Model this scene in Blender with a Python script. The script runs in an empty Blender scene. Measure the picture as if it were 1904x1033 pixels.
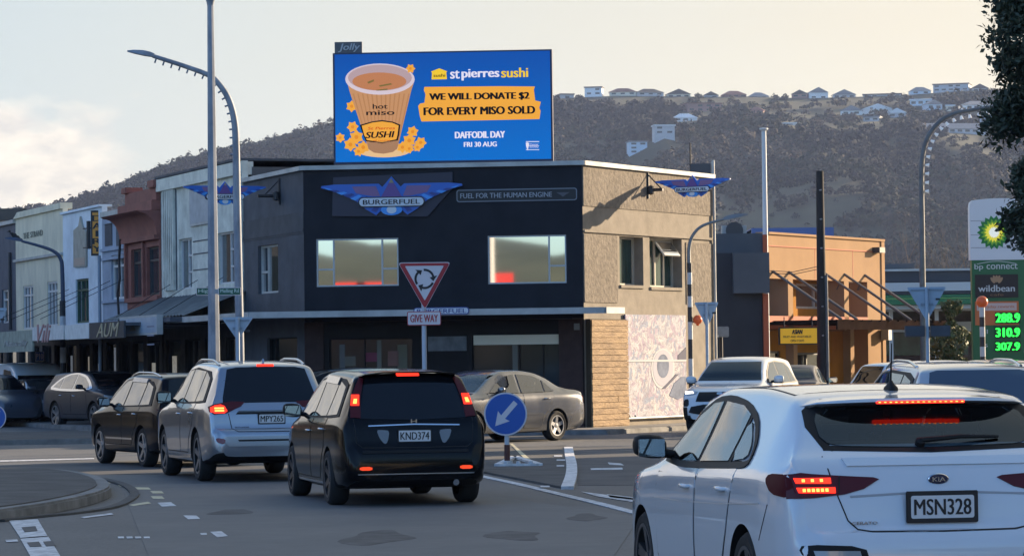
import bpy, bmesh, math, random
import numpy as np
from mathutils import Vector, Matrix, noise
from mathutils.bvhtree import BVHTree
random.seed(7)
SC = bpy.context.scene
COL = SC.collection
R = math.radians
PI = math.pi
# ------------------------------------------------------------------ camera
IW, IH, FP = 1904.0, 1033.0, 6000.0
PITCH = math.atan(159.5/FP); ROLL = R(.72); EYE = 1.6
cp, sp, cr, sr = math.cos(PITCH), math.sin(PITCH), math.cos(ROLL), math.sin(ROLL)
FWD = Vector((0, cp, sp)); _r0 = Vector((1, 0, 0)); _u0 = Vector((0, -sp, cp))
RIGHT = cr*_r0 - sr*_u0; UP = sr*_r0 + cr*_u0
cam = bpy.data.cameras.new('camera'); camo = bpy.data.objects.new('camera', cam); COL.objects.link(camo)
cam.sensor_width = 36; cam.lens = FP/IW*36; cam.clip_start = .5; cam.clip_end = 6000
m = Matrix.Identity(4)
for i in range(3):
    m[i][0] = RIGHT[i]; m[i][1] = UP[i]; m[i][2] = -FWD[i]
m[0][3], m[1][3], m[2][3] = 0, 0, EYE
camo.matrix_world = m
SC.camera = camo
SC.render.resolution_x = 1904; SC.render.resolution_y = 1033
# ------------------------------------------------------------------ light
SUN_AZ = R(36.0)      # from +x towards +y
SUN_EL = R(14.0)
SUN = Vector((math.cos(SUN_AZ)*math.cos(SUN_EL), math.sin(SUN_AZ)*math.cos(SUN_EL), math.sin(SUN_EL)))
W = bpy.data.worlds.new('World'); SC.world = W; W.use_nodes = True
nt = W.node_tree; nt.nodes.clear()
def N(tree, typ, **kw):
    n = tree.nodes.new(typ)
    for k, v in kw.items():
        if k in n.inputs: n.inputs[k].default_value = v
        else: setattr(n, k, v)
    return n
out = N(nt, 'ShaderNodeOutputWorld'); bg = N(nt, 'ShaderNodeBackground'); bg.inputs['Strength'].default_value = .1
sky = N(nt, 'ShaderNodeTexSky', sky_type='NISHITA', sun_disc=False)
sky.sun_elevation = SUN_EL; sky.sun_rotation = PI/2-SUN_AZ
sky.air_density = 1.0; sky.dust_density = 1.0; sky.ozone_density = 1.5
tc = N(nt, 'ShaderNodeTexCoord')
sep = N(nt, 'ShaderNodeSeparateXYZ'); nt.links.new(tc.outputs['Generated'], sep.inputs[0])
def wmath(op, a, b=None, c=None, clamp=False, tree=nt):
    n = tree.nodes.new('ShaderNodeMath'); n.operation = op; n.use_clamp = clamp
    for i, v in enumerate((a, b, c)):
        if v is None: continue
        if isinstance(v, (int, float)): n.inputs[i].default_value = v
        else: tree.links.new(v, n.inputs[i])
    return n.outputs[0]
def wmix(f, a, b, tree=nt):
    n = tree.nodes.new('ShaderNodeMix'); n.data_type = 'RGBA'
    for s, v in ((n.inputs['Factor'], f), (n.inputs['A'], a), (n.inputs['B'], b)):
        if isinstance(v, (int, float)): s.default_value = v
        elif isinstance(v, tuple): s.default_value = (*v, 1)
        else: tree.links.new(v, s)
    return n.outputs['Result']
# thin bright overcast, creamier towards the low sun, bluer away from it; puffs of cumulus low down
dotn = N(nt, 'ShaderNodeVectorMath', operation='DOT_PRODUCT'); nt.links.new(tc.outputs['Generated'], dotn.inputs[0])
dotn.inputs[1].default_value = (math.cos(SUN_AZ), math.sin(SUN_AZ), 0)
sunward = wmath('MULTIPLY_ADD', dotn.outputs['Value'], 1.6, -.10, clamp=True)
mp = N(nt, 'ShaderNodeMapping'); mp.inputs['Scale'].default_value = (1, 1, 3.2); nt.links.new(tc.outputs['Generated'], mp.inputs[0])
nz = N(nt, 'ShaderNodeTexNoise', Scale=2.2, Detail=5.0, Roughness=.55); nt.links.new(mp.outputs[0], nz.inputs[0])
veil = wmath('SMOOTH_MIN', wmath('MULTIPLY_ADD', nz.outputs[0], 1.3, .1), 1.0, .1, clamp=True)
cream = wmix(sunward, (1.05, 2.4, 3.5), (4.45, 3.75, 2.7))
elev = wmath('MULTIPLY', sep.outputs['Z'], 7.5, clamp=True)
cream2 = wmix(elev, cream, wmix(sunward, (.95, 2.35, 3.6), (3.65, 3.25, 2.5)))
cov = wmath('MULTIPLY', wmath('MULTIPLY_ADD', veil, .16, .84), wmath('MULTIPLY_ADD', sunward, 2.0, .03, clamp=True), clamp=True)
skd = nt.nodes.new('ShaderNodeVectorMath'); skd.operation = 'MULTIPLY'; skd.inputs[1].default_value = (.85, 1.08, 1.42); nt.links.new(sky.outputs[0], skd.inputs[0])
base = wmix(cov, skd.outputs[0], cream2)
# cumulus heads
mp2 = N(nt, 'ShaderNodeMapping'); mp2.inputs['Scale'].default_value = (1, 1, 1.9); mp2.inputs['Location'].default_value = (.37, .2, .0)
nt.links.new(tc.outputs['Generated'], mp2.inputs[0])
nz2 = N(nt, 'ShaderNodeTexNoise', Scale=17.0, Detail=9.0, Roughness=.56); nt.links.new(mp2.outputs[0], nz2.inputs[0])
az = wmath('DIVIDE', sep.outputs['X'], sep.outputs['Y'])
low = wmath('SUBTRACT', wmath('MULTIPLY_ADD', az, -.42, .022), sep.outputs['Z'])   # cloud bank that tops out lower to the east
puff = wmath('MULTIPLY', wmath('ADD', wmath('MULTIPLY', low, 18.0), wmath('MULTIPLY_ADD', nz2.outputs[0], 2.6, -1.3)), 3.0, clamp=True)
nz3 = N(nt, 'ShaderNodeTexNoise', Scale=60.0, Detail=6.0, Roughness=.6); nt.links.new(mp2.outputs[0], nz3.inputs[0])
cumc = wmix(wmath('MULTIPLY_ADD', nz3.outputs[0], 3.2, -1.15, clamp=True), (3.5, 3.25, 2.95), (5.2, 4.6, 3.75))
front = wmath('GREATER_THAN', sep.outputs['Y'], .2)
skyc = wmix(wmath('MULTIPLY', wmath('MULTIPLY', puff, .85), front), base, cumc)
nt.links.new(skyc, bg.inputs['Color']); nt.links.new(bg.outputs[0], out.inputs['Surface'])
sl = bpy.data.lights.new('sun', 'SUN'); sl.energy = 5.0; sl.angle = R(.55); sl.color = (1, .78, .53)
so = bpy.data.objects.new('sun', sl); COL.objects.link(so)
so.rotation_euler = SUN.to_track_quat('Z', 'Y').to_euler()
so.location = SUN*50 + Vector((0, 60, 0))
SC.view_settings.view_transform = 'Standard'; SC.view_settings.look = 'None'
SC.view_settings.gamma = 1; SC.view_settings.use_curve_mapping = False
SC.view_settings.exposure = 1.35
SC.render.engine = 'CYCLES'
SC.cycles.max_bounces = 6; SC.cycles.volume_bounces = 0; SC.cycles.transparent_max_bounces = 8
SC.cycles.use_denoising = True
SC.cycles.sample_clamp_indirect = 6

# ------------------------------------------------------------------ helpers
def ray(px, py):
    d = FWD*FP + RIGHT*(px-IW/2) + UP*(IH/2-py)
    return d/d.y
def P(px, py, Y): return Vector((0, 0, EYE)) + ray(px, py)*Y
def G(px, py, z=0):
    d = ray(px, py); return Vector((0, 0, EYE)) + d*((z-EYE)/d.z)
def yh(px): return 676-.01257*(px-952)

def tag(o, label=None, cat=None, group=None, kind=None):
    if label: o['label'] = label
    if cat: o['category'] = cat
    if group: o['group'] = group
    if kind: o['kind'] = kind
    return o
def thing(name, label, cat, loc=(0, 0, 0), rz=0, group=None):
    o = bpy.data.objects.new(name, None); COL.objects.link(o)
    o.empty_display_size = .2; o.location = loc; o.rotation_euler = (0, 0, rz)
    return tag(o, label, cat, group)
def link(name, me, parent=None):
    o = bpy.data.objects.new(name, me); COL.objects.link(o)
    if parent is not None: o.parent = parent
    return o
def children(o): return [c for c in bpy.data.objects if c.parent == o]
def copy_tree(o, parent=None, kids=None):
    c = o.copy(); COL.objects.link(c); c.parent = parent
    for ch in list(o.children): copy_tree(ch, c)
    return c

class MB:
    def __init__(s): s.v = []; s.f = []; s.m = []; s.mats = []
    def mi(s, mat):
        if mat is None: return 0
        if mat not in s.mats: s.mats.append(mat)
        return s.mats.index(mat)
    def add(s, vs, fs, mat=None, M=None):
        b = len(s.v); i = s.mi(mat)
        if M is not None: vs = [M @ Vector(v) for v in vs]
        s.v += [tuple(v) for v in vs]
        for f in fs: s.f.append(tuple(b+k for k in f)); s.m.append(i)
        return s
    def box(s, x0, x1, y0, y1, z0, z1, mat=None, M=None):
        vs = [(x, y, z) for z in (z0, z1) for y in (y0, y1) for x in (x0, x1)]
        return s.add(vs, [(0, 2, 3, 1), (4, 5, 7, 6), (0, 1, 5, 4), (2, 6, 7, 3), (0, 4, 6, 2), (1, 3, 7, 5)], mat, M)
    def prism(s, poly, d0, d1, mat=None, plane='xz', M=None):
        n = len(poly)
        def c(p, d): return (p[0], d, p[1]) if plane == 'xz' else ((p[0], p[1], d) if plane == 'xy' else (d, p[0], p[1]))
        vs = [c(p, d0) for p in poly] + [c(p, d1) for p in poly]
        fs = [tuple(range(n))[::-1], tuple(range(n, 2*n))] + [(i, (i+1) % n, n+(i+1) % n, n+i) for i in range(n)]
        return s.add(vs, fs, mat, M)
    def tube(s, pts, rad, n=8, mat=None, caps=True, M=None):
        pts = [Vector(p) for p in pts]
        if not hasattr(rad, '__len__'): rad = [rad]*len(pts)
        vs = []; fs = []
        t0 = (pts[1]-pts[0]).normalized()
        u = t0.orthogonal().normalized()
        for i, p in enumerate(pts):
            t = (pts[min(i+1, len(pts)-1)]-pts[max(i-1, 0)]).normalized()
            u = (u - t*u.dot(t)).normalized(); w = t.cross(u)
            for k in range(n):
                a = 2*PI*(k+.5)/n
                vs.append(p + (u*math.cos(a)+w*math.sin(a))*rad[i])
        for i in range(len(pts)-1):
            for k in range(n):
                a = i*n+k; b = i*n+(k+1) % n
                fs.append((a, b, b+n, a+n))
        if caps: fs += [tuple(range(n))[::-1], tuple(range(len(vs)-n, len(vs)))]
        return s.add(vs, fs, mat, M)
    def lathe(s, prof, n=24, mat=None, axis='z', M=None, caps=True):
        vs = []; fs = []
        for (r, z) in prof:
            for k in range(n):
                a = 2*PI*k/n; c, d = r*math.cos(a), r*math.sin(a)
                vs.append((c, d, z) if axis == 'z' else (c, z, d))
        for i in range(len(prof)-1):
            for k in range(n):
                a = i*n+k; b = i*n+(k+1) % n
                fs.append((a, b, b+n, a+n))
        if caps and prof[0][0] > 1e-4: fs.append(tuple(range(n))[::-1])
        if caps and prof[-1][0] > 1e-4: fs.append(tuple(range(len(vs)-n, len(vs))))
        return s.add(vs, fs, mat, M)
    def build(s, name, mat=None, parent=None, smooth=None, bevel=0):
        me = bpy.data.meshes.new(name)
        me.from_pydata(s.v, [], s.f)
        mats = s.mats if s.mats else [mat]
        for k in mats: me.materials.append(k)
        if s.mats: me.polygons.foreach_set('material_index', s.m)
        if bevel:
            bm = bmesh.new(); bm.from_mesh(me)
            bmesh.ops.remove_doubles(bm, verts=bm.verts, dist=1e-5)
            es = [e for e in bm.edges if len(e.link_faces) == 2 and e.calc_face_angle(0) > .5]
            bmesh.ops.bevel(bm, geom=es, offset=bevel, segments=2, affect='EDGES', clamp_overlap=True)
            bm.to_mesh(me); bm.free(); smooth = smooth or 40
        me.validate(); me.update()
        if smooth:
            me.shade_smooth(); me.set_sharp_from_angle(angle=R(smooth))
        return link(name, me, parent)

MATS = {}
def mat(name, col, rough=.6, metal=0, nz=0, nscale=4, bump=0, bscale=20, emit=0, col2=None, spec=None, ior=None, coat=0, lo=.35, hi=.65, detail=6, stretch=None, nz2=0, n2scale=.3):
    """principled with a noise driven tint: nz = amount of darkening, or col2 = second colour"""
    if name in MATS: return MATS[name]
    M = bpy.data.materials.new(name); M.use_nodes = True; t = M.node_tree
    b = t.nodes['Principled BSDF']
    b.inputs['Base Color'].default_value = (*col, 1); b.inputs['Roughness'].default_value = rough; b.inputs['Metallic'].default_value = metal
    if spec is not None: b.inputs['Specular IOR Level'].default_value = spec
    if ior: b.inputs['IOR'].default_value = ior
    if coat: b.inputs['Coat Weight'].default_value = coat; b.inputs['Coat Roughness'].default_value = .03
    if nz or col2 or bump:
        c = t.nodes.new('ShaderNodeTexCoord'); v = c.outputs['Object']
        if stretch:
            q = t.nodes.new('ShaderNodeMapping'); q.inputs['Scale'].default_value = stretch; t.links.new(v, q.inputs[0]); v = q.outputs[0]
    if nz or col2:
        n = N(t, 'ShaderNodeTexNoise', Scale=nscale, Detail=detail, Roughness=.6); t.links.new(v, n.inputs[0])
        r = N(t, 'ShaderNodeMapRange'); r.inputs['From Min'].default_value = lo; r.inputs['From Max'].default_value = hi
        t.links.new(n.outputs[0], r.inputs[0])
        c2 = col2 or tuple(x*(1-nz) for x in col)
        o = wmix(r.outputs[0], tuple(col), tuple(c2), t)
        if nz2:
            n2 = N(t, 'ShaderNodeTexNoise', Scale=n2scale, Detail=4.0, Roughness=.6); t.links.new(v, n2.inputs[0])
            f2 = wmath('MULTIPLY_ADD', n2.outputs[0], -2*nz2, 1+nz2, tree=t)
            hs = t.nodes.new('ShaderNodeVectorMath'); hs.operation = 'SCALE'
            t.links.new(o, hs.inputs[0]); t.links.new(f2, hs.inputs['Scale']); o = hs.outputs[0]
        t.links.new(o, b.inputs['Base Color'])
        if nz and rough > .05 and rough < .9:
            t.links.new(wmath('MULTIPLY_ADD', n.outputs[0], .25, rough-.12, tree=t), b.inputs['Roughness'])
    if bump:
        n = N(t, 'ShaderNodeTexNoise', Scale=bscale, Detail=5.0, Roughness=.65); t.links.new(v, n.inputs[0])
        bp = N(t, 'ShaderNodeBump', Strength=1.0, Distance=bump); t.links.new(n.outputs[0], bp.inputs['Height']); t.links.new(bp.outputs[0], b.inputs['Normal'])
    if emit:
        b.inputs['Emission Color'].default_value = (*col, 1); b.inputs['Emission Strength'].default_value = emit
    MATS[name] = M
    return M
def hexc(r, g, b): return tuple(((x/255+.055)/1.055)**2.4 if x > 10 else x/3294.6 for x in (r, g, b))

_FONT = {}
def text_mb(s, x0, x1, z0, z1, y=0, thick=.006, bold=0., shear=0, arc=0):
    """lettering fitted in the box x0..x1, z0..z1 of the xz plane, facing -y"""
    key = (s, shear)
    if key not in _FONT:
        cu = bpy.data.curves.new('t', 'FONT'); cu.body = s; cu.size = 1; cu.resolution_u = 3; cu.offset = 0; cu.shear = shear; cu.extrude = .01
        ob = bpy.data.objects.new('t', cu); COL.objects.link(ob)
        dg = bpy.context.evaluated_depsgraph_get(); dg.update()
        me = bpy.data.meshes.new_from_object(ob.evaluated_get(dg))
        co = np.zeros(len(me.vertices)*3); me.vertices.foreach_get('co', co); co = co.reshape(-1, 3)
        fs = [tuple(p.vertices) for p in me.polygons]
        bpy.data.objects.remove(ob); bpy.data.curves.remove(cu); bpy.data.meshes.remove(me)
        _FONT[key] = (co, fs)
    co, fs = _FONT[key]
    lo, hi = co.min(0), co.max(0)
    k = (co-lo)/(hi-lo)
    X = x0+k[:, 0]*(x1-x0); Z = z0+k[:, 1]*(z1-z0); Y = y-k[:, 2]*thick
    if arc: Z = Z + arc*(1-((X-(x0+x1)/2)/((x1-x0)/2))**2)
    mb = MB(); h = z1-z0
    ds = [(0, 0)] if not bold else [(-bold*h*1.3, 0), (bold*h*1.3, .0004), (0, .0008)] + ([(-bold*h*.6, .0012), (bold*h*.6, .0016)] if bold > .025 else [])
    for dx_, dy_ in ds: mb.add(list(zip(X+dx_, Y-dy_, Z)), fs)
    return mb

class Frame:
    """a vertical facade plane: local x runs to the right as seen from the road, y runs into the building, z up"""
    def __init__(s, p, d):
        s.o = Vector((p[0], p[1], 0)); d = Vector((d[0], d[1], 0)).normalized(); s.d = d; s.n = Vector((-d.y, d.x, 0)); s.rz = math.atan2(d.y, d.x)
    def uv(s, px, py, off=0):
        r = ray(px, py); c = Vector((0, 0, EYE)); q = s.o + s.n*off
        t = (q-c).dot(s.n)/r.dot(s.n); w = c+r*t-s.o
        return w.dot(s.d), w.z
    def rect(s, x0, y0, x1, y1, off=0):
        xm, ym = (x0+x1)/2, (y0+y1)/2
        return s.uv(x0, ym, off)[0], s.uv(x1, ym, off)[0], s.uv(xm, y1, off)[1], s.uv(xm, y0, off)[1]
    def w(s, u, y, z=0): return s.o + s.d*u + s.n*y + Vector((0, 0, z))
    def thing(s, name, label, cat, group=None, u=0, y=0, z=0):
        return thing(name, label, cat, s.w(u, y, z), s.rz, group)

def wall_holes(mb, u0, u1, z0, z1, holes, depth, y=0, mat=None, topz=None):
    us = sorted({u0, u1, *[h[0] for h in holes], *[h[1] for h in holes]}); zs = sorted({z0, z1, *[h[2] for h in holes], *[h[3] for h in holes]})
    us = [u for u in us if u0-1e-6 <= u <= u1+1e-6]; zs = [z for z in zs if z0-1e-6 <= z <= z1+1e-6]
    for i in range(len(us)-1):
        for j in range(len(zs)-1):
            cu, cz = (us[i]+us[i+1])/2, (zs[j]+zs[j+1])/2
            if any(h[0] < cu < h[1] and h[2] < cz < h[3] for h in holes): continue
            mb.add([(us[i], y, zs[j]), (us[i+1], y, zs[j]), (us[i+1], y, zs[j+1]), (us[i], y, zs[j+1])], [(0, 1, 2, 3)], mat)
    for a, b, c, d in holes:
        e = y+depth
        mb.add([(a, y, c), (b, y, c), (b, y, d), (a, y, d), (a, e, c), (b, e, c), (b, e, d), (a, e, d)],
               [(0, 4, 5, 1), (1, 5, 6, 2), (2, 6, 7, 3), (3, 7, 4, 0)], mat)
    # returns round the edge of the sheet
    e = y+depth
    mb.add([(u0, y, z0), (u1, y, z0), (u1, y, z1), (u0, y, z1), (u0, e, z0), (u1, e, z0), (u1, e, z1), (u0, e, z1)],
           [(0, 3, 7, 4), (1, 5, 6, 2), (3, 2, 6, 7)], mat)

def window(parent, a, b, c, d, y, fm, gm, cols=(), rows=(), t=.05, dep=.07, name='window', sashes=None):
    """frame a..b x c..d at depth y with mullions at fractions cols and transoms (fraction, col0, col1) in rows; panes are children"""
    mb = MB()
    mb.box(a, b, y, y+dep, c, c+t); mb.box(a, b, y, y+dep, d-t, d)
    mb.box(a, a+t, y, y+dep, c+t, d-t); mb.box(b-t, b, y, y+dep, c+t, d-t)
    xs = [a+t] + [a+(b-a)*k for k in cols] + [b-t]
    for k in cols: x = a+(b-a)*k; mb.box(x-t/2, x+t/2, y+.002, y+dep, c+t, d-t)
    for fr, i0, i1 in rows:
        z = c+(d-c)*fr; mb.box(xs[i0], xs[i1], y+.004, y+dep, z-t/2, z+t/2)
    w = mb.build(name, fm, parent)
    for i in range(len(xs)-1):
        zs = [c+t] + sorted(c+(d-c)*fr for fr, i0, i1 in rows if i0 <= i < i1) + [d-t]
        for j in range(len(zs)-1):
            e = random.uniform(-.0012, .0012); e2 = random.uniform(-.0012, .0012)
            m2 = MB(); m2.add([(xs[i], y+.045+e-e2, zs[j]), (xs[i+1], y+.045-e-e2, zs[j]), (xs[i+1], y+.045-e+e2, zs[j+1]), (xs[i], y+.045+e+e2, zs[j+1])], [(0, 1, 2, 3)])
            m2.build('pane', gm, w)
    return w
# ------------------------------------------------------------------ ground, road, markings
def sheet(name, pts, z, material, kind='structure', thick=0):
    mb = MB(); n = len(pts)
    mb.prism([(p[0], p[1]) for p in pts], z-thick if thick else z-.002, z, plane='xy')
    return tag(mb.build(name, material), kind=kind)
m_ground = mat('ground_soil', (.10, .10, .08), .95, nz=.5, nscale=.05)
gm = MB(); gm.add([(-3000, -3000, 0), (3000, -3000, 0), (3000, 3000, 0), (-3000, 3000, 0)], [(0, 1, 2, 3)])
tag(gm.build('ground', m_ground), kind='structure')
m_road = mat('asphalt', (.135, .134, .132), .72, col2=(.082, .082, .085), nscale=.35, lo=.3, hi=.7, bump=.006, bscale=45, nz2=.45, n2scale=28, stretch=(1, .5, 1))
sheet('road', [(-60, -60), (60, -60), (60, 260), (-60, 260)], .02, m_road)
m_patch = mat('asphalt_patch', (.085, .086, .09), .8, nz=.3, nscale=.8, bump=.003, bscale=70)
m_white = mat('road_paint', (.66, .67, .68), .7, col2=(.3, .31, .33), nscale=9, lo=.42, hi=.66, bump=.002, bscale=50)
m_yell = mat('road_paint_yellow', (.58, .52, .34), .7, col2=(.3, .28, .2), nscale=9, lo=.45, hi=.7)
m_kerb = mat('kerb_concrete', (.24, .24, .235), .85, nz=.4, nscale=3, bump=.004, bscale=30)
m_kwhite = mat('kerb_white_paint', (.7, .7, .7), .7, col2=(.33, .33, .33), nscale=6, lo=.45, hi=.7)
m_path = mat('footpath_concrete', (.26, .25, .235), .88, nz=.35, nscale=1.2, bump=.004, bscale=30)
m_isl = mat('island_asphalt', (.10, .098, .095), .9, nz=.4, nscale=1.5, bump=.006, bscale=40)
def gp(l): return [tuple(G(x, y)[:2]) for x, y in l]
def smooth_line(pts, n=8):
    pts = [Vector(p) for p in pts]; o = []
    for i in range(len(pts)-1):
        p0 = pts[max(i-1, 0)]; p1 = pts[i]; p2 = pts[i+1]; p3 = pts[min(i+2, len(pts)-1)]
        for k in range(n):
            t = k/n
            o.append(.5*((2*p1)+(-p0+p2)*t+(2*p0-5*p1+4*p2-p3)*t*t+(-p0+3*p1-3*p2+p3)*t**3))
    o.append(pts[-1]); return o
def strip(line, w, z0, z1, name, material, label=None, parent=None, kind='structure'):
    """a ribbon of width w along a plan line; z1-z0 thick"""
    ln = [Vector((p[0], p[1])) for p in line]; L = []; Rr = []
    for i, p in enumerate(ln):
        t = (ln[min(i+1, len(ln)-1)]-ln[max(i-1, 0)]).normalized(); nn = Vector((-t.y, t.x))*w/2
        L.append(p+nn); Rr.append(p-nn)
    mb = MB(); vs = []
    for a, b in zip(L, Rr): vs += [(a.x, a.y, z0), (a.x, a.y, z1), (b.x, b.y, z1), (b.x, b.y, z0)]
    fs = []
    for i in range(len(L)-1):
        for k in range(4): fs.append((4*i+k, 4*i+(k+1) % 4, 4*i+4+(k+1) % 4, 4*i+4+k))
    fs += [(0, 3, 2, 1), (len(vs)-4, len(vs)-3, len(vs)-2, len(vs)-1)]
    mb.add(vs, fs)
    o = mb.build(name, material, parent)
    if kind: tag(o, kind=kind)
    return o
# patches of newer asphalt, and a darker band at the left
sheet('road_patch', gp([(225, 905), (700, 893), (1190, 965), (1100, 1100), (300, 1100)]), .024, mat('asphalt_mid', (.112, .114, .117), .75, col2=(.135, .134, .132), nscale=.6, bump=.004, bscale=60, nz2=.2, n2scale=3))
sheet('road_patch', gp([(0, 868), (180, 858), (560, 870), (560, 884), (0, 884)]), .024, m_patch)
sheet('road_patch', gp([(1063, 832), (1300, 832), (1300, 905), (1075, 905)]), .024, m_patch)
# roundabout centre island, lower left
isl = [(-700, 905), (-200, 893), (0, 889), (60, 888.5), (115, 891), (160, 898), (193, 908), (205, 918), (203, 928), (170, 941), (100, 957), (0, 973), (-120, 992), (-500, 1050)]
IL = [Vector(p) for p in gp(isl)]
ILs = smooth_line(IL, 5)
def inset(poly, d):
    n = len(poly); o = []
    for i in range(n):
        a, b, c = poly[i-1], poly[i], poly[(i+1) % n]
        t = (c-a).normalized(); o.append(b+Vector((-t.y, t.x))*d)
    return o
area = sum(ILs[i].x*ILs[(i+1) % len(ILs)].y-ILs[(i+1) % len(ILs)].x*ILs[i].y for i in range(len(ILs)))
sgn = 1 if area > 0 else -1
mbk = MB(); mbk.prism([tuple(p) for p in ILs], .0, .15, plane='xy')
tag(mbk.build('roundabout_kerb', m_kerb, bevel=.025), kind='structure')
ins = inset(ILs, .18*sgn)
cen_ = sum(ins, Vector((0, 0)))/len(ins); n_i = len(ins)
mb = MB(); mb.add([(cen_.x, cen_.y, .19)]+[(q.x, q.y, .162) for q in ins]+[(q.x, q.y, .10) for q in ins], [(0, 1+i, 1+(i+1) % n_i) for i in range(n_i)]+[(1+i, 1+n_i+i, 1+n_i+(i+1) % n_i, 1+(i+1) % n_i) for i in range(n_i)])
tag(mb.build('roundabout_island', m_isl, smooth=30), kind='structure')
ring = [(-200, 886), (0, 881), (120, 884), (190, 893), (235, 905), (252, 918), (235, 938), (180, 957)]
strip(smooth_line([Vector(p) for p in gp([(60, 883), (120, 885), (190, 894), (232, 906), (250, 921), (238, 935), (205, 948), (140, 958), (60, 966), (0, 973)])]), .12, 0, .045, 'kerb_lip', m_isl)
# worn dashes round the island and across the lane
def dash(pl, name='road_marking', material=None, z=.028): return sheet(name, gp(pl), z, material or m_white)
for x, y, w, h in [(28, 885, 24, 2.4), (88, 887.5, 32, 3), (148, 893, 28, 3), (193, 900, 22, 2.6), (233, 906, 24, 3.2), (266, 911, 26, 4), (292, 918, 22, 4.4), (293, 928, 22, 5)]:
    dash([(x-w/2-2, y-h/2), (x+w/2-3, y-h/2), (x+w/2+2, y+h/2), (x-w/2+3, y+h/2)], material=m_yell if 120 < x < 300 else m_white)
dash([(240, 942), (275, 936), (281, 939), (247, 944)], material=m_yell)
dash([(150, 965), (207, 957.5), (211, 960), (156, 967)])
dash([(293, 938), (318, 937), (328, 944), (301, 945)])
dash([(341, 962), (365, 962), (372, 968), (350, 969)])
dash([(372, 995.5), (384, 995), (385, 998), (374, 998.5)])
dash([(391, 993), (412, 992), (424, 1001), (404, 1003)])
for a in range(4): dash([(219+a*16, 1002), (230+a*16, 1001.8), (231+a*16, 1005), (220+a*16, 1005.2)])
dash([(10, 1008), (32, 1007), (34, 1011), (12, 1012)])
# broad worn white bar at the bottom left
for pl in ([(17, 972), (70, 969), (88, 1000), (38, 1004)], [(38, 1006), (90, 1002), (113, 1040), (60, 1045)]): dash(pl)
for pl in ([(50, 1014), (72, 1012), (78, 1021), (56, 1022)], [(80, 1012), (98, 1011), (104, 1020), (86, 1021)], [(40, 985), (66, 983), (70, 992), (46, 994)]): dash(pl, material=m_patch, z=.032, name='worn_patch')
# long edge line past the splitter island, and the white painted kerb nose
strip(smooth_line([Vector(p) for p in gp([(880, 884), (900, 889), (960, 902), (1050, 924), (1120, 941), (1200, 962)])]), .13, .024, .03, 'edge_line', m_white)
kn = smooth_line([Vector(p) for p in gp([(1057, 836), (1059, 850), (1063, 870), (1062, 890), (1055, 912)])], 6)
strip(kn, .16, 0, .06, 'painted_kerb', m_kwhite)
sheet('splitter_island', gp([(880, 836), (1052, 832), (1058, 870), (1050, 912), (890, 880)]), .05, m_isl, thick=.05)
for y, x0, x1 in [(852.5, 1030, 1045), (860.5, 1035, 1051), (871.5, 1035, 1049), (911, 1005, 1022)]: dash([(x0, y-1), (x1, y-1), (x1, y+1.4), (x0, y+1.4)], z=.055)
for pl in ([(1098, 873), (1157, 872), (1158, 875.5), (1099, 876)], [(1130, 862), (1155, 864), (1160, 867.5), (1133, 866)], [(1080, 917), (1180, 930), (1185, 938), (1110, 926)], [(1128, 922), (1195, 930), (1198, 935), (1135, 928)]): dash(pl)
dash([(948, 829), (953, 829), (996, 868), (984, 868)], material=m_yell, z=.056)
# long faint lines across the far lane on the left
dash([(0, 858), (175, 853.5), (175, 855.5), (0, 860.5)])
m_oil = mat('oil_stain', (.045, .045, .048), .8, col2=(.085, .085, .088), nscale=3, lo=.4, hi=.6)
for ox, oy, r1 in ((700, 1003, .5), (430, 955, .35), (960, 1000, .4), (1090, 965, .3), (120, 905, .3)):
    c_ = G(ox, oy); sheet('oil_stain', [(c_.x+r1*(1+.3*math.sin(3*a+ox))*math.cos(a)*.6, c_.y+r1*2.2*(1+.25*math.cos(2*a+oy))*math.sin(a)) for a in [k*PI/12 for k in range(24)]], .0262, m_oil)
# far islands: left median with kerb
def raised(name, pl, h, top, kerb=m_kerb):
    poly = [Vector(p) for p in gp(pl)]
    a = sum(poly[i].x*poly[(i+1) % len(poly)].y-poly[(i+1) % len(poly)].x*poly[i].y for i in range(len(poly)))
    mb = MB(); mb.prism([tuple(p) for p in poly], 0, h, plane='xy'); tag(mb.build(name+'_kerb', kerb, bevel=.02), kind='structure')
    sheet(name, inset(poly, .16*(1 if a > 0 else -1)), h+.004, top)
raised('traffic_island', [(-260, 833), (178, 826), (300, 822), (300, 816), (150, 809), (60, 812), (-260, 818)], .13, m_isl)
# ------------------------------------------------------------------ hill
RID = [(-2600, 420), (-1500, 410), (-600, 400), (-200, 397), (0, 398), (60, 392), (130, 382), (180, 362), (250, 335), (330, 305), (400, 283), (470, 266), (540, 247), (620, 227), (720, 206), (850, 194), (1025, 184), (1150, 178), (1300, 180), (1400, 180), (1500, 183), (1600, 180), (1700, 176), (1800, 168), (1904, 172), (2200, 165), (2800, 190), (4500, 230)]
YR = 1500.
rx = np.array([P(a, b, YR).x for a, b in RID]); rz = np.array([P(a, b, YR).z for a, b in RID])
def hill_h(x, y):
    xr = x*YR/max(y, 1)
    top = float(np.interp(xr, rx, rz))
    # the left flank runs behind, so its foot lies farther off
    f0 = 860
    t = min(max((y-f0)/(YR-f0), 0), 1.0)
    s = t*(1.06-.06*t)
    v = Vector((x*.006, y*.006, 3.3)); nn = noise.fractal(v, 1.0, 2.0, 3)*13
    # gullies running down the face
    g = abs(noise.noise(Vector((x*.012+.4*nn*.05, y*.0015, 8.))))*34
    env = math.sin(min(t, 1)*PI)*(1-t)**.4 if t < 1 else 0
    h = top*s + (nn-g+6)*env
    if y > YR: h = top - (y-YR)*.08
    return h
xs = np.linspace(-430, 430, 150); ys = np.concatenate([np.linspace(820, 1500, 90), np.linspace(1540, 1900, 8)])
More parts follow.
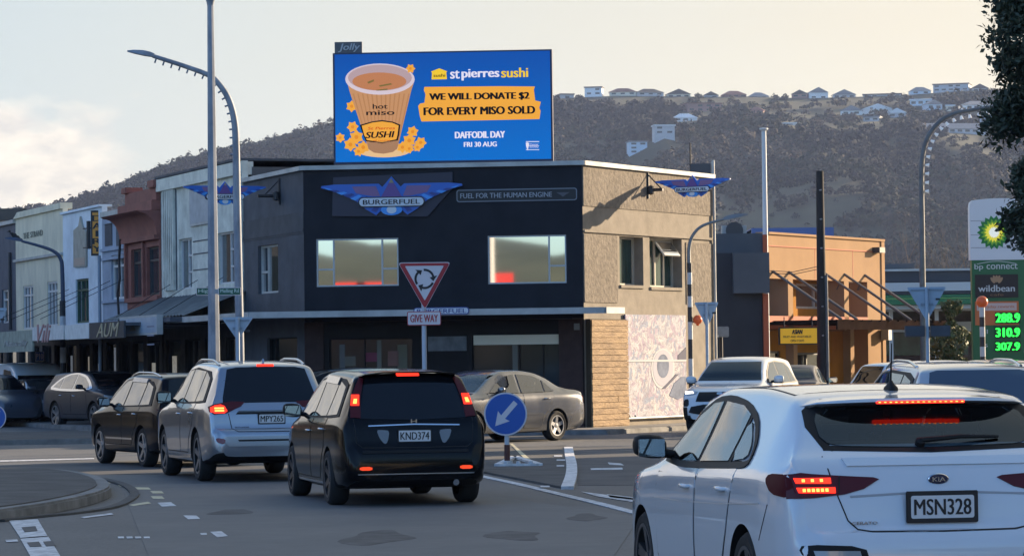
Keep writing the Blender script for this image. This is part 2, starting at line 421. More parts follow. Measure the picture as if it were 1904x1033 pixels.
vs = [(x, y, hill_h(x, y)) for y in ys for x in xs]; nx = len(xs)
fs = [(j*nx+i, j*nx+i+1, (j+1)*nx+i+1, (j+1)*nx+i) for j in range(len(ys)-1) for i in range(nx-1)]
m_hill = mat('hill_scrub', (.035, .042, .024), .95, col2=(.070, .074, .040), nscale=.02, lo=.4, hi=.62)
mbh = MB(); mbh.add(vs, fs); tag(mbh.build('hill', m_hill, smooth=180), kind='structure')
def hill_hit(px, py):
    d = ray(px, py); c = Vector((0, 0, EYE)); y = 830.
    while y < 1520:
        p = c+d*y
        if p.z < hill_h(p.x, p.y): return p
        y += 3
    return c+d*1500
HOUSES = [  # px, base y, width px, wall height px, roof, wall, roof colour, storeys, label
 (1055, 189, 25, 13, 'flat', 'grey', 'dark', 1, 'small grey flat roofed house low on the ridge just right of the billboard'),
 (1103, 178, 32, 15, 'flat', 'white', 'dark', 2, 'tall boxy white house with flat roof standing alone on the ridge line'),
 (1158, 178, 50, 7, 'hip', 'cream', 'red', 1, 'wide cream house with low hipped roof right of the boxy ridge house'),
 (1210, 178, 50, 6, 'hip', 'grey', 'dark', 1, 'grey hipped roof house second right of the boxy ridge house'),
 (1262, 184, 44, 9, 'gable', 'cream', 'dark', 1, 'cream gabled house on the ridge above the pinkish building'),
 (1322, 186, 26, 9, 'gable', 'grey', 'dark', 1, 'small grey gabled house on the ridge right of the cream gabled one'),
 (1368, 180, 42, 4, 'hip', 'pink', 'red', 1, 'low reddish house with long hipped roof on the middle of the ridge'),
 (1412, 184, 36, 5, 'hip', 'grey', 'grey', 1, 'low pale grey house on the ridge left of the white pole top'),
 (1487, 182, 30, 7, 'gable', 'pink', 'dark', 1, 'dark roofed reddish house on the ridge left of the white gabled one'),
 (1522, 184, 36, 12, 'gable', 'white', 'grey', 2, 'bright white gabled house on the ridge above the black timber pole'),
 (1570, 184, 42, 8, 'gable', 'grey', 'grey', 1, 'grey house with broad gable right of the bright white gabled one'),
 (1640, 181, 70, 5, 'flat', 'grey', 'dark', 1, 'long low grey house with flat roof on the right half of the ridge'),
 (1310, 208, 66, 15, 'flat', 'pink', 'red', 2, 'wide pinkish red block of flats below the ridge'),
 (1275, 226, 44, 7, 'hip', 'white', 'pale', 1, 'pale hipped roof house below the pinkish flats'),
 (1236, 258, 38, 24, 'flat', 'grey', 'pale', 3, 'stepped grey house of three floors halfway down the slope'),
 (1187, 286, 34, 22, 'flat', 'blue', 'grey', 3, 'blue grey three storey house lowest on the slope above the corner shop'),
 (1404, 213, 32, 7, 'hip', 'pink', 'red', 1, 'reddish bungalow on the slope left of the white pole'),
 (1470, 233, 22, 3, 'flat', 'white', 'pale', 1, 'tiny white roofed shed in the bush right of the white pole'),
 (1583, 215, 40, 9, 'gable', 'white', 'grey', 1, 'white gabled house at the left of the slope cluster'),
 (1632, 211, 58, 8, 'gable', 'white', 'pale', 1, 'largest white gabled house in the middle of the slope cluster'),
 (1620, 226, 30, 8, 'flat', 'grey', 'grey', 1, 'small grey outbuilding below the largest gabled house'),
 (1668, 219, 34, 9, 'gable', 'grey', 'pale', 1, 'grey gabled house at the right of the slope cluster'),
 (1712, 197, 40, 11, 'flat', 'blue', 'pale', 1, 'light blue flat roofed house on the upper slope'),
 (1738, 206, 30, 12, 'gable', 'blue', 'grey', 1, 'light blue gabled house right of the flat roofed blue one'),
 (1767, 207, 16, 10, 'flat', 'cream', 'pale', 1, 'small cream house catching the sun near the curved lamp'),
 (1822, 206, 56, 11, 'hip', 'white', 'grey', 1, 'wide white hipped house partly behind the dark conifer'),
 (1778, 248, 118, 9, 'gable', 'grey', 'grey', 1, 'very long low shed like building under the curved lamp'),
 (1838, 230, 34, 11, 'hip', 'blue', 'pale', 1, 'pale blue house beside the conifer above the long shed'),
 (1712, 176, 38, 7, 'hip', 'blue', 'grey', 1, 'bluish house on the ridge left of the large pale block'),
 (1768, 170, 66, 13, 'flat', 'grey', 'dark', 2, 'large pale block of flats on the highest part of the ridge'),
 (1822, 172, 30, 8, 'gable', 'grey', 'dark', 1, 'grey gabled house at the right end of the ridge by the conifer')]
CLEAR = []
for h_ in HOUSES:
    p = hill_hit(h_[0], h_[1]) if h_[1] > 190 else P(h_[0], h_[1], 1500)
    CLEAR.append((p.x, p.y, h_[2]/2/FP*p.y+1.5))
# bush on the hill
def ico(sub=1):
    bm = bmesh.new(); bmesh.ops.create_icosphere(bm, subdivisions=sub, radius=1)
    v = np.array([x.co[:] for x in bm.verts]); f = np.array([[q.index for q in k.verts] for k in bm.faces]); bm.free(); return v, f
def mesh_np(name, V, Fc, materials, parent=None, midx=None, smooth=False):
    me = bpy.data.meshes.new(name); nv, nf, k = len(V), len(Fc), Fc.shape[1]
    me.vertices.add(nv); me.vertices.foreach_set('co', V.astype(np.float32).ravel())
    me.loops.add(nf*k); me.loops.foreach_set('vertex_index', Fc.astype(np.int32).ravel())
    me.polygons.add(nf); me.polygons.foreach_set('loop_start', np.arange(0, nf*k, k, dtype=np.int32))
    for q in materials: me.materials.append(q)
    if midx is not None: me.polygons.foreach_set('material_index', midx.astype(np.int32))
    me.update(calc_edges=True)
    if smooth: me.shade_smooth()
    return link(name, me, parent)
rng = np.random.default_rng(3)
iv, jf = ico(1)
def crowns(pos, rad, squash, name, materials, midx, smooth=False):
    n = len(pos)
    V = iv[None]*(1+.24*rng.standard_normal((n, len(iv), 1)).clip(-1.2, 1.6))*rad[:, None, None]
    V[:, :, 2] *= squash[:, None]
    V = V+pos[:, None, :]
    F = (jf[None]+(np.arange(n)*len(iv))[:, None, None]).reshape(-1, 3)
    return mesh_np(name, V.reshape(-1, 3), F, materials, midx=np.repeat(midx, len(jf)), smooth=smooth)
bushm = []
for nm_, c_ in (('bush_dark', (.009, .014, .009)), ('bush_green', (.022, .034, .015)), ('bush_olive', (.050, .054, .024)), ('bush_brown', (.060, .046, .028)), ('bush_bare', (.11, .09, .06))):
    bushm.append(mat(nm_, tuple(q*.95 for q in c_), .95, col2=tuple(q*.35 for q in c_), nscale=.7, lo=.36, hi=.66, detail=4))
pos = []; rad = []; mi = []
tries = 0
while len(pos) < 15500 and tries < 90000:
    tries += 1
    y = 850+random.random()**.8*655; x = random.uniform(-.172, .172)*y
    px = 952+x/y*FP
    cl = noise.fractal(Vector((x*.012, y*.008, 1.7)), 1., 2., 3)
    if cl < -.20 and random.random() < .8: continue
    if any(abs(x*hy/y-hx) < hw2 and hy-34 < y < hy+12 for hx, hy, hw2 in CLEAR): continue
    z = hill_h(x, y)
    r = (.9+2.6*random.random()**1.6)*(1+.5*max(cl, 0))
    if y > 1480: r = random.uniform(.8, 1.8)
    pos.append((x, y, z+r*.25)); rad.append(r)
    c2 = 1.3*noise.fractal(Vector((x*.016, y*.008, 9.7)), 1., 2., 3)+.35*math.sin(x*.03+y*.02)+random.uniform(-.2, .2)
    mi.append(0 if c2 < -.15 else 1 if c2 < .12 else 2 if c2 < .3 else 3 if c2 < .45 else 4)
pos = np.array(pos); rad = np.array(rad)
NQ = 54   # leaf masses per crown, thrown over a rough dome
n_ = len(pos); dirs = rng.standard_normal((n_, NQ, 3)); dirs[:, :, 2] = np.abs(dirs[:, :, 2])*.9+.05; dirs[:, :, 1] -= .25; dirs /= np.linalg.norm(dirs, axis=2)[:, :, None]
lob = 1+.28*np.sin(dirs[:, :, :1]*4+rng.uniform(0, 6, (n_, 1, 1)))*np.sin(dirs[:, :, 2:]*5+rng.uniform(0, 6, (n_, 1, 1)))
cen = pos[:, None, :]+dirs*rad[:, None, None]*lob*rng.uniform(.75, 1.05, (n_, NQ, 1))*np.stack([np.ones(n_), np.ones(n_), rng.uniform(.7, 1.3, n_)], 1)[:, None, :]
nr_ = dirs+.45*rng.standard_normal(dirs.shape); nr_ /= np.linalg.norm(nr_, axis=2)[:, :, None]
t1 = np.cross(nr_, rng.standard_normal(dirs.shape)); t1 /= np.linalg.norm(t1, axis=2)[:, :, None]; t2 = np.cross(nr_, t1)
sz = rad[:, None, None]*rng.uniform(.15, .34, (n_, NQ, 1))
V_ = np.stack([cen+t1*sz, cen+t2*sz*.8, cen-t1*sz*.9, cen-t2*sz*.7], 2).reshape(-1, 3)
F_ = np.arange(n_*NQ*4).reshape(-1, 4)
mi_ = np.repeat(np.array(mi), NQ); mi_ = np.where(rng.random(len(mi_)) < .08, rng.integers(0, 5, len(mi_)), mi_)
tag(mesh_np('hillside_bush', V_, F_, bushm, midx=mi_), 'dense dark bush covering the steep hillside behind the town', 'bush', kind='stuff')
# haze over the valley
hz = MB(); hz.box(-520, 520, -40, 1960, -1.2, 150)
m_haze = bpy.data.materials.new('haze'); m_haze.use_nodes = True; t = m_haze.node_tree; t.nodes.clear()
ho = N(t, 'ShaderNodeOutputMaterial'); hv = N(t, 'ShaderNodeVolumePrincipled'); hv.inputs['Density'].default_value = HAZE = .00010
hv.inputs['Color'].default_value = (.50, .63, 1.0, 1); hv.inputs['Anisotropy'].default_value = .2
t.links.new(hv.outputs[0], ho.inputs['Volume'])
tag(hz.build('haze', m_haze), 'thin pale haze filling the air of the valley', 'haze', kind='stuff')

# ------------------------------------------------------------------ houses on the hill
hw = {'white': mat('weatherboard_white', (.80, .82, .84), .7), 'cream': mat('weatherboard_cream', (.72, .66, .54), .7), 'grey': mat('wall_grey', (.5, .52, .55), .7),
      'pink': mat('wall_pink', (.30, .17, .15), .7), 'blue': mat('wall_blue', (.55, .68, .80), .7)}
hr = {'dark': mat('roof_dark', (.07, .065, .06), .7), 'grey': mat('roof_grey', (.22, .23, .25), .6), 'red': mat('roof_red', (.20, .09, .07), .7), 'pale': mat('roof_pale', (.7, .74, .78), .5)}
m_hwin = mat('far_window_glass', (.03, .035, .045), .1)
for px, by, wp, hp, kind, wc, rc, st, lab in HOUSES:
    p = hill_hit(px, by) if by > 190 else P(px, by, 1500)
    s = FP/p.y; w = wp/s; h = hp/s; d = max(6, w*.6 if w < 16 else 9)
    rr = random.uniform(-.3, .3)
    t = thing('house', lab, 'house', (p.x, p.y, p.z), rr, 'houses on the hill')
    mb = MB(); mb.box(-w/2, w/2, 0, d, -3, h); mb.build('wall', hw[wc], t)
    mb = MB(); e = .4
    if kind == 'flat': mb.box(-w/2-e, w/2+e, -e, d+e, h, h+.5)
    elif kind == 'gable':
        rh = min(w, 9)*.28
        if w > 16 or random.random() < .3: mb.prism([(-e, h), (d+e, h), (d/2, h+rh)], -w/2-e, w/2+e, plane='yz')
        else: mb.prism([(-w/2-e, h), (w/2+e, h), (0, h+rh)], -e, d+e)
    else:
        rh = 2.0; k = min(w/2-.3, d/2)
        mb.add([(-w/2-e, -e, h), (w/2+e, -e, h), (w/2+e, d+e, h), (-w/2-e, d+e, h), (-w/2+k, d/2, h+rh), (w/2-k, d/2, h+rh)], [(0, 1, 5, 4), (1, 2, 5), (2, 3, 4, 5), (3, 0, 4), (3, 2, 1, 0)])
    mb.build('roof', hr[rc], t)
    fl = h/st
    for q in range(st):
        nwin = max(1, int(w/3.2))
        for i in range(nwin):
            if random.random() < .2: continue
            cx = -w/2+w*(i+.5)/nwin; ww = min(1.0, w/nwin*.32)
            mb = MB(); mb.box(cx-ww, cx+ww, -.06, .1, q*fl+fl*.35, q*fl+fl*.8); mb.build('window', m_hwin, t)

# ------------------------------------------------------------------ trees
def leaf_cloud(pos, size, name, materials, parent, up=.3, mi=None):
    """many little folded leaf sprays: two triangles each"""
    n = len(pos); pos = np.array(pos)
    a = rng.standard_normal((n, 3)); a[:, 2] += up; a /= np.linalg.norm(a, axis=1)[:, None]
    b = rng.standard_normal((n, 3)); b -= a*(a*b).sum(1)[:, None]; b /= np.linalg.norm(b, axis=1)[:, None]
    s = size*rng.uniform(.4, 1.7, (n, 1))
    c = np.cross(a, b)
    V = np.stack([pos-a*s, pos+b*s*.45+c*s*.1, pos+a*s, pos-b*s*.45+c*s*.12], 1).reshape(-1, 3)
    F = np.arange(n*4).reshape(-1, 4)
    return mesh_np(name, V, F, materials, parent, midx=mi if mi is not None else rng.integers(0, len(materials), n))
def limb(mb, p, d, L, r, depth, spread, twig=None, up=.1, seg=4, n=5):
    pts = [p]; q = p; dd = d.normalized()
    for i in range(seg):
        dd = (dd+Vector((random.gauss(0, 1), random.gauss(0, 1), random.gauss(0, 1)))*.13+Vector((0, 0, up*.3))).normalized()
        q = q+dd*L/seg; pts.append(q)
    mb.tube(pts, [r*(1-.55*i/seg) for i in range(seg+1)], n if depth > 1 else 3, caps=False)
    if depth <= 0:
        if twig is not None: twig.append((q, dd))
        return
    for k in range(random.choice((2, 3, 3))+ (1 if depth > 2 else 0)):
        j = random.randint(1, seg); b = pts[j]
        nd = (dd+Vector((random.gauss(0, 1), random.gauss(0, 1), random.gauss(0, .7)))*spread).normalized()
        limb(mb, b, nd, L*random.uniform(.55, .8), r*.5, depth-1, spread, twig, up, max(2, seg-1), n)
m_bark = mat('bark', (.09, .07, .055), .9, nz=.4, nscale=6)
m_barkpale = mat('bark_pale', (.17, .13, .10), .9, nz=.3, nscale=4)
m_leafd = [mat('leaf_dark', (.022, .034, .020), .7), mat('leaf_dark_b', (.035, .05, .028), .7), mat('leaf_dark_c', (.05, .06, .034), .7)]
m_leafg = [mat('leaf_green', (.05, .08, .025), .65), mat('leaf_green_b', (.08, .11, .035), .65), mat('leaf_yellow', (.16, .14, .045), .65)]
def big_tree(name, loc, h, r, lab, z0=2.2, n=9000, size=.16, mats_=None, blobs=26, group=None, cat='tree', seed=1, narrow=0):
    random.seed(seed)
    t = thing(name, lab, cat, loc, 0, group)
    mb = MB(); twig = []
    mb.tube([(0, 0, -.1), (.05, 0, h*.3), (.1, .05, h*.6), (.05, 0, h*.92)], [r*.09, r*.075, r*.045, .03], 8)
    for i in range(14):
        z = z0+(h-z0)*random.uniform(0, .85); a = random.uniform(0, 2*PI)
        limb(mb, Vector((0, 0, z)), Vector((math.cos(a), math.sin(a), .35)), r*.75*(1-.5*(z-z0)/(h-z0)), r*.03, 1, .5)
    mb.build('trunk', m_bark, t, smooth=60)
    ps = []
    cs = []
    for i in range(blobs):
        z = z0+(h-z0)*(i+.5)/blobs; f = (z-z0)/(h-z0); rr = r*(math.sin(PI*min(f*.93+.12, 1))**.6 if not narrow else (1-f)**.55*(.75+.25*math.sin(f*9)))
        for _ in range(2):
            a = random.uniform(0, 2*PI); q = rr*random.uniform(.45, .85)
            cs.append((q*math.cos(a), q*math.sin(a), z, rr*random.uniform(.28, .5)))
    for i in range(n):
        c = random.choice(cs); v = Vector((random.gauss(0, 1), random.gauss(0, 1), random.gauss(0, .8)))
        v = v.normalized()*c[3]*random.uniform(.45, 1.05)*(1+.22*math.sin(c[0]*37+v.x*9)*math.sin(c[2]*23+v.z*11))
        ps.append((c[0]+v.x, c[1]+v.y, c[2]+v.z))
    o = leaf_cloud(ps, size, 'crown', mats_ or m_leafd, t)
    return t
p = P(1962, 300, 52)
big_tree('conifer_tree', (p.x, p.y, 0), 10.3, 1.1, 'tall dark conifer with ragged dense foliage at the right edge of the view', z0=2.95, n=80000, size=.05, blobs=40, seed=5)
def bare_tree(loc, h, lab, seed, spread=.42, depth=4, r=.14, material=None, up=.25):
    random.seed(seed); t = thing('bare_tree', lab, 'tree', loc, random.uniform(0, 6), 'leafless trees behind the filling station')
    mb = MB(); mb.tube([(0, 0, -.2), (0.03, 0, h*.3)], [r, r*.8], 7)
    for k in range(5):
        a = 2*PI*k/5+random.uniform(-.4, .4)
        limb(mb, Vector((.03, 0, h*random.uniform(.2, .32))), Vector((math.cos(a)*.45, math.sin(a)*.45, 1)), h*.34, r*.55, depth, spread, up=up)
    mb.build('branches', material or m_barkpale, t)
for i, (x, y, YY, h, lab) in enumerate([(1700, 668, 178, 7.2, 'pale leafless tree just right of the orange building'), (1745, 668, 185, 9.0, 'tallest leafless tree standing between the curved lamp and the fuel price sign'),
        (1785, 668, 172, 8.0, 'twiggy leafless tree beside the top of the fuel price sign'), (1668, 668, 205, 5.8, 'low leafless tree showing just above the filling station roof'), (1722, 668, 215, 8.5, 'leafless tree farthest back behind the curved lamp post')]):
    p = P(x, y, YY); bare_tree((p.x, p.y, 0), h, lab, 20+i)
# shrubs by the filling station
def shrub(name, loc, h, r, lab, seed, n=2600, size=.1, mats_=None, cat='shrub', group=None):
    random.seed(seed); t = thing(name, lab, cat, loc, 0, group); mb = MB(); tw = []
    for k in range(6):
        a = random.uniform(0, 2*PI); limb(mb, Vector((0, 0, 0)), Vector((math.cos(a)*.3, math.sin(a)*.3, 1)), h*.4, .04, 2, .45, tw, up=.5)
    mb.build('stem', m_bark, t)
    ps = []
    for i in range(n):
        f = random.random(); z = h*(.12+.88*f); rr = r*(.5+.6*math.sin(PI*min(f+.12, 1)))*(.7+.35*math.sin(f*17+seed))
        a = random.uniform(0, 2*PI); q = rr*math.sqrt(random.random())
        if noise.noise(Vector((q*math.cos(a)*3, q*math.sin(a)*3, z*2.5+seed))) < -.12: continue
        ps.append((q*math.cos(a), q*math.sin(a), z))
    leaf_cloud(ps, size, 'foliage', mats_ or m_leafg, t); return t
p = P(1772, 670, 118); shrub('street_tree', (p.x, p.y, 0), 3.7, .8, 'slender young tree with sparse yellowing leaves left of the fuel price sign', 4, n=4200, size=.09, cat='tree')
p = P(1748, 670, 120); shrub('street_tree', (p.x, p.y, 0), 2.6, .55, 'smaller bushy young tree left of the taller yellowing one', 9, n=2200, size=.09, cat='tree')
# ------------------------------------------------------------------ corner building
C1 = P(1082, 302, 73.4); C0 = P(563.5, 312, 74.1); CL = P(452, 336, 78.8); CR = P(1324, 327, 79.5)
FL = Frame(CL, C0-CL); FF = Frame(C0, C1-C0); FR = Frame(C1, CR-C1)
lenL, lenF, lenR = (C0-CL).to_2d().length, (C1-C0).to_2d().length, (CR-C1).to_2d().length
ZT = 6.1
m_black = mat('paint_black_navy', (.017, .018, .025), .7, nz=.25, nscale=1.5, spec=.25)
m_dkgrey = mat('paint_dark_grey', (.085, .095, .115), .8, col2=(.045, .052, .064), nscale=.9, bump=.004, bscale=15, nz2=.25, n2scale=4)
m_stucco = mat('render_tan', (.27, .235, .19), .9, col2=(.20, .172, .138), nscale=2.5, bump=.006, bscale=14)
m_stucco_r = mat('render_tan_rough', (.235, .20, .16), .95, col2=(.15, .128, .104), nscale=9, lo=.38, hi=.66, bump=.03, bscale=9, nz2=.35, n2scale=1.6)
m_trim = mat('coping_white', (.5, .5, .48), .6, nz=.25, nscale=2)
m_alu = mat('aluminium_frame', (.35, .37, .40), .4, metal=.6)
m_glass = mat('window_glass', (.02, .025, .03), .02, ior=4.0, spec=.9)
m_glassd = mat('window_glass_dark', (.012, .018, .02), .08, ior=1.5)
m_brickd = mat('brick_dark_paint', (.045, .022, .02), .8, nz=.3, nscale=6)
m_wood = mat('timber_board', (.36, .235, .12), .8, col2=(.21, .13, .065), nscale=3.0, lo=.4, hi=.62, bump=.02, bscale=8, stretch=(1, 1, 4))
m_dark = mat('interior_dark', (.012, .011, .012), .9)
m_roofm = mat('roof_membrane', (.12, .12, .125), .85, nz=.3, nscale=1)
bf = thing('corner_building', 'two storey corner building with black painted front and tan rendered side wall under the billboard', 'building', (0, 0, 0))
def inframe(o, F):   # place a part built in facade coordinates
    o.matrix_basis = Matrix.Translation(F.o) @ Matrix.Rotation(F.rz, 4, 'Z'); return o
def part(mb, name, material, F, parent=bf, **k): return inframe(mb.build(name, material, parent, **k), F)
# left face
WL = FL.rect(480, 455, 517, 545)
sL = FL.rect(497, 627, 553, 700)
mb = MB(); wall_holes(mb, 0, lenL, 0, ZT, [WL, (sL[0], sL[1], .5, sL[3])], .14); part(mb, 'wall', m_dkgrey, FL)
mb = MB(); z = FL.uv(500, 437)[1]; mb.box(0, lenL, -.025, -.002, z-.03, z+.03); z2 = FL.uv(500, 404)[1]; mb.box(0.0, lenL, -.012, -.002, z2-.5, z2); part(mb, 'render_band', mat('paint_grey_band', (.075, .082, .095), .8, nz=.3, nscale=2), FL)
w = window(bf, *WL, .08, m_trim, m_glass, cols=(.34,), rows=((.45, 0, 1),)); inframe(w, FL)
# front face
W1 = FF.rect(588, 443, 741, 532); W2 = FF.rect(907, 437, 1053, 527)
g1 = FF.rect(612, 628, 768, 700); g2 = FF.rect(878, 621, 1047, 700)
mb = MB(); wall_holes(mb, 0, lenF, 2.62, ZT, [W1, W2], .12); part(mb, 'wall', m_black, FF)
mb = MB(); wall_holes(mb, 0, lenF, 0, 2.6, [(g1[0], g1[1], .55, g1[3]), (g2[0], g2[1], .55, g2[3])], .12); part(mb, 'wall', mat('shopfront_black', (.007, .006, .008), .6, spec=.25, nz=.3, nscale=2), FF)
w = window(bf, *W1, .03, m_alu, m_glass, cols=(.21, .8), rows=((.36, 0, 1), (.36, 2, 3)), t=.035); inframe(w, FF)
w = window(bf, *W2, .03, m_alu, m_glass, cols=(.78,), rows=((.36, 1, 2),), t=.035); inframe(w, FF)
for g, cols in ((g1, (.42,)), (g2, (.52, .78))):
    w = window(bf, g[0], g[1], .55, g[3], .06, m_dark, m_glassd, cols=cols, t=.03, name='shop_window'); inframe(w, FF)
w = window(bf, sL[0], sL[1], .5, sL[3], .06, m_dark, m_glassd, cols=(.2,), t=.03, name='shop_window'); inframe(w, FL)
m_blind = mat('roller_blind', (.72, .68, .56), .8)
mb = MB(); a, b, c, d = FF.rect(880, 622, 1045, 640); mb.box(a, b, .04, .055, c, d); part(mb, 'blind', m_blind, FF)
mb = MB(); a, b, c, d = FF.rect(612, 690, 640, 700)
for x0, x1, y0, y1, cc in [(700, 708, 632, 700, (.16, .15, .12)), (676, 700, 655, 672, (.18, .03, .06)), (720, 740, 652, 680, (.2, .09, .07)), (738, 756, 640, 700, (.13, .12, .08)), (640, 660, 662, 680, (.14, .12, .09)), (952, 962, 624, 700, (.14, .14, .12)), (630, 640, 640, 690, (.12, .12, .12))]:
    a, b, c, d = FF.rect(x0, y0, x1, y1); q = MB(); q.box(a, b, .095, .12, max(c, .6), d); part(q, 'window_display', mat('disp%d' % x0, cc, .7), FF)
a, b, c, d = FF.rect(796, 625, 868, 652); mb = MB(); mb.box(a, b, -.04, -.002, c, d); part(mb, 'poster_case', mat('poster_grey', (.10, .12, .15), .35, nz=.5, nscale=5), FF)
for x0, x1 in ((563, 603), (1040, 1084)):
    a, b, c, d = FF.rect(x0, 590, x1, 800); mb = MB(); mb.box(max(a, 0), min(b, lenF), -.05, -.002, 0, 2.6)
    part(mb, 'pilaster', m_brickd, FF)
a, b, c, d = FF.rect(1068, 601, 1078, 613); mb = MB(); mb.box(a, b, -.13, -.052, c, d); part(mb, 'wall_lamp', mat('lamp_grey', (.2, .2, .2), .6), FF)
# right face: openings with deep reveals
R1 = FR.rect(1152, 440, 1196, 530); R2 = FR.rect(1208, 443, 1268, 534)
mb = MB(); wall_holes(mb, 0, lenR, 0, ZT, [R1, R2], .3); part(mb, 'wall', m_stucco, FR)
pan = [FR.rect(1085, 310, 1322, 392), FR.rect(1086, 436, 1147, 566), FR.rect(1275, 452, 1323, 566)]
pan[0] = (0.02, lenR-.05, pan[0][2], ZT-.02); pan[1] = (.02, pan[1][1], 2.98, pan[1][3]); pan[2] = (pan[2][0], lenR-.05, pan[2][2], pan[2][3])
for a, b, c, d in pan: mb = MB(); mb.box(a, b, -.02, -.001, c, d); part(mb, 'rough_render_panel', m_stucco_r, FR)
z = FR.uv(1200, 437)[1]; mb = MB(); mb.box(0, lenR, -.05, -.022, z-.02, z+.035); part(mb, 'string_course', m_stucco, FR)
m_wfr = mat('timber_frame_cream', (.5, .46, .38), .7)
m_gcurt = mat('curtained_glass', (.02, .05, .045), .12, col2=(.05, .09, .08), nscale=3, lo=.4, hi=.6, stretch=(4, 1, .2))
w = window(bf, *R1, .24, m_wfr, m_gcurt, cols=(.34,), rows=((.36, 0, 1), (.7, 0, 1)), t=.05); inframe(w, FR)
w = window(bf, *R2, .24, m_wfr, m_gcurt, cols=(.44, .72), t=.05); inframe(w, FR)
for r_ in (R1, R2):
    mb = MB(); mb.box(r_[0], r_[1], -.04, .24, r_[2]-.07, r_[2]); part(mb, 'sill', m_stucco, FR)
# open fanlight swung outwards
a, b, c, d = FR.rect(1233, 448, 1262, 476)
mb = MB(); Mx = Matrix.Translation((a, .22, d)) @ Matrix.Rotation(R(-38), 4, 'X')
mb.box(0, b-a, 0, .04, -(d-c)*1.2, 0, mat('fanlight_frame', (.55, .55, .52), .5), Mx); mb.box(.04, b-a-.04, -.012, 0, -(d-c)*1.2+.05, -.05, m_glass, Mx); part(mb, 'open_fanlight', None, FR)
# ashlar pier
a, b, c, d = FR.rect(1090, 590, 1158, 805)
mb = MB(); mb.box(a, b, -.12, -.002, 0, 2.6); part(mb, 'pier', mat('board_gap', (.05, .035, .02), .9), FR)
nr = 19
for k in range(nr):
    z0 = .02+k*2.56/nr; cuts = [a] + sorted(random.uniform(a+.25, b-.25) for _ in range(random.choice((0, 0, 1)))) + [b]
    for i in range(len(cuts)-1):
        mb = MB(); dd = random.uniform(.0, .014); mb.box(cuts[i]+.006, cuts[i+1]-.006, -.15-dd, -.119, z0+.006, z0+2.56/nr-.004)
        part(mb, 'board', m_wood, FR)
# canopy round the corner
def off(F, u, o): return F.w(u, -o)
m_fas = mat('fascia_white', (.48, .48, .47), .6, nz=.3, nscale=1.5)
ZC0, ZC1 = 2.70, 2.84
oL, oF = 1.55, 1.45
dL, dF, dR = FL.d.to_2d(), FF.d.to_2d(), FR.d.to_2d()
def isect(p, d, q, e):
    det = d.x*(-e.y)+e.x*d.y; r = q-p; t = (r.x*(-e.y)+e.x*r.y)/det; return p+d*t
pL = off(FL, 0, oL).to_2d(); pF = off(FF, 0, oF).to_2d(); pR = off(FR, 0, 1.1).to_2d()
k1 = isect(pL, dL, pF, dF); k2 = isect(pF, dF, pR, dR)
uE_ = FL.uv(313, 597, -oL)[0]; e1 = off(FL, uE_, oL).to_2d(); 
rend = k2 + dR*.9
can = [e1, k1, k2, rend, off(FR, .9+((k2-pR).dot(dR)), 0.0).to_2d(), C1.to_2d(), C0.to_2d(), off(FL, uE_, 0.0).to_2d()]
mb = MB(); mb.prism([tuple(q) for q in can], ZC0+.02, ZC1-.02, plane='xy'); mb.build('canopy', m_dkgrey, bf)
def fascia(a, b, name, material, parent, z0=ZC0, z1=ZC1, th=.05, ext=0):
    d = (b-a).normalized(); n = Vector((d.y, -d.x)); mb = MB()
    a = a-d*ext; q = [a, b, b+n*th, a+n*th]; mb.prism([tuple(x) for x in q], z0, z1, plane='xy'); return mb.build(name, material, parent)
fascia(e1, k1, 'canopy_fascia', m_fas, bf); fascia(k1, k2, 'canopy_fascia', m_fas, bf); fascia(k2, rend, 'canopy_fascia', m_fas, bf)
# parapet coping and flat roof
def cop(F, u0, u1, z0, z1, o=.09):
    mb = MB(); mb.box(u0, u1, -o, .3, z0, z1); return mb
part(cop(FL, 0, lenL-.0, ZT, ZT+.1), 'coping', m_trim, FL); part(cop(FF, -.06, lenF+.06, ZT, ZT+.1), 'coping', m_trim, FF); part(cop(FR, 0, lenR, ZT, ZT+.1), 'coping', m_trim, FR)
bL = CL.to_2d()+FL.n.to_2d()*7; bR = CR.to_2d()+FR.n.to_2d()*7
ins2 = [CL.to_2d()+FL.n.to_2d()*.32, C0.to_2d()+(FL.n+FF.n).to_2d()*.18, C1.to_2d()+(FR.n+FF.n).to_2d()*.2, CR.to_2d()+FR.n.to_2d()*.32, Vector((1.0, 90.))]
mb = MB(); mb.prism([tuple(q) for q in ins2], 0, ZT-.12, plane='xy'); mb.build('roof', m_roofm, bf)
# downpipe and wall ends
mb = MB(); mb.tube([(lenR-.03, -.05, .1), (lenR-.03, -.05, ZT+.45)], .035, 8); part(mb, 'downpipe', m_trim, FR)
# mural
a, b, c, d = FR.rect(1160, 585, 1272, 782)
m_mur = bpy.data.materials.new('graffiti_mural'); m_mur.use_nodes = True; t = m_mur.node_tree; bsd = t.nodes['Principled BSDF']; bsd.inputs['Roughness'].default_value = .8
tcn = t.nodes.new('ShaderNodeTexCoord'); d1 = N(t, 'ShaderNodeTexNoise', Scale=1.6, Detail=3.0); t.links.new(tcn.outputs['Object'], d1.inputs[0])
vadd = t.nodes.new('ShaderNodeVectorMath'); vadd.operation = 'MULTIPLY_ADD'; t.links.new(d1.outputs[1], vadd.inputs[0]); vadd.inputs[1].default_value = (1.6, 1.6, 1.6); t.links.new(tcn.outputs['Object'], vadd.inputs[2])
vor = N(t, 'ShaderNodeTexVoronoi', Scale=7.5); vor.feature = 'DISTANCE_TO_EDGE'; t.links.new(vadd.outputs[0], vor.inputs[0])
vor2 = N(t, 'ShaderNodeTexVoronoi', Scale=6.0); t.links.new(vadd.outputs[0], vor2.inputs[0])
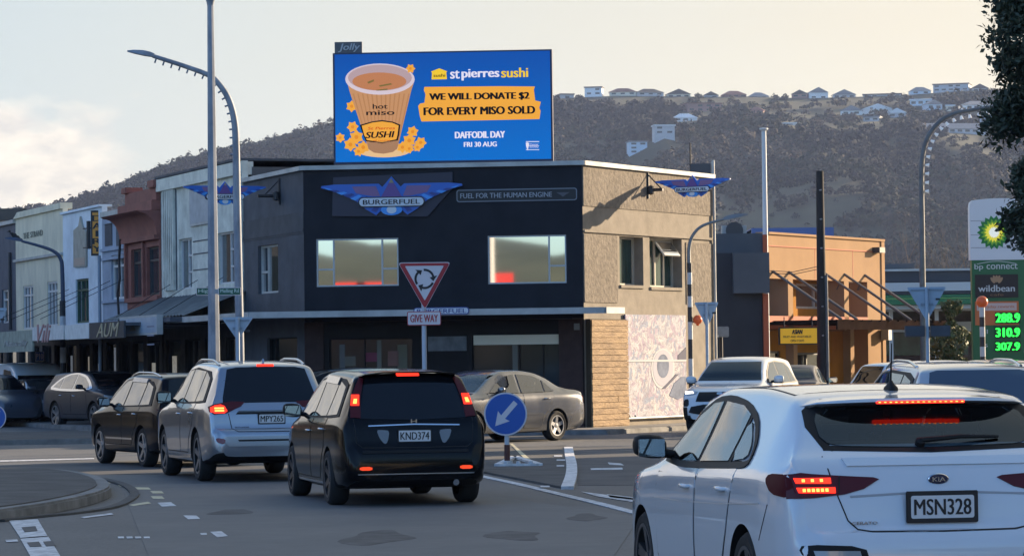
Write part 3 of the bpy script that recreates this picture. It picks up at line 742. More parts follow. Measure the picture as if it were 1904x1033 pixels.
ramp = t.nodes.new('ShaderNodeValToRGB'); t.links.new(vor2.outputs['Color'], ramp.inputs[0]); ramp.color_ramp.interpolation = 'CONSTANT'
cols_ = [(0, (.38, .40, .45)), (.2, (.44, .43, .48)), (.38, (.22, .27, .38)), (.5, (.45, .46, .48)), (.66, (.33, .28, .37)), (.8, (.27, .28, .35)), (.9, (.44, .46, .50))]
for i, (pz, cc) in enumerate(cols_):
    e = ramp.color_ramp.elements[i] if i < 2 else ramp.color_ramp.elements.new(pz); e.position = pz; e.color = (*cc, 1)
lines = wmath('LESS_THAN', vor.outputs['Distance'], .035, tree=t)
d2 = N(t, 'ShaderNodeTexNoise', Scale=14.0, Detail=5.0, Roughness=.7); t.links.new(vadd.outputs[0], d2.inputs[0])
spl = wmath('GREATER_THAN', d2.outputs[0], .55, tree=t)
c_ = wmix(wmath('MULTIPLY', lines, .85, tree=t), ramp.outputs[0], (.16, .13, .19), t)
c_ = wmix(wmath('MULTIPLY', spl, .55, tree=t), c_, (.20, .16, .19), t)
t.links.new(c_, bsd.inputs['Base Color'])
mb = MB(); mb.box(a, b, -.06, -.021, .32, d); mural = part(mb, 'mural_panel', m_mur, FR)
mb = MB(); mb.tube([(a-.05, -.1, .3), (b+.1, -.1, .3)], .025, 6); mb.tube([(a+.15, -.1, .3), (a+.15, -.02, .42)], .02, 5); mb.tube([(a+.45, -.1, .3), (a+.45, -.02, .42)], .02, 5); part(mb, 'bottom_rail', m_trim, FR)
# painted emblem shapes of the mural
def ellipse(cx, cz, rx_, rz_, n=20, a0=0, a1=2*PI): return [(cx+rx_*math.cos(a0+(a1-a0)*i/n), cz+rz_*math.sin(a0+(a1-a0)*i/n)) for i in range(n)]
m_pb = mat('mural_blue', (.10, .14, .24), .8, nz=.3, nscale=6); m_pn = mat('mural_navy', (.03, .035, .09), .8); m_ppk = mat('mural_pink', (.36, .36, .43), .8); m_pw = mat('mural_white', (.44, .45, .48), .8)
def mur(pl, mt, lv, name='mural_shape'):
    q = [FR.uv(x, y) for x, y in pl]; mb = MB(); mb.prism(q, -.062-lv*.0035, -.059, mt and None); return part(mb, name, mt, FR)
mur([(1228+22*math.cos(k*PI/10), 685+38*math.sin(k*PI/10)) for k in range(20)], m_pw, 1)
mur([(1228+19*math.cos(k*PI/10), 684+34*math.sin(k*PI/10)) for k in range(20)], m_ppk, 2)
mur([(1228+11*math.cos(k*PI/10), 680+22*math.sin(k*PI/10)) for k in range(20)], m_pb, 3)
mur([(1240, 735), (1249, 712), (1262, 700), (1271, 700), (1271, 735), (1256, 742)], m_pb, 2)
mur([(1256, 660), (1271, 645), (1271, 668), (1256, 668)], m_pn, 2)
mur([(1160, 669), (1271, 668), (1271, 671.5), (1160, 672.5)], m_pw, 4)
mur([(1252, 695), (1257, 695), (1232, 722), (1226, 722)], m_pn, 4)
# footpath round the corner
fp = [off(FL, -40, 2.6).to_2d(), isect(off(FL, 0, 2.6).to_2d(), dL, off(FF, 0, 2.3).to_2d(), dF), isect(off(FF, 0, 2.3).to_2d(), dF, off(FR, 0, 1.5).to_2d(), dR), off(FR, 50, 1.5).to_2d(), off(FR, 50, -1).to_2d(), Vector((1, 100)), off(FL, -40, -1).to_2d()]
mb = MB(); mb.prism([tuple(q) for q in fp], 0, .13, plane='xy'); tag(mb.build('footpath_kerb', m_kerb, bevel=.02), kind='structure')
sheet('footpath', inset([Vector(q) for q in fp], .15), .136, m_path)

# ---- signs of the corner building
m_navy = mat('sign_navy', (.02, .05, .25), .45); m_blue1 = mat('sign_blue', (.02, .12, .50), .4); m_blue2 = mat('sign_light_blue', (.05, .30, .78), .4)
m_purp = mat('sign_purple', (.14, .07, .26), .5); m_mauve = mat('sign_mauve', (.22, .12, .26), .5); m_swhite = mat('sign_white', (.62, .66, .72), .45); m_sblack = mat('sign_black', (.01, .01, .014), .5)
m_gold = mat('sign_gold', (.30, .25, .15), .5)
WINGP = [(0, -.42), (.09, -.42), (.14, -.30), (.22, -.46), (.36, -.28), (.50, -.02), (.66, .16), (.84, .30), (1.0, .40), (.99, .46), (.80, .50), (.40, .50), (.18, .50), (.13, .40), (.08, .52), (0, .72)]
def winged(parent, cx, cz, hw_, hh, y0, F=None, label_text='BURGERFUEL', lod=1, th=.04, both=False):
    """the winged emblem: half width hw_, half height hh, centred at cx, cz in the xz plane"""
    def T(pts, mir=1): return [(cx+mir*x*hw_, cz+z*hh) for x, z in pts]
    out_ = []
    full = WINGP + [(-x, z) for x, z in WINGP[::-1] if x > 0]
    mb = MB(); mb.prism(T(full), y0-th, y0); out_.append(mb.build('wing_board', m_blue1, parent))
    sides = (1,) if not both else (1, -1)
    for fs_ in sides:
        e = y0-th if fs_ == 1 else y0
        def lay(pts, k, mt, name):
            mb = MB(); a_, b_ = (e-.006*k, e+.001) if fs_ == 1 else (e-.001, e+.006*k)
            mb.prism(pts, a_, b_); out_.append(mb.build(name, mt, parent))
        for s in (1, -1):
            lay(T([(.22, .43), (.56, .43), (.5, .22), (.26, .12), (.16, .12)], s), 1, m_mauve, 'wing_patch')
            for k in range(8):
                f = k/7; x0 = .22+.68*f; z0 = -.36+.70*f**.8
                lay(T([(x0, z0), (x0+.07, z0+.05+.03*f), (x0-.02-.14*(1-f)*.4, .02+.36*f), (x0-.07-.1*(1-f)*.4, -.02+.36*f)], s), 2, m_blue2 if k % 2 else m_navy, 'feather')
        lay(T([(-.17, .0), (.17, .0), (0, .66)]), 3, m_purp, 'pyramid'); lay(T([(-.035, .52), (.035, .52), (0, .66)]), 4, m_gold, 'pyramid_tip')
        lay([(cx+.15*hw_*math.cos(a), cz-.3*hh+.17*hh*math.sin(a)) for a in [k*PI/10 for k in range(20)]], 3, m_blue2, 'roundel')
        lay([(cx+.07*hw_*math.cos(a), cz-.3*hh+.12*hh*math.sin(a)) for a in [k*PI/10 for k in range(20)]], 4, m_swhite, 'roundel_eye')
        def pill(w_, h_, k, mt):
            pts = []
            for sx in (1, -1):
                for i in range(9):
                    a = -PI/2+PI*i/8
                    pts.append((cx+sx*(w_-h_+h_*math.cos(a)), cz-.06*hh+(h_*math.sin(a) if sx == 1 else -h_*math.sin(a))))
            lay(pts, k, mt, 'name_plate')
        pill(.47*hw_, .155*hh, 5, m_sblack); pill(.455*hw_, .125*hh, 6, m_swhite)
        tm = text_mb(label_text, cx-.40*hw_, cx+.40*hw_, cz-.06*hh-.075*hh, cz-.06*hh+.075*hh, 0, .008, bold=.02)
        if fs_ == 1: tm.v = [(x, y+e-.036, z) for x, y, z in tm.v]
        else: tm.v = [(2*cx-x, e+.036-y, z) for x, y, z in tm.v]
        out_.append(tm.build('lettering', m_sblack, parent))
    return out_
a, b, c, d = FF.rect(598, 331, 861, 400)
sg = thing('wall_sign', 'large winged blue and purple sign on a dark backing panel on the black front', 'sign')
inframe(sg, FF)
winged(sg, (a+b)/2, (c+d)/2-.08, (b-a)/2, (d-c)*.88, -.06)
q = [FF.uv(x, y) for x, y in [(620, 330), (842, 320), (842, 350), (795, 403), (618, 402)]]
mb = MB(); mb.prism(q, -.05, -.004); mb.build('backing_panel', mat('sign_backing', (.022, .02, .04), .5), sg)
sg = thing('wall_sign', 'long narrow outlined sign with raised slogan lettering on the black front', 'sign'); inframe(sg, FF)
a, b, c, d = FF.rect(849, 351, 1073, 374)
def rrect(a, b, c, d, r, n=5):
    pts = []
    for cx, cz, s in ((b-r, d-r, 0), (a+r, d-r, 1), (a+r, c+r, 2), (b-r, c+r, 3)):
        for i in range(n+1): t_ = PI/2*(s+i/n); pts.append((cx+r*math.cos(t_), cz+r*math.sin(t_)))
    return pts
def slant(mb, F, ref): return mb
mb = MB(); mb.prism(rrect(a, b, c, d, .06), -.02, -.003); mb.build('outline', mat('sign_outline', (.20, .22, .26), .5), sg)
mb = MB(); mb.prism(rrect(a+.022, b-.022, c+.022, d-.022, .045), -.024, -.004); mb.build('panel', m_sblack, sg)
text_mb('FUEL FOR THE HUMAN ENGINE', a+.09, a+.09+(b-a)*.76, c+.085, d-.085, -.024, .012, bold=.012).build('lettering', mat('sign_letters_grey', (.34, .36, .4), .5), sg)
mb = MB(); x0 = a+(b-a)*.83; zc = (c+d)/2; mb.prism([(x0, zc+.04), (x0+.3, zc+.04), (x0+.2, zc-.02), (x0+.15, zc-.06), (x0+.1, zc-.02)], -.03, -.022); mb.build('emblem', mat('sign_emblem_grey', (.08, .08, .1), .5), sg)
# name plate on the canopy edge
FCn = Frame(Vector((k1.x, k1.y, 0)), k2-k1)
sg = thing('canopy_sign', 'small white name plate standing on the canopy edge behind the give way sign', 'sign'); inframe(sg, FCn)
a, b, c, d = FCn.rect(770, 571, 873, 585); mb = MB(); mb.prism(rrect(a, b, c, d, .07), -.10, -.055); mb.build('board_edge', m_navy, sg)
mb = MB(); mb.prism(rrect(a+.02, b-.02, c+.02, d-.02, .05), -.105, -.06); mb.build('board', m_swhite, sg)
text_mb('BURGERFUEL', a+.08, b-.06, c+.035, d-.035, -.105, .008, bold=.02).build('lettering', m_navy, sg)
# projecting winged signs on arms
def blade(label, u, zc, F, hw_, hh, reach, side=1, dz=0):
    t_ = thing('projecting_sign', label, 'sign', group='winged signs on arms')
    inframe(t_, F); t_.matrix_basis = t_.matrix_basis @ Matrix.Translation((u, 0, 0)) @ Matrix.Rotation(R(-90*side), 4, 'Z')
    s_ = side   # local x points away from the wall for side 1, into the wall for side -1
    winged(t_, s_*(reach+hw_), zc, hw_, hh, .02, th=.05, both=True)
    mb = MB(); mb.tube([(0, 0, zc+dz), (s_*(reach+.2), 0, zc+dz)], .04, 8); mb.tube([(s_*.02, 0, zc+dz-.2), (s_*.02, 0, zc+dz+.42)], .035, 8)
    mb.lathe([(.0, -.12), (.09, -.08), (.09, .08), (0, .12)], 10, M=Matrix.Translation((s_*.1, 0, zc+dz))); mb.tube([(s_*.04, 0, zc+dz+.36), (s_*.4, 0, zc+dz)], .015, 6)
    mb.build('arm', mat('arm_steel', (.04, .04, .045), .5, metal=.4), t_)
    return t_
u, zc = FR.uv(1203, 352)
blade('winged sign on an arm from the sunlit tan side wall', u, zc-.02, FR, .98, .43, .22)
u, zc = FL.uv(521, 366)
blade('winged sign on an arm from the dark grey left wall, behind the lamp posts', u, zc+.02, FL, 1.0, .46, .35, side=-1)
# ------------------------------------------------------------------ billboard on the roof
FB = Frame(P(622, 303, 76.3), P(1025, 298, 76.0)-P(622, 303, 76.3))
bb = thing('billboard', 'big blue lit advertising screen with a cup of soup standing on the corner building roof', 'billboard'); inframe(bb, FB)
def emat(name, col, e=1.0):
    if name in MATS: return MATS[name]
    M = bpy.data.materials.new(name); M.use_nodes = True; b = M.node_tree.nodes['Principled BSDF']
    b.inputs['Base Color'].default_value = (*[c*.15 for c in col], 1); b.inputs['Roughness'].default_value = .7; b.inputs['Specular IOR Level'].default_value = .1
    b.inputs['Emission Color'].default_value = (*col, 1); b.inputs['Emission Strength'].default_value = e; MATS[name] = M; return M
a, b, c, d = FB.rect(622, 97, 1025, 301)
e1_ = FB.uv(622, 99); e2_ = FB.uv(1021, 94); e3_ = FB.uv(1026, 298); e4_ = FB.uv(623, 303)
mb = MB(); mb.box(a-.03, b+.03, 0, .35, c-.02, d+.02); mb.build('cabinet', mat('cabinet_navy', (.02, .03, .08), .5), bb)
ES = .35
def screen_blue():
    M = emat('screen_blue', (.006, .10, .55), ES); t = M.node_tree
    tc_ = t.nodes.new('ShaderNodeTexCoord'); sp_ = t.nodes.new('ShaderNodeSeparateXYZ'); t.links.new(tc_.outputs['Generated'], sp_.inputs[0])
    t.links.new(wmix(sp_.outputs['Z'], (.006, .17, .62), (.008, .085, .40), t), t.nodes['Principled BSDF'].inputs['Emission Color']); return M
mb = MB(); mb.box(a+.015, b-.015, -.012, 0, c+.03, d-.015); mb.build('screen', screen_blue(), bb)
def bl(name, mt, pts, k, px=True):
    q = [FB.uv(x, y) for x, y in pts] if px else pts
    mb = MB(); mb.prism(q, -.012-.004*k, -.011); return mb.build(name, mt, bb)
def ZP(x, y): return 600+x/3.973, 60+y/3.973       # reading positions off an enlarged crop
def zp(l): return [ZP(x, y) for x, y in l]
o_ = emat('ad_orange', (.93, .42, .055), ES); ow = emat('ad_orange_deep', (.80, .28, .03), ES); aw = emat('ad_white', (.85, .80, .92), ES); ak = emat('ad_black', (.008, .008, .012), ES)
bl('poster_disc', emat('ad_cream', (.85, .55, .28), ES), zp([(450+205*math.cos(k*PI/14), 870+55*math.sin(k*PI/14)) for k in range(28)]), 1)
def flower(cx, cy, r, k, rot=0):
    pts = []
    for i in range(12):
        a_ = rot+i*PI/6; q = r*(1 if i % 2 == 0 else .68); pts.append(ZP(cx+q*math.cos(a_), cy+q*math.sin(a_)))
    bl('poster_flower', o_, pts, k); bl('poster_flower_centre', ow, zp([(cx+r*.28*math.cos(i*PI/5), cy+r*.28*math.sin(i*PI/5)) for i in range(10)]), k+1)
random.seed(11)
for cx, cy, r in [(130, 780, 38), (215, 548, 45), (222, 700, 45), (205, 830, 52), (250, 775, 55), (300, 850, 50), (265, 880, 40), (590, 850, 45), (640, 800, 52), (665, 735, 45), (725, 815, 45), (640, 860, 38), (700, 850, 36)]: flower(cx, cy, r, 2, random.random())
# cup
cupw = emat('ad_cup_white', (.72, .60, .66), ES); cupb = emat('ad_cup_tan', (.60, .30, .14), ES); cupd = emat('ad_cup_rib', (.50, .235, .105), ES)
bl('poster_cup', cupb, zp([(185, 380), (672, 380), (655, 430), (552, 860), (520, 885), (450, 898), (380, 890), (340, 865), (200, 440)]), 4)
for i in range(13):
    f = (i+.5)/13; xt = 205+f*445; xb = 338+f*212; bl('poster_cup_rib', cupd, zp([(xt, 455), (xt+10, 455), (xb+5, 868), (xb, 868)]), 5)
bl('poster_cup_shade', emat('ad_cup_base', (.42, .22, .12), ES), zp([(330, 815), (566, 800), (552, 860), (520, 885), (450, 898), (380, 890), (340, 865)]), 6)
bl('poster_cup_rim', cupw, zp([(424+256*math.cos(k*PI/16), 348+115*math.sin(k*PI/16)) for k in range(32)]), 6)
bl('poster_cup_inside', emat('ad_cup_inner', (.50, .36, .38), ES), zp([(424+236*math.cos(k*PI/16), 338+96*math.sin(k*PI/16)) for k in range(32)]), 7)
bl('poster_soup', emat('ad_soup', (.55, .22, .10), ES), zp([(420+200*math.cos(k*PI/16), 365+66*math.sin(k*PI/16)) for k in range(32)]), 8)
sg_ = emat('ad_soup_green', (.22, .16, .05), ES)
bl('poster_soup_leaf', sg_, zp([(330, 370), (380, 350), (380, 365), (340, 382)]), 9); bl('poster_soup_leaf', sg_, zp([(415, 395), (505, 378), (515, 388), (425, 405)]), 9); bl('poster_soup_leaf', sg_, zp([(395, 428), (480, 418), (480, 428), (400, 434)]), 9)
flower(650, 270, 36, 10)
def adt(s, x0, x1, y0, y1, mt, bold=.0, k=9, shear=0, name='lettering', arc=0, sk=0):
    p0, p1 = ZP(x0, y1), ZP(x1, y0)
    u0, z0 = FB.uv(*p0); u1, z1 = FB.uv(*p1)
    mb = text_mb(s, u0, u1, z0, z1, -.012-.004*k, .003, bold=bold, shear=shear, arc=arc)
    mb.v = [(x, y, z+sk*(x-u0)) for x, y, z in mb.v]
    return mb.build(name, mt, bb)
# (pixel rows of the crop already carry the slight tilt of the picture, so the boxes are given at their centres)
adt('hot', 372, 480, 530, 568, ak, .03); adt('miso', 325, 530, 575, 615, ak, .04)
bl('poster_label', ak, zp([(275, 686), (365, 660), (440, 650), (520, 662), (575, 684), (566, 760), (556, 800), (440, 824), (320, 806), (300, 760)]), 6)
bl('poster_label_face', o_, zp([(290, 692), (370, 668), (440, 660), (515, 670), (562, 690), (553, 760), (545, 792), (440, 812), (328, 798), (308, 760)]), 7)
adt('SUSHI', 320, 530, 735, 785, ak, .05, shear=.2, sk=.02); 
adt('St Pierres', 335, 535, 698, 722, emat('ad_red', (.6, .06, .01), ES), .02, shear=.2); adt('of course', 375, 500, 792, 806, emat('ad_red', (.6, .06, .01), ES), .02)
# brand line
bl('poster_house_mark', emat('ad_yellow', (.95, .62, .04), ES), zp([(805, 350), (808, 300), (800, 292), (862, 268), (920, 290), (913, 298), (918, 348)]), 2)
adt('sushi', 820, 905, 308, 332, ak, .03, 4)
adt('st', 945, 1010, 283, 345, aw, .035, 3); adt('pierres', 1030, 1302, 270, 358, aw, .035, 3)
adt('sushi', 1322, 1515, 262, 336, emat('ad_yellow', (.95, .62, .04), ES), .035, 3)
bl('poster_banner', o_, zp([(752, 405), (1300, 400), (1568, 402), (1560, 425), (1570, 505), (1612, 515), (1600, 560), (1610, 580), (1602, 642), (1150, 652), (730, 660), (718, 620), (706, 545), (720, 528), (752, 522), (760, 460), (748, 430)]), 2)
adt('WE WILL DONATE $2', 792, 1524, 440, 510, ak, .065, 4, sk=-.004); adt('FOR EVERY MISO SOLD', 750, 1566, 543, 615, ak, .065, 4, sk=-.002)
adt('DAFFODIL DAY', 980, 1345, 730, 785, aw, .05, 3); adt('FRI 30 AUG', 1045, 1285, 808, 848, aw, .045, 3)
adt('Cancer', 1530, 1595, 822, 836, aw, .01, 3); adt('Society', 1530, 1595, 842, 856, aw, .01, 3)
for y0, y1 in ((806, 811), (838, 841), (866, 870)): bl('poster_logo_line', aw, zp([(1502, y0), (1600, y0), (1600, y1), (1502, y1)]), 3)
bl('poster_logo_mark', aw, zp([(1500, 818), (1515, 814), (1526, 822), (1515, 875), (1506, 850)]), 3)
mb = MB()
for x in np.linspace(a+.3, b-.3, 6): mb.box(x-.05, x+.05, .05, .15, ZT-.1, c+.1); mb.tube([(x, .3, d-.4), (x, 1.9, ZT-.1)], .04, 6)
mb.build('support_frame', mat('galvanised', (.3, .31, .32), .5, metal=.5, nz=.3), bb)
j = thing('name_board', 'small grey name board on top of the left end of the billboard', 'sign'); inframe(j, FB)
a, b, c, d2_ = FB.rect(622, 78, 673, 101); mb = MB(); mb.box(a, b, .02, .1, d+.021, d2_); mb.build('board', mat('jolly_board', (.13, .14, .16), .6, nz=.4, nscale=5), j)
adj = text_mb('Jolly', a+.09, b-.05, d+.04, d2_-.04, .018, .01, bold=.02, shear=.25); adj.build('lettering', mat('jolly_letters', (.42, .44, .47), .5), j)

# ------------------------------------------------------------------ left row of shops (frame FL, negative u)
def U(px, py=560): return FL.uv(px, py)[0]
def ztop(px, py): return FL.uv(px, py)[1]
def shop(label, x0, x1, zt, material, holes, yoff=0, depth=11, hd=.16, z0=2.7):
    t = thing('shop_building', label, 'building'); inframe(t, FL)
    u0, u1 = U(x0), U(x1)
    mb = MB(); wall_holes(mb, u0, u1, z0, zt, holes, hd, y=yoff); mb.build('wall', material, t)
    mb = MB(); mb.box(u0+.01, u1-.01, yoff+hd+.1, depth, 0, zt-.15); mb.build('roof', m_roofm, t)
    # ground floor under the verandah
    n = max(2, int((u1-u0)/1.6)); hs = []
    for i in range(n):
        a_ = u0+(u1-u0)*(i+.12)/n; b_ = u0+(u1-u0)*(i+.88)/n; hs.append((a_, b_, .5 if i % 3 else .1, 2.35))
    mb = MB(); wall_holes(mb, u0, u1, 0, z0-.002, hs, .2, y=yoff+.04); mb.build('shopfront', mat('shopfront_'+str(int(x0)), (random.uniform(.02, .06),)*3, .7, nz=.4), t)
    for h in hs:
        w = window(t, *h, yoff+.1, m_dark, m_glassd, cols=(.5,) if h[2] > .3 else (), t=.05, name='shop_window')
        if random.random() < .75:
            q = MB(); xa = random.uniform(h[0]+.05, h[1]-.4); xb = min(xa+random.uniform(.2, .5), h[1]-.06); za = random.uniform(.8, 1.5); zb = za+random.uniform(.3, .8)
            q.box(xa, xb, yoff+.135, yoff+.143, za, min(zb, 2.28)); q.build('glowing_poster', mat('poster_%d' % random.randint(0, 3), random.choice([(.65, .6, .5), (.35, .4, .48), (.75, .7, .62), (.45, .22, .12)]), .8, nz=.4, nscale=7, emit=.10), t)  # faint emission added so the posters brighten the dark shopfront
    return t, u0, u1
def rc(*a, off=0): return FL.rect(*a, off=off)
m_bluish = mat('glass_sky', (.03, .04, .05), .03, ior=4.5)
m_frw = mat('window_frame_white', (.6, .6, .6), .5); m_frg = mat('window_frame_green', (.03, .09, .06), .5); m_frd = mat('window_frame_dark', (.05, .05, .055), .5)
random.seed(21)
# B: cream building with louvre strip
zB = (ztop(308, 330)+ztop(456, 298))/2
hB = [rc(333, 443, 357, 537), rc(405, 431, 440, 527)]
m_cream = mat('render_cream', (.70, .70, .62), .85, nz=.25, nscale=1.5, bump=.004, bscale=12, nz2=.2, n2scale=3)
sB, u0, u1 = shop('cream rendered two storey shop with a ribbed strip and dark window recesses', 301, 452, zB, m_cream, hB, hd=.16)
u1 -= .02
for k, h in enumerate(hB): window(sB, h[0], h[1], h[2], h[3], .07, m_frw, m_bluish, cols=(.55, .8), rows=((.33, 1, 3), (.66, 1, 3)), t=.045)
mb = MB(); mb.box(u0-.1, u1, -.12, .3, zB-.34, zB-.02); mb.build('fascia', mat('fascia_cream', (.72, .71, .62), .75, nz=.2), sB)
mb = MB(); mb.box(u0-.1, u1, -.14, 6, zB, zB+.06); mb.build('coping', m_dkgrey, sB)
a, b, c, d = rc(308, 350, 329, 540)
mb = MB(); mb.box(a, b, -.02, -.001, c, zB-.35); mb.build('recess_panel', m_dkgrey, sB)
for i in range(6):
    x = a+(b-a)*(i+.5)/6; mb = MB(); mb.box(x-.045, x+.045, -.1, -.021, c, zB-.35); mb.build('rib', m_cream, sB)
a, b, c, d = rc(356, 349, 394, 418)
mb = MB(); mb.box(a, b, -.06, -.002, c, d); mb.build('sign_panel', m_trim, sB); mb = MB(); mb.box(a+.06, b-.06, -.066, -.06, c+.06, d-.06); mb.build('sign_face', mat('panel_pale', (.40, .43, .46), .6, nz=.2), sB)
for yy in (446, 470, 500):
    z = ztop(380, yy); mb = MB(); mb.box(hB[0][1]+.15, hB[1][0]-.1, -.012, -.001, z-.014, z+.014); mb.build('wall_joint', m_dkgrey, sB)
a, b, c, d = rc(448, 330, 452, 560); mb = MB(); mb.tube([(u1-.1, -.07, 2.9), (u1-.1, -.07, zB-.4)], .05, 8); mb.build('downpipe', m_trim, sB)
# roof hut behind, dark sloping roof running right
q0 = P(458, 300, 80); mb = MB()
t = thing('roof_structure', 'dark low roof box rising behind the parapet left of the billboard', 'roof box')
q = [P(458, 299, 81), P(545, 316, 84), P(545, 330, 84), P(458, 330, 81)]
mb.add([tuple(v) for v in q]+[tuple(v+Vector((.5, 3, 0))) for v in q], [(0, 1, 2, 3), (4, 7, 6, 5), (0, 4, 5, 1), (3, 2, 6, 7), (1, 5, 6, 2), (0, 3, 7, 4)]); mb.build('wall', mat('hut_blue', (.2, .23, .27), .7), t)
mb = MB(); r_ = [P(455, 296, 80.9), P(548, 314, 83.9), P(548, 320, 83.9), P(455, 306, 80.9)]
mb.add([tuple(v) for v in r_]+[tuple(v+Vector((.5, 3.2, 0))) for v in r_], [(0, 1, 2, 3), (4, 7, 6, 5), (0, 4, 5, 1), (3, 2, 6, 7), (1, 5, 6, 2), (0, 3, 7, 4)]); mb.build('roof', m_dkgrey, t)
# lean-to canopy roof in front of the cream shop
a, b, c, d = rc(300, 540, 455, 590)
zc_ = ztop(380, 548)
mb = MB(); uu0, uu1 = u0, U(458)
n = 26
for i in range(n):
    xa = uu0+(uu1-uu0)*i/n; xb = uu0+(uu1-uu0)*(i+.5)/n; xc = uu0+(uu1-uu0)*(i+1)/n
    mb.add([(xa, -.02, zc_), (xa, -oL-.05, 2.86), (xb, -oL-.05, 2.90), (xb, -.02, zc_+.04), (xc, -oL-.05, 2.86), (xc, -.02, zc_)], [(0, 1, 2, 3), (3, 2, 4, 5)])
mb.build('canopy_roof', mat('corrugated_grey', (.14, .15, .15), .55, metal=.3, nz=.35, nscale=2), sB)
m_rod = mat('stay_rod', (.02, .02, .025), .5)
def rods(parent, xs_, zw, zo, reach, r=.009):
    for u_ in xs_:
        mb = MB(); mb.tube([(u_, 0, zw), (u_, -reach, zo)], r, 6); mb.build('stay_rod', m_rod, parent)
rods(sB, [u0+(uu1-uu0)*f for f in (.15, .45, .75)], zc_+.4, 2.95, oL)
# C: brick red Victorian front
m_red = mat('paint_brick_red', (.30, .11, .085), .8, col2=(.21, .08, .065), nscale=1.6, bump=.006, bscale=12, nz2=.2, n2scale=4)
hC = [rc(247, 463, 269, 552), rc(276, 458, 299, 548)]
zC = ztop(266, 355)
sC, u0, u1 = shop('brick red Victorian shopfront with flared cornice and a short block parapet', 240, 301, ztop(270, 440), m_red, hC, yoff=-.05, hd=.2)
for h in hC: window(sC, *h, .04, m_frd, m_bluish, rows=((.72, 0, 1),), t=.06)
zc0, zc1 = ztop(262, 442), ztop(262, 398)
prof = []
for i in range(9):
    f = i/8; prof.append((-.1-.45*(1-math.cos(f*PI/2))-.02, zc0+(zc1-zc0)*math.sin(f*PI/2)*.92))
prof += [(-.66, zc1), (.3, zc1), (.3, zc0)]
mb = MB(); mb.prism(prof, u0-.55, u1-.02, plane='yz'); mb.build('cornice', m_red, sC, smooth=40)
mb = MB(); mb.box(u0-.1, u1-.02, -.2, .3, zc0-.12, zc0-.002); mb.build('moulding', m_red, sC)
mb = MB(); mb.box(u0-.25, u1-.03, -.25, .4, zc1+.002, zc1+.28); mb.box(u0+.1, u1-.03, -.12, .4, zc1+.28, zC); mb.box(u0-.0, u0+.5, -.2, .3, zC, zC+.16); mb.box(u1-.7, u1-.03, -.2, .3, zC, zC+.2); mb.build('parapet', m_red, sC, bevel=.015)
mb = MB(); mb.box(u0, u1-.02, -.14, -.052, hC[0][2]-.14, hC[0][2]-.02); mb.build('sill', m_red, sC)
for uu in (u0+.02, (hC[0][1]+hC[1][0])/2): mb = MB(); mb.box(uu-.06, uu+.08, -.13, -.051, hC[0][2]-.02, zc0-.13); mb.build('pilaster', m_red, sC)
# D: blue grey building between the dairy and the red front
m_slate = mat('render_blue_grey', (.36, .42, .52), .8, nz=.25, nscale=1.5, bump=.004, bscale=14)
hD = [rc(207, 473, 233, 556)]
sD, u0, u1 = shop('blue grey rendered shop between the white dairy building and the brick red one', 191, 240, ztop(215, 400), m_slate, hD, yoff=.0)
window(sD, *hD[0], .06, m_frw, m_bluish, cols=(.5,), rows=((.75, 0, 2),), t=.07)
mb = MB(); mb.box(u0+.02, u1, -.06, .3, ztop(215, 400), ztop(215, 390)); mb.build('coping', m_trim, sD)
for (x0, x1) in ((196, 209), (217, 224)):
    a, b, c, d = rc(x0, 416, x1, 457); mb = MB(); mb.box(a, b, -.02, -.001, c, d); mb.build('vent_panel', m_dkgrey, sD); mb = MB(); mb.box(a-.08, b+.08, -.06, -.001, d, d+.08); mb.build('moulding', m_slate, sD)
for yy in (463, 480, 560): z = ztop(210, yy); mb = MB(); mb.box(u0, u1, -.08, -.001, z-.04, z+.04); mb.build('string_course', m_slate, sD)
mb = MB(); mb.tube([(u1-.35, -.2, 2.9), (u1-.3, -.25, 3.7), (u1-.15, -.22, 4.1), (u1-.3, -.2, 4.6), (u1-.15, -.2, 5.2)], .035, 6); mb.build('downpipe', m_rod, sD)
# white blue dairy building
m_wblue = mat('render_pale_blue', (.76, .82, .88), .8, nz=.22, nscale=1.2, bump=.003, bscale=14)
hE = [rc(141, 518, 165, 600)]
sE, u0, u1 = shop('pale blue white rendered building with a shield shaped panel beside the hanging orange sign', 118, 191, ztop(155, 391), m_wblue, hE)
window(sE, *hE[0], .05, m_frg, m_bluish, cols=(.34, .67), rows=((.75, 0, 3),), t=.06)
pts = [(140, 497), (163, 495), (163, 432), (156, 420), (152, 402), (149, 420), (140, 428)]
mb = MB(); mb.prism([FL.uv(x, y) for x, y in pts], -.06, -.002); mb.build('shield_panel', mat('panel_buff', (.42, .39, .33), .7, nz=.25, nscale=3), sE)
mb = MB(); mb.prism([FL.uv(x, y) for x, y in [(142, 494), (161, 492), (161, 478), (142, 480)]], -.066, -.06); mb.build('panel_patch', mat('panel_peach', (.45, .34, .27), .7), sE)
mb = MB(); mb.box(u0, u1, -.09, .3, ztop(155, 391), ztop(155, 387)); mb.build('coping', m_wblue, sE)
rods(sE, [u0+.8, u0+3.0], 4.0, 3.0, 2.4)
rods(sD, [U(205), U(232)], 4.1, 3.0, 2.4)
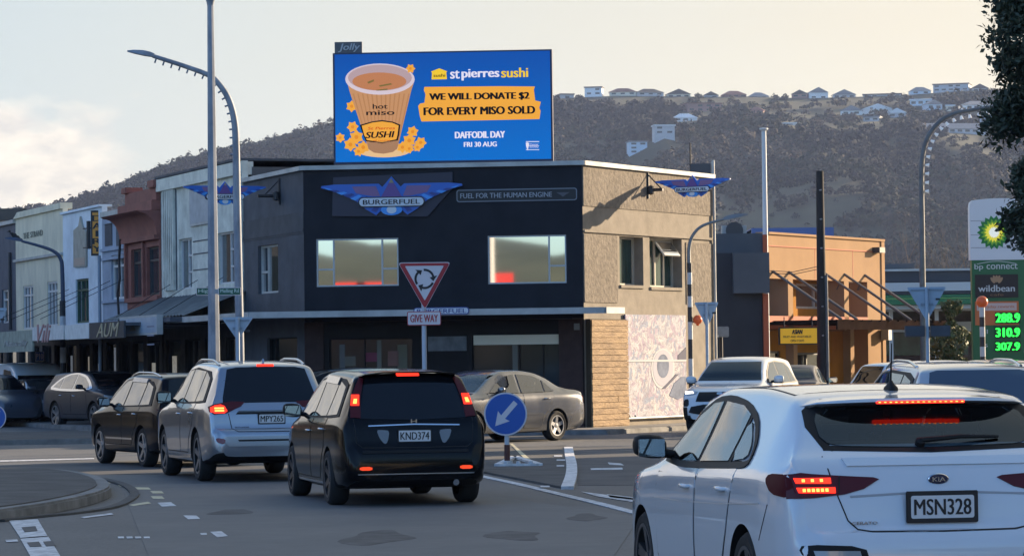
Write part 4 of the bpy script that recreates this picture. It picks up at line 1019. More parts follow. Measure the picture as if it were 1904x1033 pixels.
# E: beige plaster
m_bei = mat('render_olive_beige', (.80, .72, .54), .88, col2=(.64, .58, .44), nscale=1.1, bump=.004, bscale=12, stretch=(1, 1, .4), nz2=.2, n2scale=3)
hF = [rc(43, 531, 62, 612), rc(88, 523, 107, 606)]
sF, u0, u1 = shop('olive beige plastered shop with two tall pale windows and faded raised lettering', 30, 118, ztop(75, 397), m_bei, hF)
for h in hF: window(sF, *h, .03, m_frw, m_bluish, cols=(.33, .66), rows=((.78, 0, 3),), t=.06)
z = ztop(75, 478); mb = MB(); mb.box(u0, u1, -.1, -.001, z-.04, z+.04); mb.build('string_course', m_trim, sF)
a, b, c, d = rc(44, 430, 80, 441); [text_mb(w_, a+(b-a)*f0, a+(b-a)*f1, c, d, -.001, .02).build('lettering', mat('raised_letters', (.22, .215, .17), .8), sF) for w_, f0, f1 in (('THE', 0, .3), ('STRAND', .38, 1))]
mb = MB(); mb.prism([(u0, ztop(75, 397)), (u1, ztop(75, 397)), (u1, ztop(75, 393)+.12), (u0+.6, ztop(75, 393)+.12)], -.08, .3); mb.build('coping', m_bei, sF)
# F
hG = [rc(4, 538, 21, 600)]
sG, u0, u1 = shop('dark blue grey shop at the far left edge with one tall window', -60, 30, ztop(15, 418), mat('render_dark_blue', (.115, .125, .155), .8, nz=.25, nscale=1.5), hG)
window(sG, *hG[0], .05, m_frw, m_bluish, cols=(.5,), rows=((.7, 0, 2),), t=.06)
mb = MB(); mb.box(u0, u1, -.1, .3, ztop(15, 418), ztop(15, 418)+.12); mb.build('coping', m_trim, sG)
mb = MB(); x = U(22); mb.tube([(x, -.06, 2.9), (x, -.06, 5.4)], .05, 8); mb.build('downpipe', m_frd, sG)
for nm, px_, Y_, w_, lab in (('house', 12, 150, 4.4, 'dark roofed house peeping over the far left shops'), ('house', 60, 170, 3.2, 'small roof behind the olive beige shop')):
    p = P(px_, 398, Y_); t = thing(nm, lab, 'house', (p.x, p.y, 0)); mb = MB(); mb.box(-w_/2, w_/2, 0, 6, 0, p.z-.3); mb.build('wall', hw['grey'], t)
    mb = MB(); mb.prism([(-w_/2-.3, p.z-.3), (w_/2+.3, p.z-.3), (w_*.2, p.z+.25), (-w_*.2, p.z+.25)], -.3, 6.3); mb.build('roof', hr['dark'], t)
# verandahs with sign fascias
ver = 2.5
def verandah(parent, x0, x1, z0, z1, mt, seg=None):
    a_ = FL.uv(x0, 610, -ver)[0]; b_ = FL.uv(x1, 610, -ver)[0]
    mb = MB(); mb.box(a_, b_, -ver+.06, -.01, z1-.12, z1-.04); mb.build('verandah_roof', m_dkgrey, parent)
    mb = MB(); mb.box(a_, b_, -ver, -ver+.055, z0, z1); return mb.build('verandah_fascia', mt, parent), a_, b_
def fz(px, py): return FL.uv(px, py, -ver)[1]
m_sg = [mat('fascia_sage', (.38, .42, .35), .7, nz=.3), mat('fascia_offwhite', (.72, .72, .70), .7, nz=.2), mat('fascia_white_b', (.75, .77, .75), .7, nz=.2), mat('fascia_charcoal', (.05, .05, .055), .7)]
f, a, b = verandah(sG, -60, 60, fz(30, 654), fz(30, 615), m_sg[0])
x0, x1 = FL.uv(8, 630, -ver)[0], FL.uv(52, 630, -ver)[0]; mb = text_mb('Naturally', x0, x1, fz(30, 647), fz(30, 632), -ver, .02, bold=.01, shear=.3); mb.build('lettering', m_trim, sG)
f, a, b = verandah(sF, 60, 118, fz(88, 632), fz(88, 606), m_sg[1])
x0, x1 = FL.uv(70, 618, -ver)[0], FL.uv(95, 618, -ver)[0]; text_mb('Vili', x0, x1, fz(85, 636), fz(85, 602), -ver, .02, bold=.03, shear=.4).build('lettering', mat('sign_pink', (.45, .25, .24), .6), sF)
f, a, b = verandah(sE, 121, 165, fz(143, 630), fz(143, 603), m_sg[2])
f, a, b = verandah(sD, 166, 230, fz(196, 629), fz(196, 598), m_sg[3])
x0, x1 = FL.uv(180, 613, -ver)[0], FL.uv(222, 613, -ver)[0]; text_mb('AUM', x0, x1, fz(200, 626), fz(200, 600), -ver, .02, bold=.02, shear=.35).build('lettering', mat('sign_straw', (.42, .36, .24), .6), sD)
# big pale sign on the red shop's verandah
mb = MB(); aa, bb_ = FL.uv(229, 605, -1.9)[0], FL.uv(316, 605, -1.9)[0]; mb.box(aa, bb_, -1.9, -.01, 2.72, 2.84); mb.build('verandah_roof', m_dkgrey, sC)
sg = thing('fascia_sign', 'pale blue rectangular sign board on the verandah edge below the brick red building', 'sign'); inframe(sg, FL)
a, b, c, d = rc(230, 587, 300, 623, off=-1.95)
mb = MB(); mb.box(a, b, -2.06, -1.91, c, d); mb.build('board_frame', m_trim, sg); mb = MB(); mb.box(a+.05, b-.05, -2.066, -2.059, c+.05, d-.05); mb.build('board_face', mat('board_sky', (.30, .38, .48), .4, col2=(.42, .48, .54), nscale=1.5, lo=.4, hi=.6), sg)
cc_ = (a+b)/2-.5; mb = MB(); mb.prism([(cc_-.35, c+.12), (cc_+.35, c+.12), (cc_, d-.2)], -2.07, -2.065); mb.build('picture', mat('board_tan', (.42, .36, .28), .6), sg)
for k in range(3): mb = MB(); mb.box(b-.95, b-.25, -2.071, -2.066, d-.30-.22*k, d-.26-.22*k); mb.build('text_line', mat('board_ink', (.2, .22, .3), .6), sg)
# DAIRY sign
sg = thing('hanging_sign', 'tall narrow orange sign with black frame hung on brackets from the pale building', 'sign'); 
p = P(180, 433, FL.w(U(176, 433), -1.2).y); Fd = Frame(P(169, 433, p.y), Vector((1, -.12)))
inframe(sg, Fd); a, b, c, d = Fd.rect(169, 391, 192, 475)
mb = MB(); mb.box(a, b, 0, .14, c, d); mb.build('case', m_sblack, sg)
mb = MB(); mb.box(a+.05, b-.05, -.006, .001, c+.06, d-.06); mb.build('face', mat('dairy_orange', (.80, .33, .04), .5, nz=.2), sg)
hh_ = (d-c-.2)/5
for i, ch in enumerate('DAIRY'):
    z1 = d-.14-i*hh_; zz = z1-hh_*.78; iw = .13 if ch != 'I' else .035; cm = (a+b)/2
    text_mb(ch, cm-iw, cm+iw, zz, z1, -.006, .008, bold=.045).build('lettering', m_sblack, sg)
mb = MB(); mb.tube([(a-.02, .07, d-.5), (a-.35, .5, d-.5)], .02, 6); mb.tube([(a-.02, .07, c+.25), (a-.35, .5, c+.25)], .02, 6)
mb.tube([(a-.08, .05, d-.3), (a-.08, .05, c+.2)], .06, 6); mb.build('bracket', m_rod, sg)
# ------------------------------------------------------------------ buildings on the right
m_ora = mat('render_orange', (.42, .265, .15), .9, spec=.1, nz=.12, nscale=1.0, bump=.003, bscale=14)
m_ochre = mat('render_ochre', (.42, .20, .035), .9, spec=.1, nz=.15, nscale=1.5)
m_ored = mat('render_orange_red', (.42, .10, .04), .75)
OA = P(1427, 437, 112.); OB = P(1642, 447, 120.5)
FO = Frame(OA, OB-OA); lenO = (OB-OA).to_2d().length
ob = thing('orange_building', 'bright orange two storey building with a dark verandah and slanting stays', 'building'); inframe(ob, FO)
ZO = (OA.z+OB.z)/2
# upper band proud of recessed window storey
zu = FO.uv(1530, 521)[1]; zl = FO.uv(1530, 583)[1]
mb = MB(); mb.box(0, lenO, 0, .4, zu, ZO); mb.build('wall', m_ora, ob)
for f in (.39, .72):
    mb = MB(); uu = lenO*f; mb.box(uu-.02, uu+.02, -.006, .001, zu, ZO-.4); mb.build('wall_joint', m_ored, ob)
mb = MB(); mb.box(0, lenO, -.03, -.001, ZO-.42, ZO-.39); mb.build('wall_joint', m_ored, ob)
mb = MB(); mb.box(-.02, lenO+.02, -.07, .45, ZO, ZO+.08); mb.build('coping', m_ora, ob)
uE = FO.uv(1613, 560)[0]
mb = MB(); mb.box(uE, lenO, .001, .8, 0, zu-.002); mb.build('wall', m_ora, ob)
mb = MB(); mb.box(lenO-.25, lenO+.03, -.04, -.002, 0, ZO-.002); mb.build('corner_strip', m_ora, ob)
ro = .9
mb = MB()
W_ = [FO.rect(1432, 528, 1452, 578, off=ro), FO.rect(1480, 528, 1560, 574, off=ro), FO.rect(1578, 535, 1594, 572, off=ro)]
wall_holes(mb, 0, uE, zl-.6, zu+.1, W_, .15, y=ro); mb.build('wall', m_ochre, ob)
for h, cc in zip(W_, ((.6,), (.45, .85), (.7,))): window(ob, *h, ro+.05, m_trim, m_glass, cols=cc, t=.08)
for x in (1470, 1574):
    uu = FO.uv(x, 550)[0]; mb = MB(); mb.box(uu-.2, uu+.2, -.0, ro-.002, zl-.6, zu-.003); mb.build('column', m_ora, ob)
mb = MB(); mb.box(0, uE, 0.0, ro, zl-.55, zl-.1); mb.build('floor_band', m_ored, ob)
# ground floor
mb = MB(); D_ = [FO.rect(1478, 655, 1530, 760, off=ro), FO.rect(1582, 640, 1602, 760, off=ro), FO.rect(1432, 652, 1452, 700, off=ro)]
D_ = [(a_, b_, max(c_, .05), d_) for a_, b_, c_, d_ in D_]
wall_holes(mb, 0, uE, 0, zl-.602, D_, .15, y=ro+.02); mb.build('wall', m_ochre, ob)
for h, cc in zip(D_, ((.5,), (), ())): window(ob, *h, ro+.08, m_frd, m_glassd, cols=cc, t=.08, name='shop_window')
for x in (1472, 1578):
    uu = FO.uv(x, 650)[0]; mb = MB(); mb.box(uu-.16, uu+.16, -.15, .15, 0, zl-.56); mb.build('column', m_ora, ob)
mb = MB(); mb.box(.02, lenO-.02, 1.1, 11, 0, ZO-.2); mb.build('roof', m_roofm, ob)
# verandah: projects towards the road with trusses
vr = 2.6
a = FO.uv(1432, 600, 0)[0]; b = FO.uv(1705, 582, -vr)[0]
zv0, zv1 = FO.uv(1540, 612, -vr)[1], FO.uv(1540, 596, -vr)[1]
mb = MB(); mb.box(.0, lenO-.4, -vr, -.001, zv1-.1, zv1); mb.build('verandah_roof', mat('verandah_brown', (.035, .02, .015), .9, spec=0, nz=.3), ob)
mb = MB(); mb.box(-.1, lenO-.4, -vr-.06, -vr-.001, zv0, zv1+.05)
mb.build('verandah_fascia', mat('timber_dark_brown', (.03, .02, .016), .9, nz=.4, nscale=3, spec=0), ob)
n = 12
for i in range(n):
    uu = (lenO-.6)*(i+.5)/n; mb = MB(); mb.box(uu-.03, uu+.03, -vr-.12, -.01, zv1+.001, zv1+.05); mb.build('rafter', MATS['verandah_brown'], ob)
for x in (1437, 1467, 1534, 1570, 1608):
    uu = FO.uv(x, 515)[0]; mb = MB(); mb.tube([(uu, .3, zu-.3), (uu, 0, zu+.25), (uu, -vr, zv1+.05)], .05, 8); mb.build('stay_rod', mat('stay_grey', (.16, .14, .13), .5, metal=.3), ob)
mb = MB(); a_, b_, c_, d_ = FO.rect(1622, 460, 1632, 470); mb.box(a_, b_, -.3, -.001, c_, d_); mb.build('floodlight', m_frd, ob)
mb = MB(); a_, b_, c_, d_ = FO.rect(1618, 612, 1642, 632); mb.box(b_-.3, b_, -.35, -.041, c_, d_); mb.build('meter_box', m_trim, ob)
mb = MB(); a_, b_, c_, d_ = FO.rect(1621, 684, 1632, 708); mb.box(a_, b_, -.2, -.001, c_, d_); mb.build('letter_box', m_trim, ob)
# cables to the pole
for yy, y2 in ((503, 495), (507, 500)):
    q0 = FO.uv(1430, yy, -.05); mb = MB(); q1 = FO.uv(1521, y2, -1.0); mb.tube([(q0[0], -.05, q0[1]), ((q0[0]+q1[0])/2, -.5, (q0[1]+q1[1])/2-.12), (q1[0], -1.0, q1[1])], .012, 4); mb.build('cable', m_rod, ob)
sg = thing('hanging_sign', 'yellow lit box sign hanging under the orange building verandah', 'sign'); Fy = Frame(P(1451, 625, 110.5), Vector((1, .05))); inframe(sg, Fy)
a, b, c, d = Fy.rect(1451, 610, 1519, 638); mb = MB(); mb.box(a-.04, b+.04, .0, .25, c-.04, d+.04); mb.build('case', m_sblack, sg)
mb = MB(); mb.box(a, b, -.01, .0, c, d); mb.build('face', mat('sign_yellow', (.75, .42, .02), .5, emit=.12), sg)
hh_ = d-c
text_mb('ASIAN', a+.4, b-.5, c+hh_*.62, d-.04, -.01, .008, bold=.05, shear=.2).build('lettering', m_sblack, sg)
text_mb('FRUIT AND VEGETABLES', a+.1, b-.2, c+hh_*.38, c+hh_*.52, -.01, .008, bold=.02).build('lettering', m_sblack, sg)
text_mb('OPEN 7 DAYS', a+.35, b-.45, c+hh_*.1, c+hh_*.26, -.01, .008, bold=.02).build('lettering', m_sblack, sg)
mb = MB(); mb.tube([(a+.15, .1, d+.04), (a+.15, .1, d+.4)], .02, 6); mb.tube([(b-.15, .1, d+.04), (b-.15, .1, d+.4)], .02, 6); mb.build('hanger', m_rod, sg)
# planters by the orange building
for x, lab in ((1491, 'orange flowering shrub beside the orange building entrance'),):
    p = G(x, 742); p = P(x, 745, 105); shrub('flowering_shrub', (p.x, p.y, 0), 1.25, .38, lab, 31, n=700, size=.08, mats_=[mat('petal_orange', (.5, .16, .02), .6), mat('petal_yellow', (.5, .3, .04), .6), m_leafg[0]])
# dark building
FG = Frame(P(1332, 470, 100), Vector((1, .02)))
gb = thing('dark_building', 'charcoal windowless building side between the tan wall and the orange building', 'building'); inframe(gb, FG)
m_char = mat('paint_charcoal', (.030, .033, .042), .75, nz=.2, nscale=1); m_char2 = mat('panel_grey', (.085, .095, .11), .7, nz=.15, nscale=1.2); m_char3 = mat('panel_grey_dark', (.055, .06, .075), .7)
a, b, c, d = FG.rect(1300, 470, 1418, 720); mb = MB(); mb.box(a, b, 0, 8, 0, d); mb.build('wall', m_char, gb)
a, b, c, d = FG.rect(1362, 470, 1429, 545); mb = MB(); mb.box(a, b, -.3, -.001, c, d); mb.build('parapet_panel', m_char2, gb)
a, b, c, d = FG.rect(1418, 545, 1428, 720, off=.2); mb = MB(); mb.box(a, b, -.15, .8, 0, c+2.9); mb.build('corner_post', m_ored, gb)
a, b, c, d = FG.rect(1300, 434, 1418, 466, off=2); mb = MB(); mb.box(a, b, 2, 8, FG.uv(1360, 470)[1]-.2, d); mb.build('upper_wall', m_char2, gb)
a, b, c, d = FG.rect(1418, 436, 1426, 470, off=2); mb = MB(); mb.box(a, b, 1.9, 3, c-.4, d); mb.build('orange_strip', m_ored, gb)
hp = thing('air_conditioner', 'grey air conditioning unit on the roof behind the tan wall', 'air conditioner'); inframe(hp, FG)
a, b, c, d = FG.rect(1341, 420, 1386, 436, off=3); mb = MB(); mb.box(a, b, 2.6, 3.1, c-.1, d); mb.build('casing', mat('hvac_grey', (.35, .36, .36), .6), hp)
mb = MB(); mb.lathe([(.28, -.02), (.28, 0), (0, 0)], 20, axis='y', M=Matrix.Translation(((a+b)/2, 2.585, (c+d)/2-.03))); mb.build('fan_grille', m_frd, hp)
bx = thing('blue_roof', 'long low building with a blue roof edge behind the orange building', 'building')
p0, p1 = P(1330, 430, 135), P(1545, 430, 135); Fb = Frame(p0, p1-p0); inframe(bx, Fb)
a, b, c, d = Fb.rect(1330, 424, 1545, 442); mb = MB(); mb.box(a+1.5, b, 0, 8, 0, d-.05); mb.build('wall', m_char2, bx); mb = MB(); mb.box(a+1.5, b+.1, -.2, 8, d-.4, d); mb.build('roof_edge', mat('roof_blue', (.07, .13, .33), .45), bx)
# tall roof vent on the corner building
vt = thing('roof_vent', 'dark vent cowl with thin mast on the corner building roof near the winged sign', 'vent'); p = P(1302, 310, 84)
mb = MB(); vt.location = (p.x, p.y, ZT-.1)
mb.box(-.25, .27, 0, .4, 0, .75); mb.build('cowl', m_char2, vt); mb = MB(); mb.tube([(-.25, .1, 0), (-.25, .1, 1.3)], .022, 6); mb.box(-.27, -.23, .08, .12, .5, .6); mb.build('mast', m_rod, vt); mb = MB(); mb.tube([(.3, .1, 0), (.3, .1, .8)], .02, 6); mb.build('pipe', m_trim, vt)
# ------------------------------------------------------------------ filling station
m_bpw = mat('station_white', (.5, .54, .55), .5); m_bpg = mat('station_green', (.01, .16, .06), .4); m_bpd = mat('station_dark', (.03, .035, .045), .5); m_bpgl = mat('station_green_light', (.12, .36, .10), .4)
st = thing('filling_station', 'filling station with white and green canopy and glazed shop behind the orange building', 'building')
Fs = Frame(P(1640, 560, 150), Vector((1, .03))); inframe(st, Fs)
def sb(name, x0, y0, x1, y1, yo, yd, mt, z0=None):
    a, b, c, d = Fs.rect(x0, y0, x1, y1, off=yo); mb = MB(); mb.box(a, b, yo, yo+yd, c if z0 is None else z0, d); return mb.build(name, mt, st)
sb('canopy_fascia', 1600, 524, 1960, 540, 0, 9, m_bpw); sb('canopy_band', 1600, 541, 1960, 546, .05, 8.9, m_bpd)
sb('canopy_band', 1600, 547, 1960, 552, 0, 9, m_bpg); sb('canopy_band', 1600, 552.5, 1960, 555, .02, 8.9, m_bpgl); sb('canopy_band', 1600, 555.5, 1960, 565, 0, 9, m_bpg); sb('canopy_soffit', 1600, 566, 1960, 573, .3, 8, m_bpw)
sb('shop_roof', 1600, 503, 1890, 523, 3, 8, m_bpd); sb('shop_roof_edge', 1600, 499, 1890, 503, 2.8, 8.4, m_trim); sb('roof_unit', 1643, 490, 1700, 499, 4, 3, m_char2)
sb('shop_wall', 1600, 574, 1890, 700, 9.5, 6, mat('station_wall', (.09, .05, .045), .7, nz=.3), z0=0)
sb('shop_fascia', 1600, 598, 1890, 616, 8.6, .7, m_bpw); sb('window_band', 1640, 617, 1800, 660, 9.3, .15, mat('station_glass_green', (.02, .11, .08), .15, nz=.5, nscale=1.5))
for x in (1655, 1740, 1870): sb('column', x, 566, x+6, 700, 1.5, .25, m_bpw, z0=0)
# price sign
ps = thing('fuel_price_sign', 'tall white and green fuel price sign with glowing green prices', 'sign')
Fp = Frame(P(1806, 600, 108), Vector((1, .02))); inframe(ps, Fp)
def pr(*a, **k): return Fp.rect(*a, **k)
m_pg = mat('price_green', (.012, .12, .045), .4)
a, b, c, d = pr(1808, 483, 1918, 665); zM = d
mb = MB(); mb.box(a, b, 0, .3, .25, d); mb.build('lower_panel', m_pg, ps)
a, b, c, d = pr(1803, 370, 1915, 483)
mb = MB(); pl = [(a, zM+.002), (b, zM+.002), (b, d-.05)] + [(a+(b-a)*f, d-.05+.08*math.sin(PI*min(f*1.0, 1))) for f in (.9, .8, .65, .5, .35, .2)] + [(a+.12, d-.03), (a+.03, d-.1), (a, d-.25)]
mb.prism(pl, -.02, .32); mb.build('upper_panel', mat('price_white', (.62, .65, .68), .4), ps)
for yy in (410, 436, 460): z = Fp.uv(1855, yy)[1]; mb = MB(); mb.box(a+.03, b-.03, -.024, -.019, z-.006, z+.006); mb.build('panel_joint', m_char2, ps)
cx, cz = Fp.uv(1848, 432); s_ = FP/108
def star(r0, r1, k, mt, nm):
    pts = []
    for i in range(36): a_ = 2*PI*i/36; q = r0 if i % 2 == 0 else r1; pts.append((cx+q*math.cos(a_), cz+q*math.sin(a_)))
    mb = MB(); mb.prism(pts, -.02-.005*k, -.019); mb.build(nm, mt, ps)
star(32/s_, 26/s_, 1, mat('helios_green', (.01, .20, .04), .4), 'emblem'); star(25/s_, 19/s_, 2, mat('helios_light_green', (.22, .50, .03), .4), 'emblem'); star(19/s_, 14/s_, 3, mat('helios_yellow', (.9, .75, .05), .4, emit=.15), 'emblem'); star(11/s_, 8/s_, 4, mat('helios_white', (.8, .8, .7), .4, emit=.2), 'emblem')
a, b, c, d = pr(1868, 384, 1888, 399); text_mb('bp', a, b, c, d, -.02, .01, bold=.02).build('lettering', m_pg, ps)
a, b, c, d = pr(1812, 490, 1892, 503); [text_mb(w_, a+(b-a)*f0, a+(b-a)*f1, c+(d-c)*g0, d, 0, .01, bold=.01).build('lettering', m_bpw, ps) for w_, f0, f1, g0 in (('bp', 0, .2, 0), ('connect', .28, 1, .22))]
a, b, c, d = pr(1816, 486, 1890, 490); mb = MB(); n = 10; mb.prism([(a+(b-a)*i/n, c+.09*math.sin(PI*i/n)) for i in range(n+1)]+[(a+(b-a)*i/n, c+.09*math.sin(PI*i/n)-.02) for i in range(n, -1, -1)], -.01, -.001); mb.build('arc_line', m_bpw, ps)
a, b, c, d = pr(1813, 510, 1893, 553); mb = MB(); mb.box(a, b, -.03, -.001, c, d); mb.build('cafe_panel', mat('cafe_black', (.015, .012, .012), .5), ps)
text_mb('wildbean', a+.1, b-.12, c+.2, c+.42, -.03, .01, bold=.02).build('lettering', m_bpw, ps); text_mb('cafe', a+.5, b-.5, c+.06, c+.14, -.03, .01, bold=.01).build('lettering', mat('cafe_bronze', (.2, .11, .05), .5), ps)
for k, (dx, an) in enumerate(((-.13, .6), (0, 0), (.13, -.6), (-.07, .3), (.07, -.3))):
    c_x, c_z = (a+b)/2+dx, c+.58+(.05 if k in (1, 3, 4) else 0); mb = MB()
    pts = [(c_x+.05*math.cos(q)*math.cos(an)-.12*math.sin(q)*math.sin(an), c_z+.05*math.cos(q)*math.sin(an)+.12*math.sin(q)*math.cos(an)) for q in [i*PI/6 for i in range(12)]]
    mb.prism(pts, -.035-.002*k, -.029); mb.build('leaf_mark', mat('cafe_leaf', (.35, .22, .12), .5), ps)
m_or = mat('price_orange', (.50, .14, .04), .5)
a, b, c, d = pr(1813, 560, 1894, 604); mb = MB(); mb.box(a, b, -.03, -.001, c, d); mb.build('rewards_panel', m_or, ps)
a2, b2, c2, d2 = pr(1816, 563, 1890, 577); mb = MB(); mb.box(a2, b2, -.034, -.029, c2, d2); mb.build('rewards_strip', mat('rewards_pale', (.55, .42, .38), .5), ps); text_mb('everyday rewards', a2+.05, b2-.08, c2+.06, d2-.07, -.034, .006).build('lettering', m_or, ps)
m_led = emat('led_green', (.02, 1.0, .06), 1.3); m_ledb = mat('led_panel', (.005, .03, .01), .4)
for i, (y0, y1, s__) in enumerate(((580, 601, '288.9'), (607, 628, '310.9'), (634, 653, '307.9'))):
    a, b, c, d = pr(1850, y0, 1897, y1); mb = MB(); mb.box(a, b, -.045, -.03, c, d); mb.build('price_panel', m_ledb, ps)
    text_mb(s__, a+.03, b-.03, c+.04, d-.04, -.045, .01, bold=.045).build('price_digits', m_led, ps)
    if i: a, b, c, d = pr(1824, y0+5, 1842, y1-8); text_mb(('91', '95')[i-1], a, b-.1, c, d, 0, .008, bold=.01).build('lettering', m_bpw, ps)
# ------------------------------------------------------------------ cars
def pchip(pts):
    x = np.array([p[0] for p in pts], float); y = np.array([p[1] for p in pts], float)
    h = np.diff(x); dl = np.diff(y)/h; d = np.zeros(len(x))
    for i in range(1, len(x)-1):
        if dl[i-1]*dl[i] > 0:
            w1, w2 = 2*h[i]+h[i-1], h[i]+2*h[i-1]; d[i] = (w1+w2)/(w1/dl[i-1]+w2/dl[i])
    d[0], d[-1] = dl[0], dl[-1]
    def f(q):
        q = np.clip(q, x[0], x[-1]); i = np.clip(np.searchsorted(x, q)-1, 0, len(h)-1); t = (q-x[i])/h[i]
        return ((1+2*t)*(1-t)**2)*y[i]+t*(1-t)**2*h[i]*d[i]+t*t*(3-2*t)*y[i+1]+t*t*(t-1)*h[i]*d[i+1]
    return f
def catmull(pts, n):
    o = []; P_ = np.array(pts)
    for i in range(len(P_)-1):
        p0, p1, p2, p3 = P_[max(i-1, 0)], P_[i], P_[i+1], P_[min(i+2, len(P_)-1)]
        for k in range(n):
            t = k/n; o.append(.5*((2*p1)+(-p0+p2)*t+(2*p0-5*p1+4*p2-p3)*t*t+(-p0+3*p1-3*p2+p3)*t**3))
    o.append(P_[-1]); return np.array(o)
m_plastic = mat('black_plastic', (.010, .010, .011), .6, spec=.25)
m_arch = mat('wheel_arch_liner', (.008, .008, .008), .9)
m_tyre = mat('tyre_rubber', (.018, .018, .019), .85, nz=.2, nscale=8)
m_alloy = mat('alloy_rim', (.42, .43, .45), .3, metal=.8)
m_alloyd = mat('alloy_rim_dark', (.10, .10, .11), .35, metal=.7)
m_chrome = mat('chrome', (.62, .63, .65), .12, metal=1)
m_cglass = mat('car_glass', (.006, .007, .009), .02, ior=1.45)
m_cglassr = mat('car_glass_side', (.02, .03, .035), .015, ior=3.6)
def pane_mat(name, tint, ior, rough=.01):
    M = bpy.data.materials.new(name); M.use_nodes = True; t = M.node_tree; t.nodes.clear()
    o = N(t, 'ShaderNodeOutputMaterial'); mx = N(t, 'ShaderNodeMixShader'); tr = N(t, 'ShaderNodeBsdfTransparent'); gl = N(t, 'ShaderNodeBsdfGlossy'); fr = N(t, 'ShaderNodeFresnel')
    fr.inputs['IOR'].default_value = ior; tr.inputs['Color'].default_value = (*tint, 1); gl.inputs['Roughness'].default_value = rough; gl.inputs['Color'].default_value = (.95, .97, 1, 1)
    t.links.new(fr.outputs[0], mx.inputs[0]); t.links.new(tr.outputs[0], mx.inputs[1]); t.links.new(gl.outputs[0], mx.inputs[2]); t.links.new(mx.outputs[0], o.inputs['Surface']); return M
m_pane = pane_mat('clear_pane', (.55, .60, .60), 1.6); m_panes = pane_mat('clear_side_pane', (.45, .52, .54), 2.6)
m_seat = mat('seat_cloth', (.09, .095, .10), .9, nz=.2); m_seatb = mat('seat_cloth_beige', (.26, .23, .19), .9, nz=.2)
m_gap = mat('panel_gap', (.01, .01, .01), .8)
m_red = mat('tail_lens_red', (.16, .008, .01), .12, coat=.6); m_redd = mat('tail_lens_dark_red', (.075, .006, .010), .3, spec=.3)
m_clear = mat('clear_lens', (.30, .32, .34), .1, coat=.8)
m_lit = emat('brake_light_lit', (1.0, .03, .015), 1.0); m_lit2 = emat('brake_light_core', (1.0, .25, .05), 1.9); m_headlit = emat('head_light_lit', (1.0, .97, .9), 4.0); m_amber = emat('indicator_lit', (1.0, .38, .03), 1.6)
m_platew = mat('plate_white', (.62, .62, .63), .5); m_platek = mat('plate_black', (.01, .01, .012), .5)

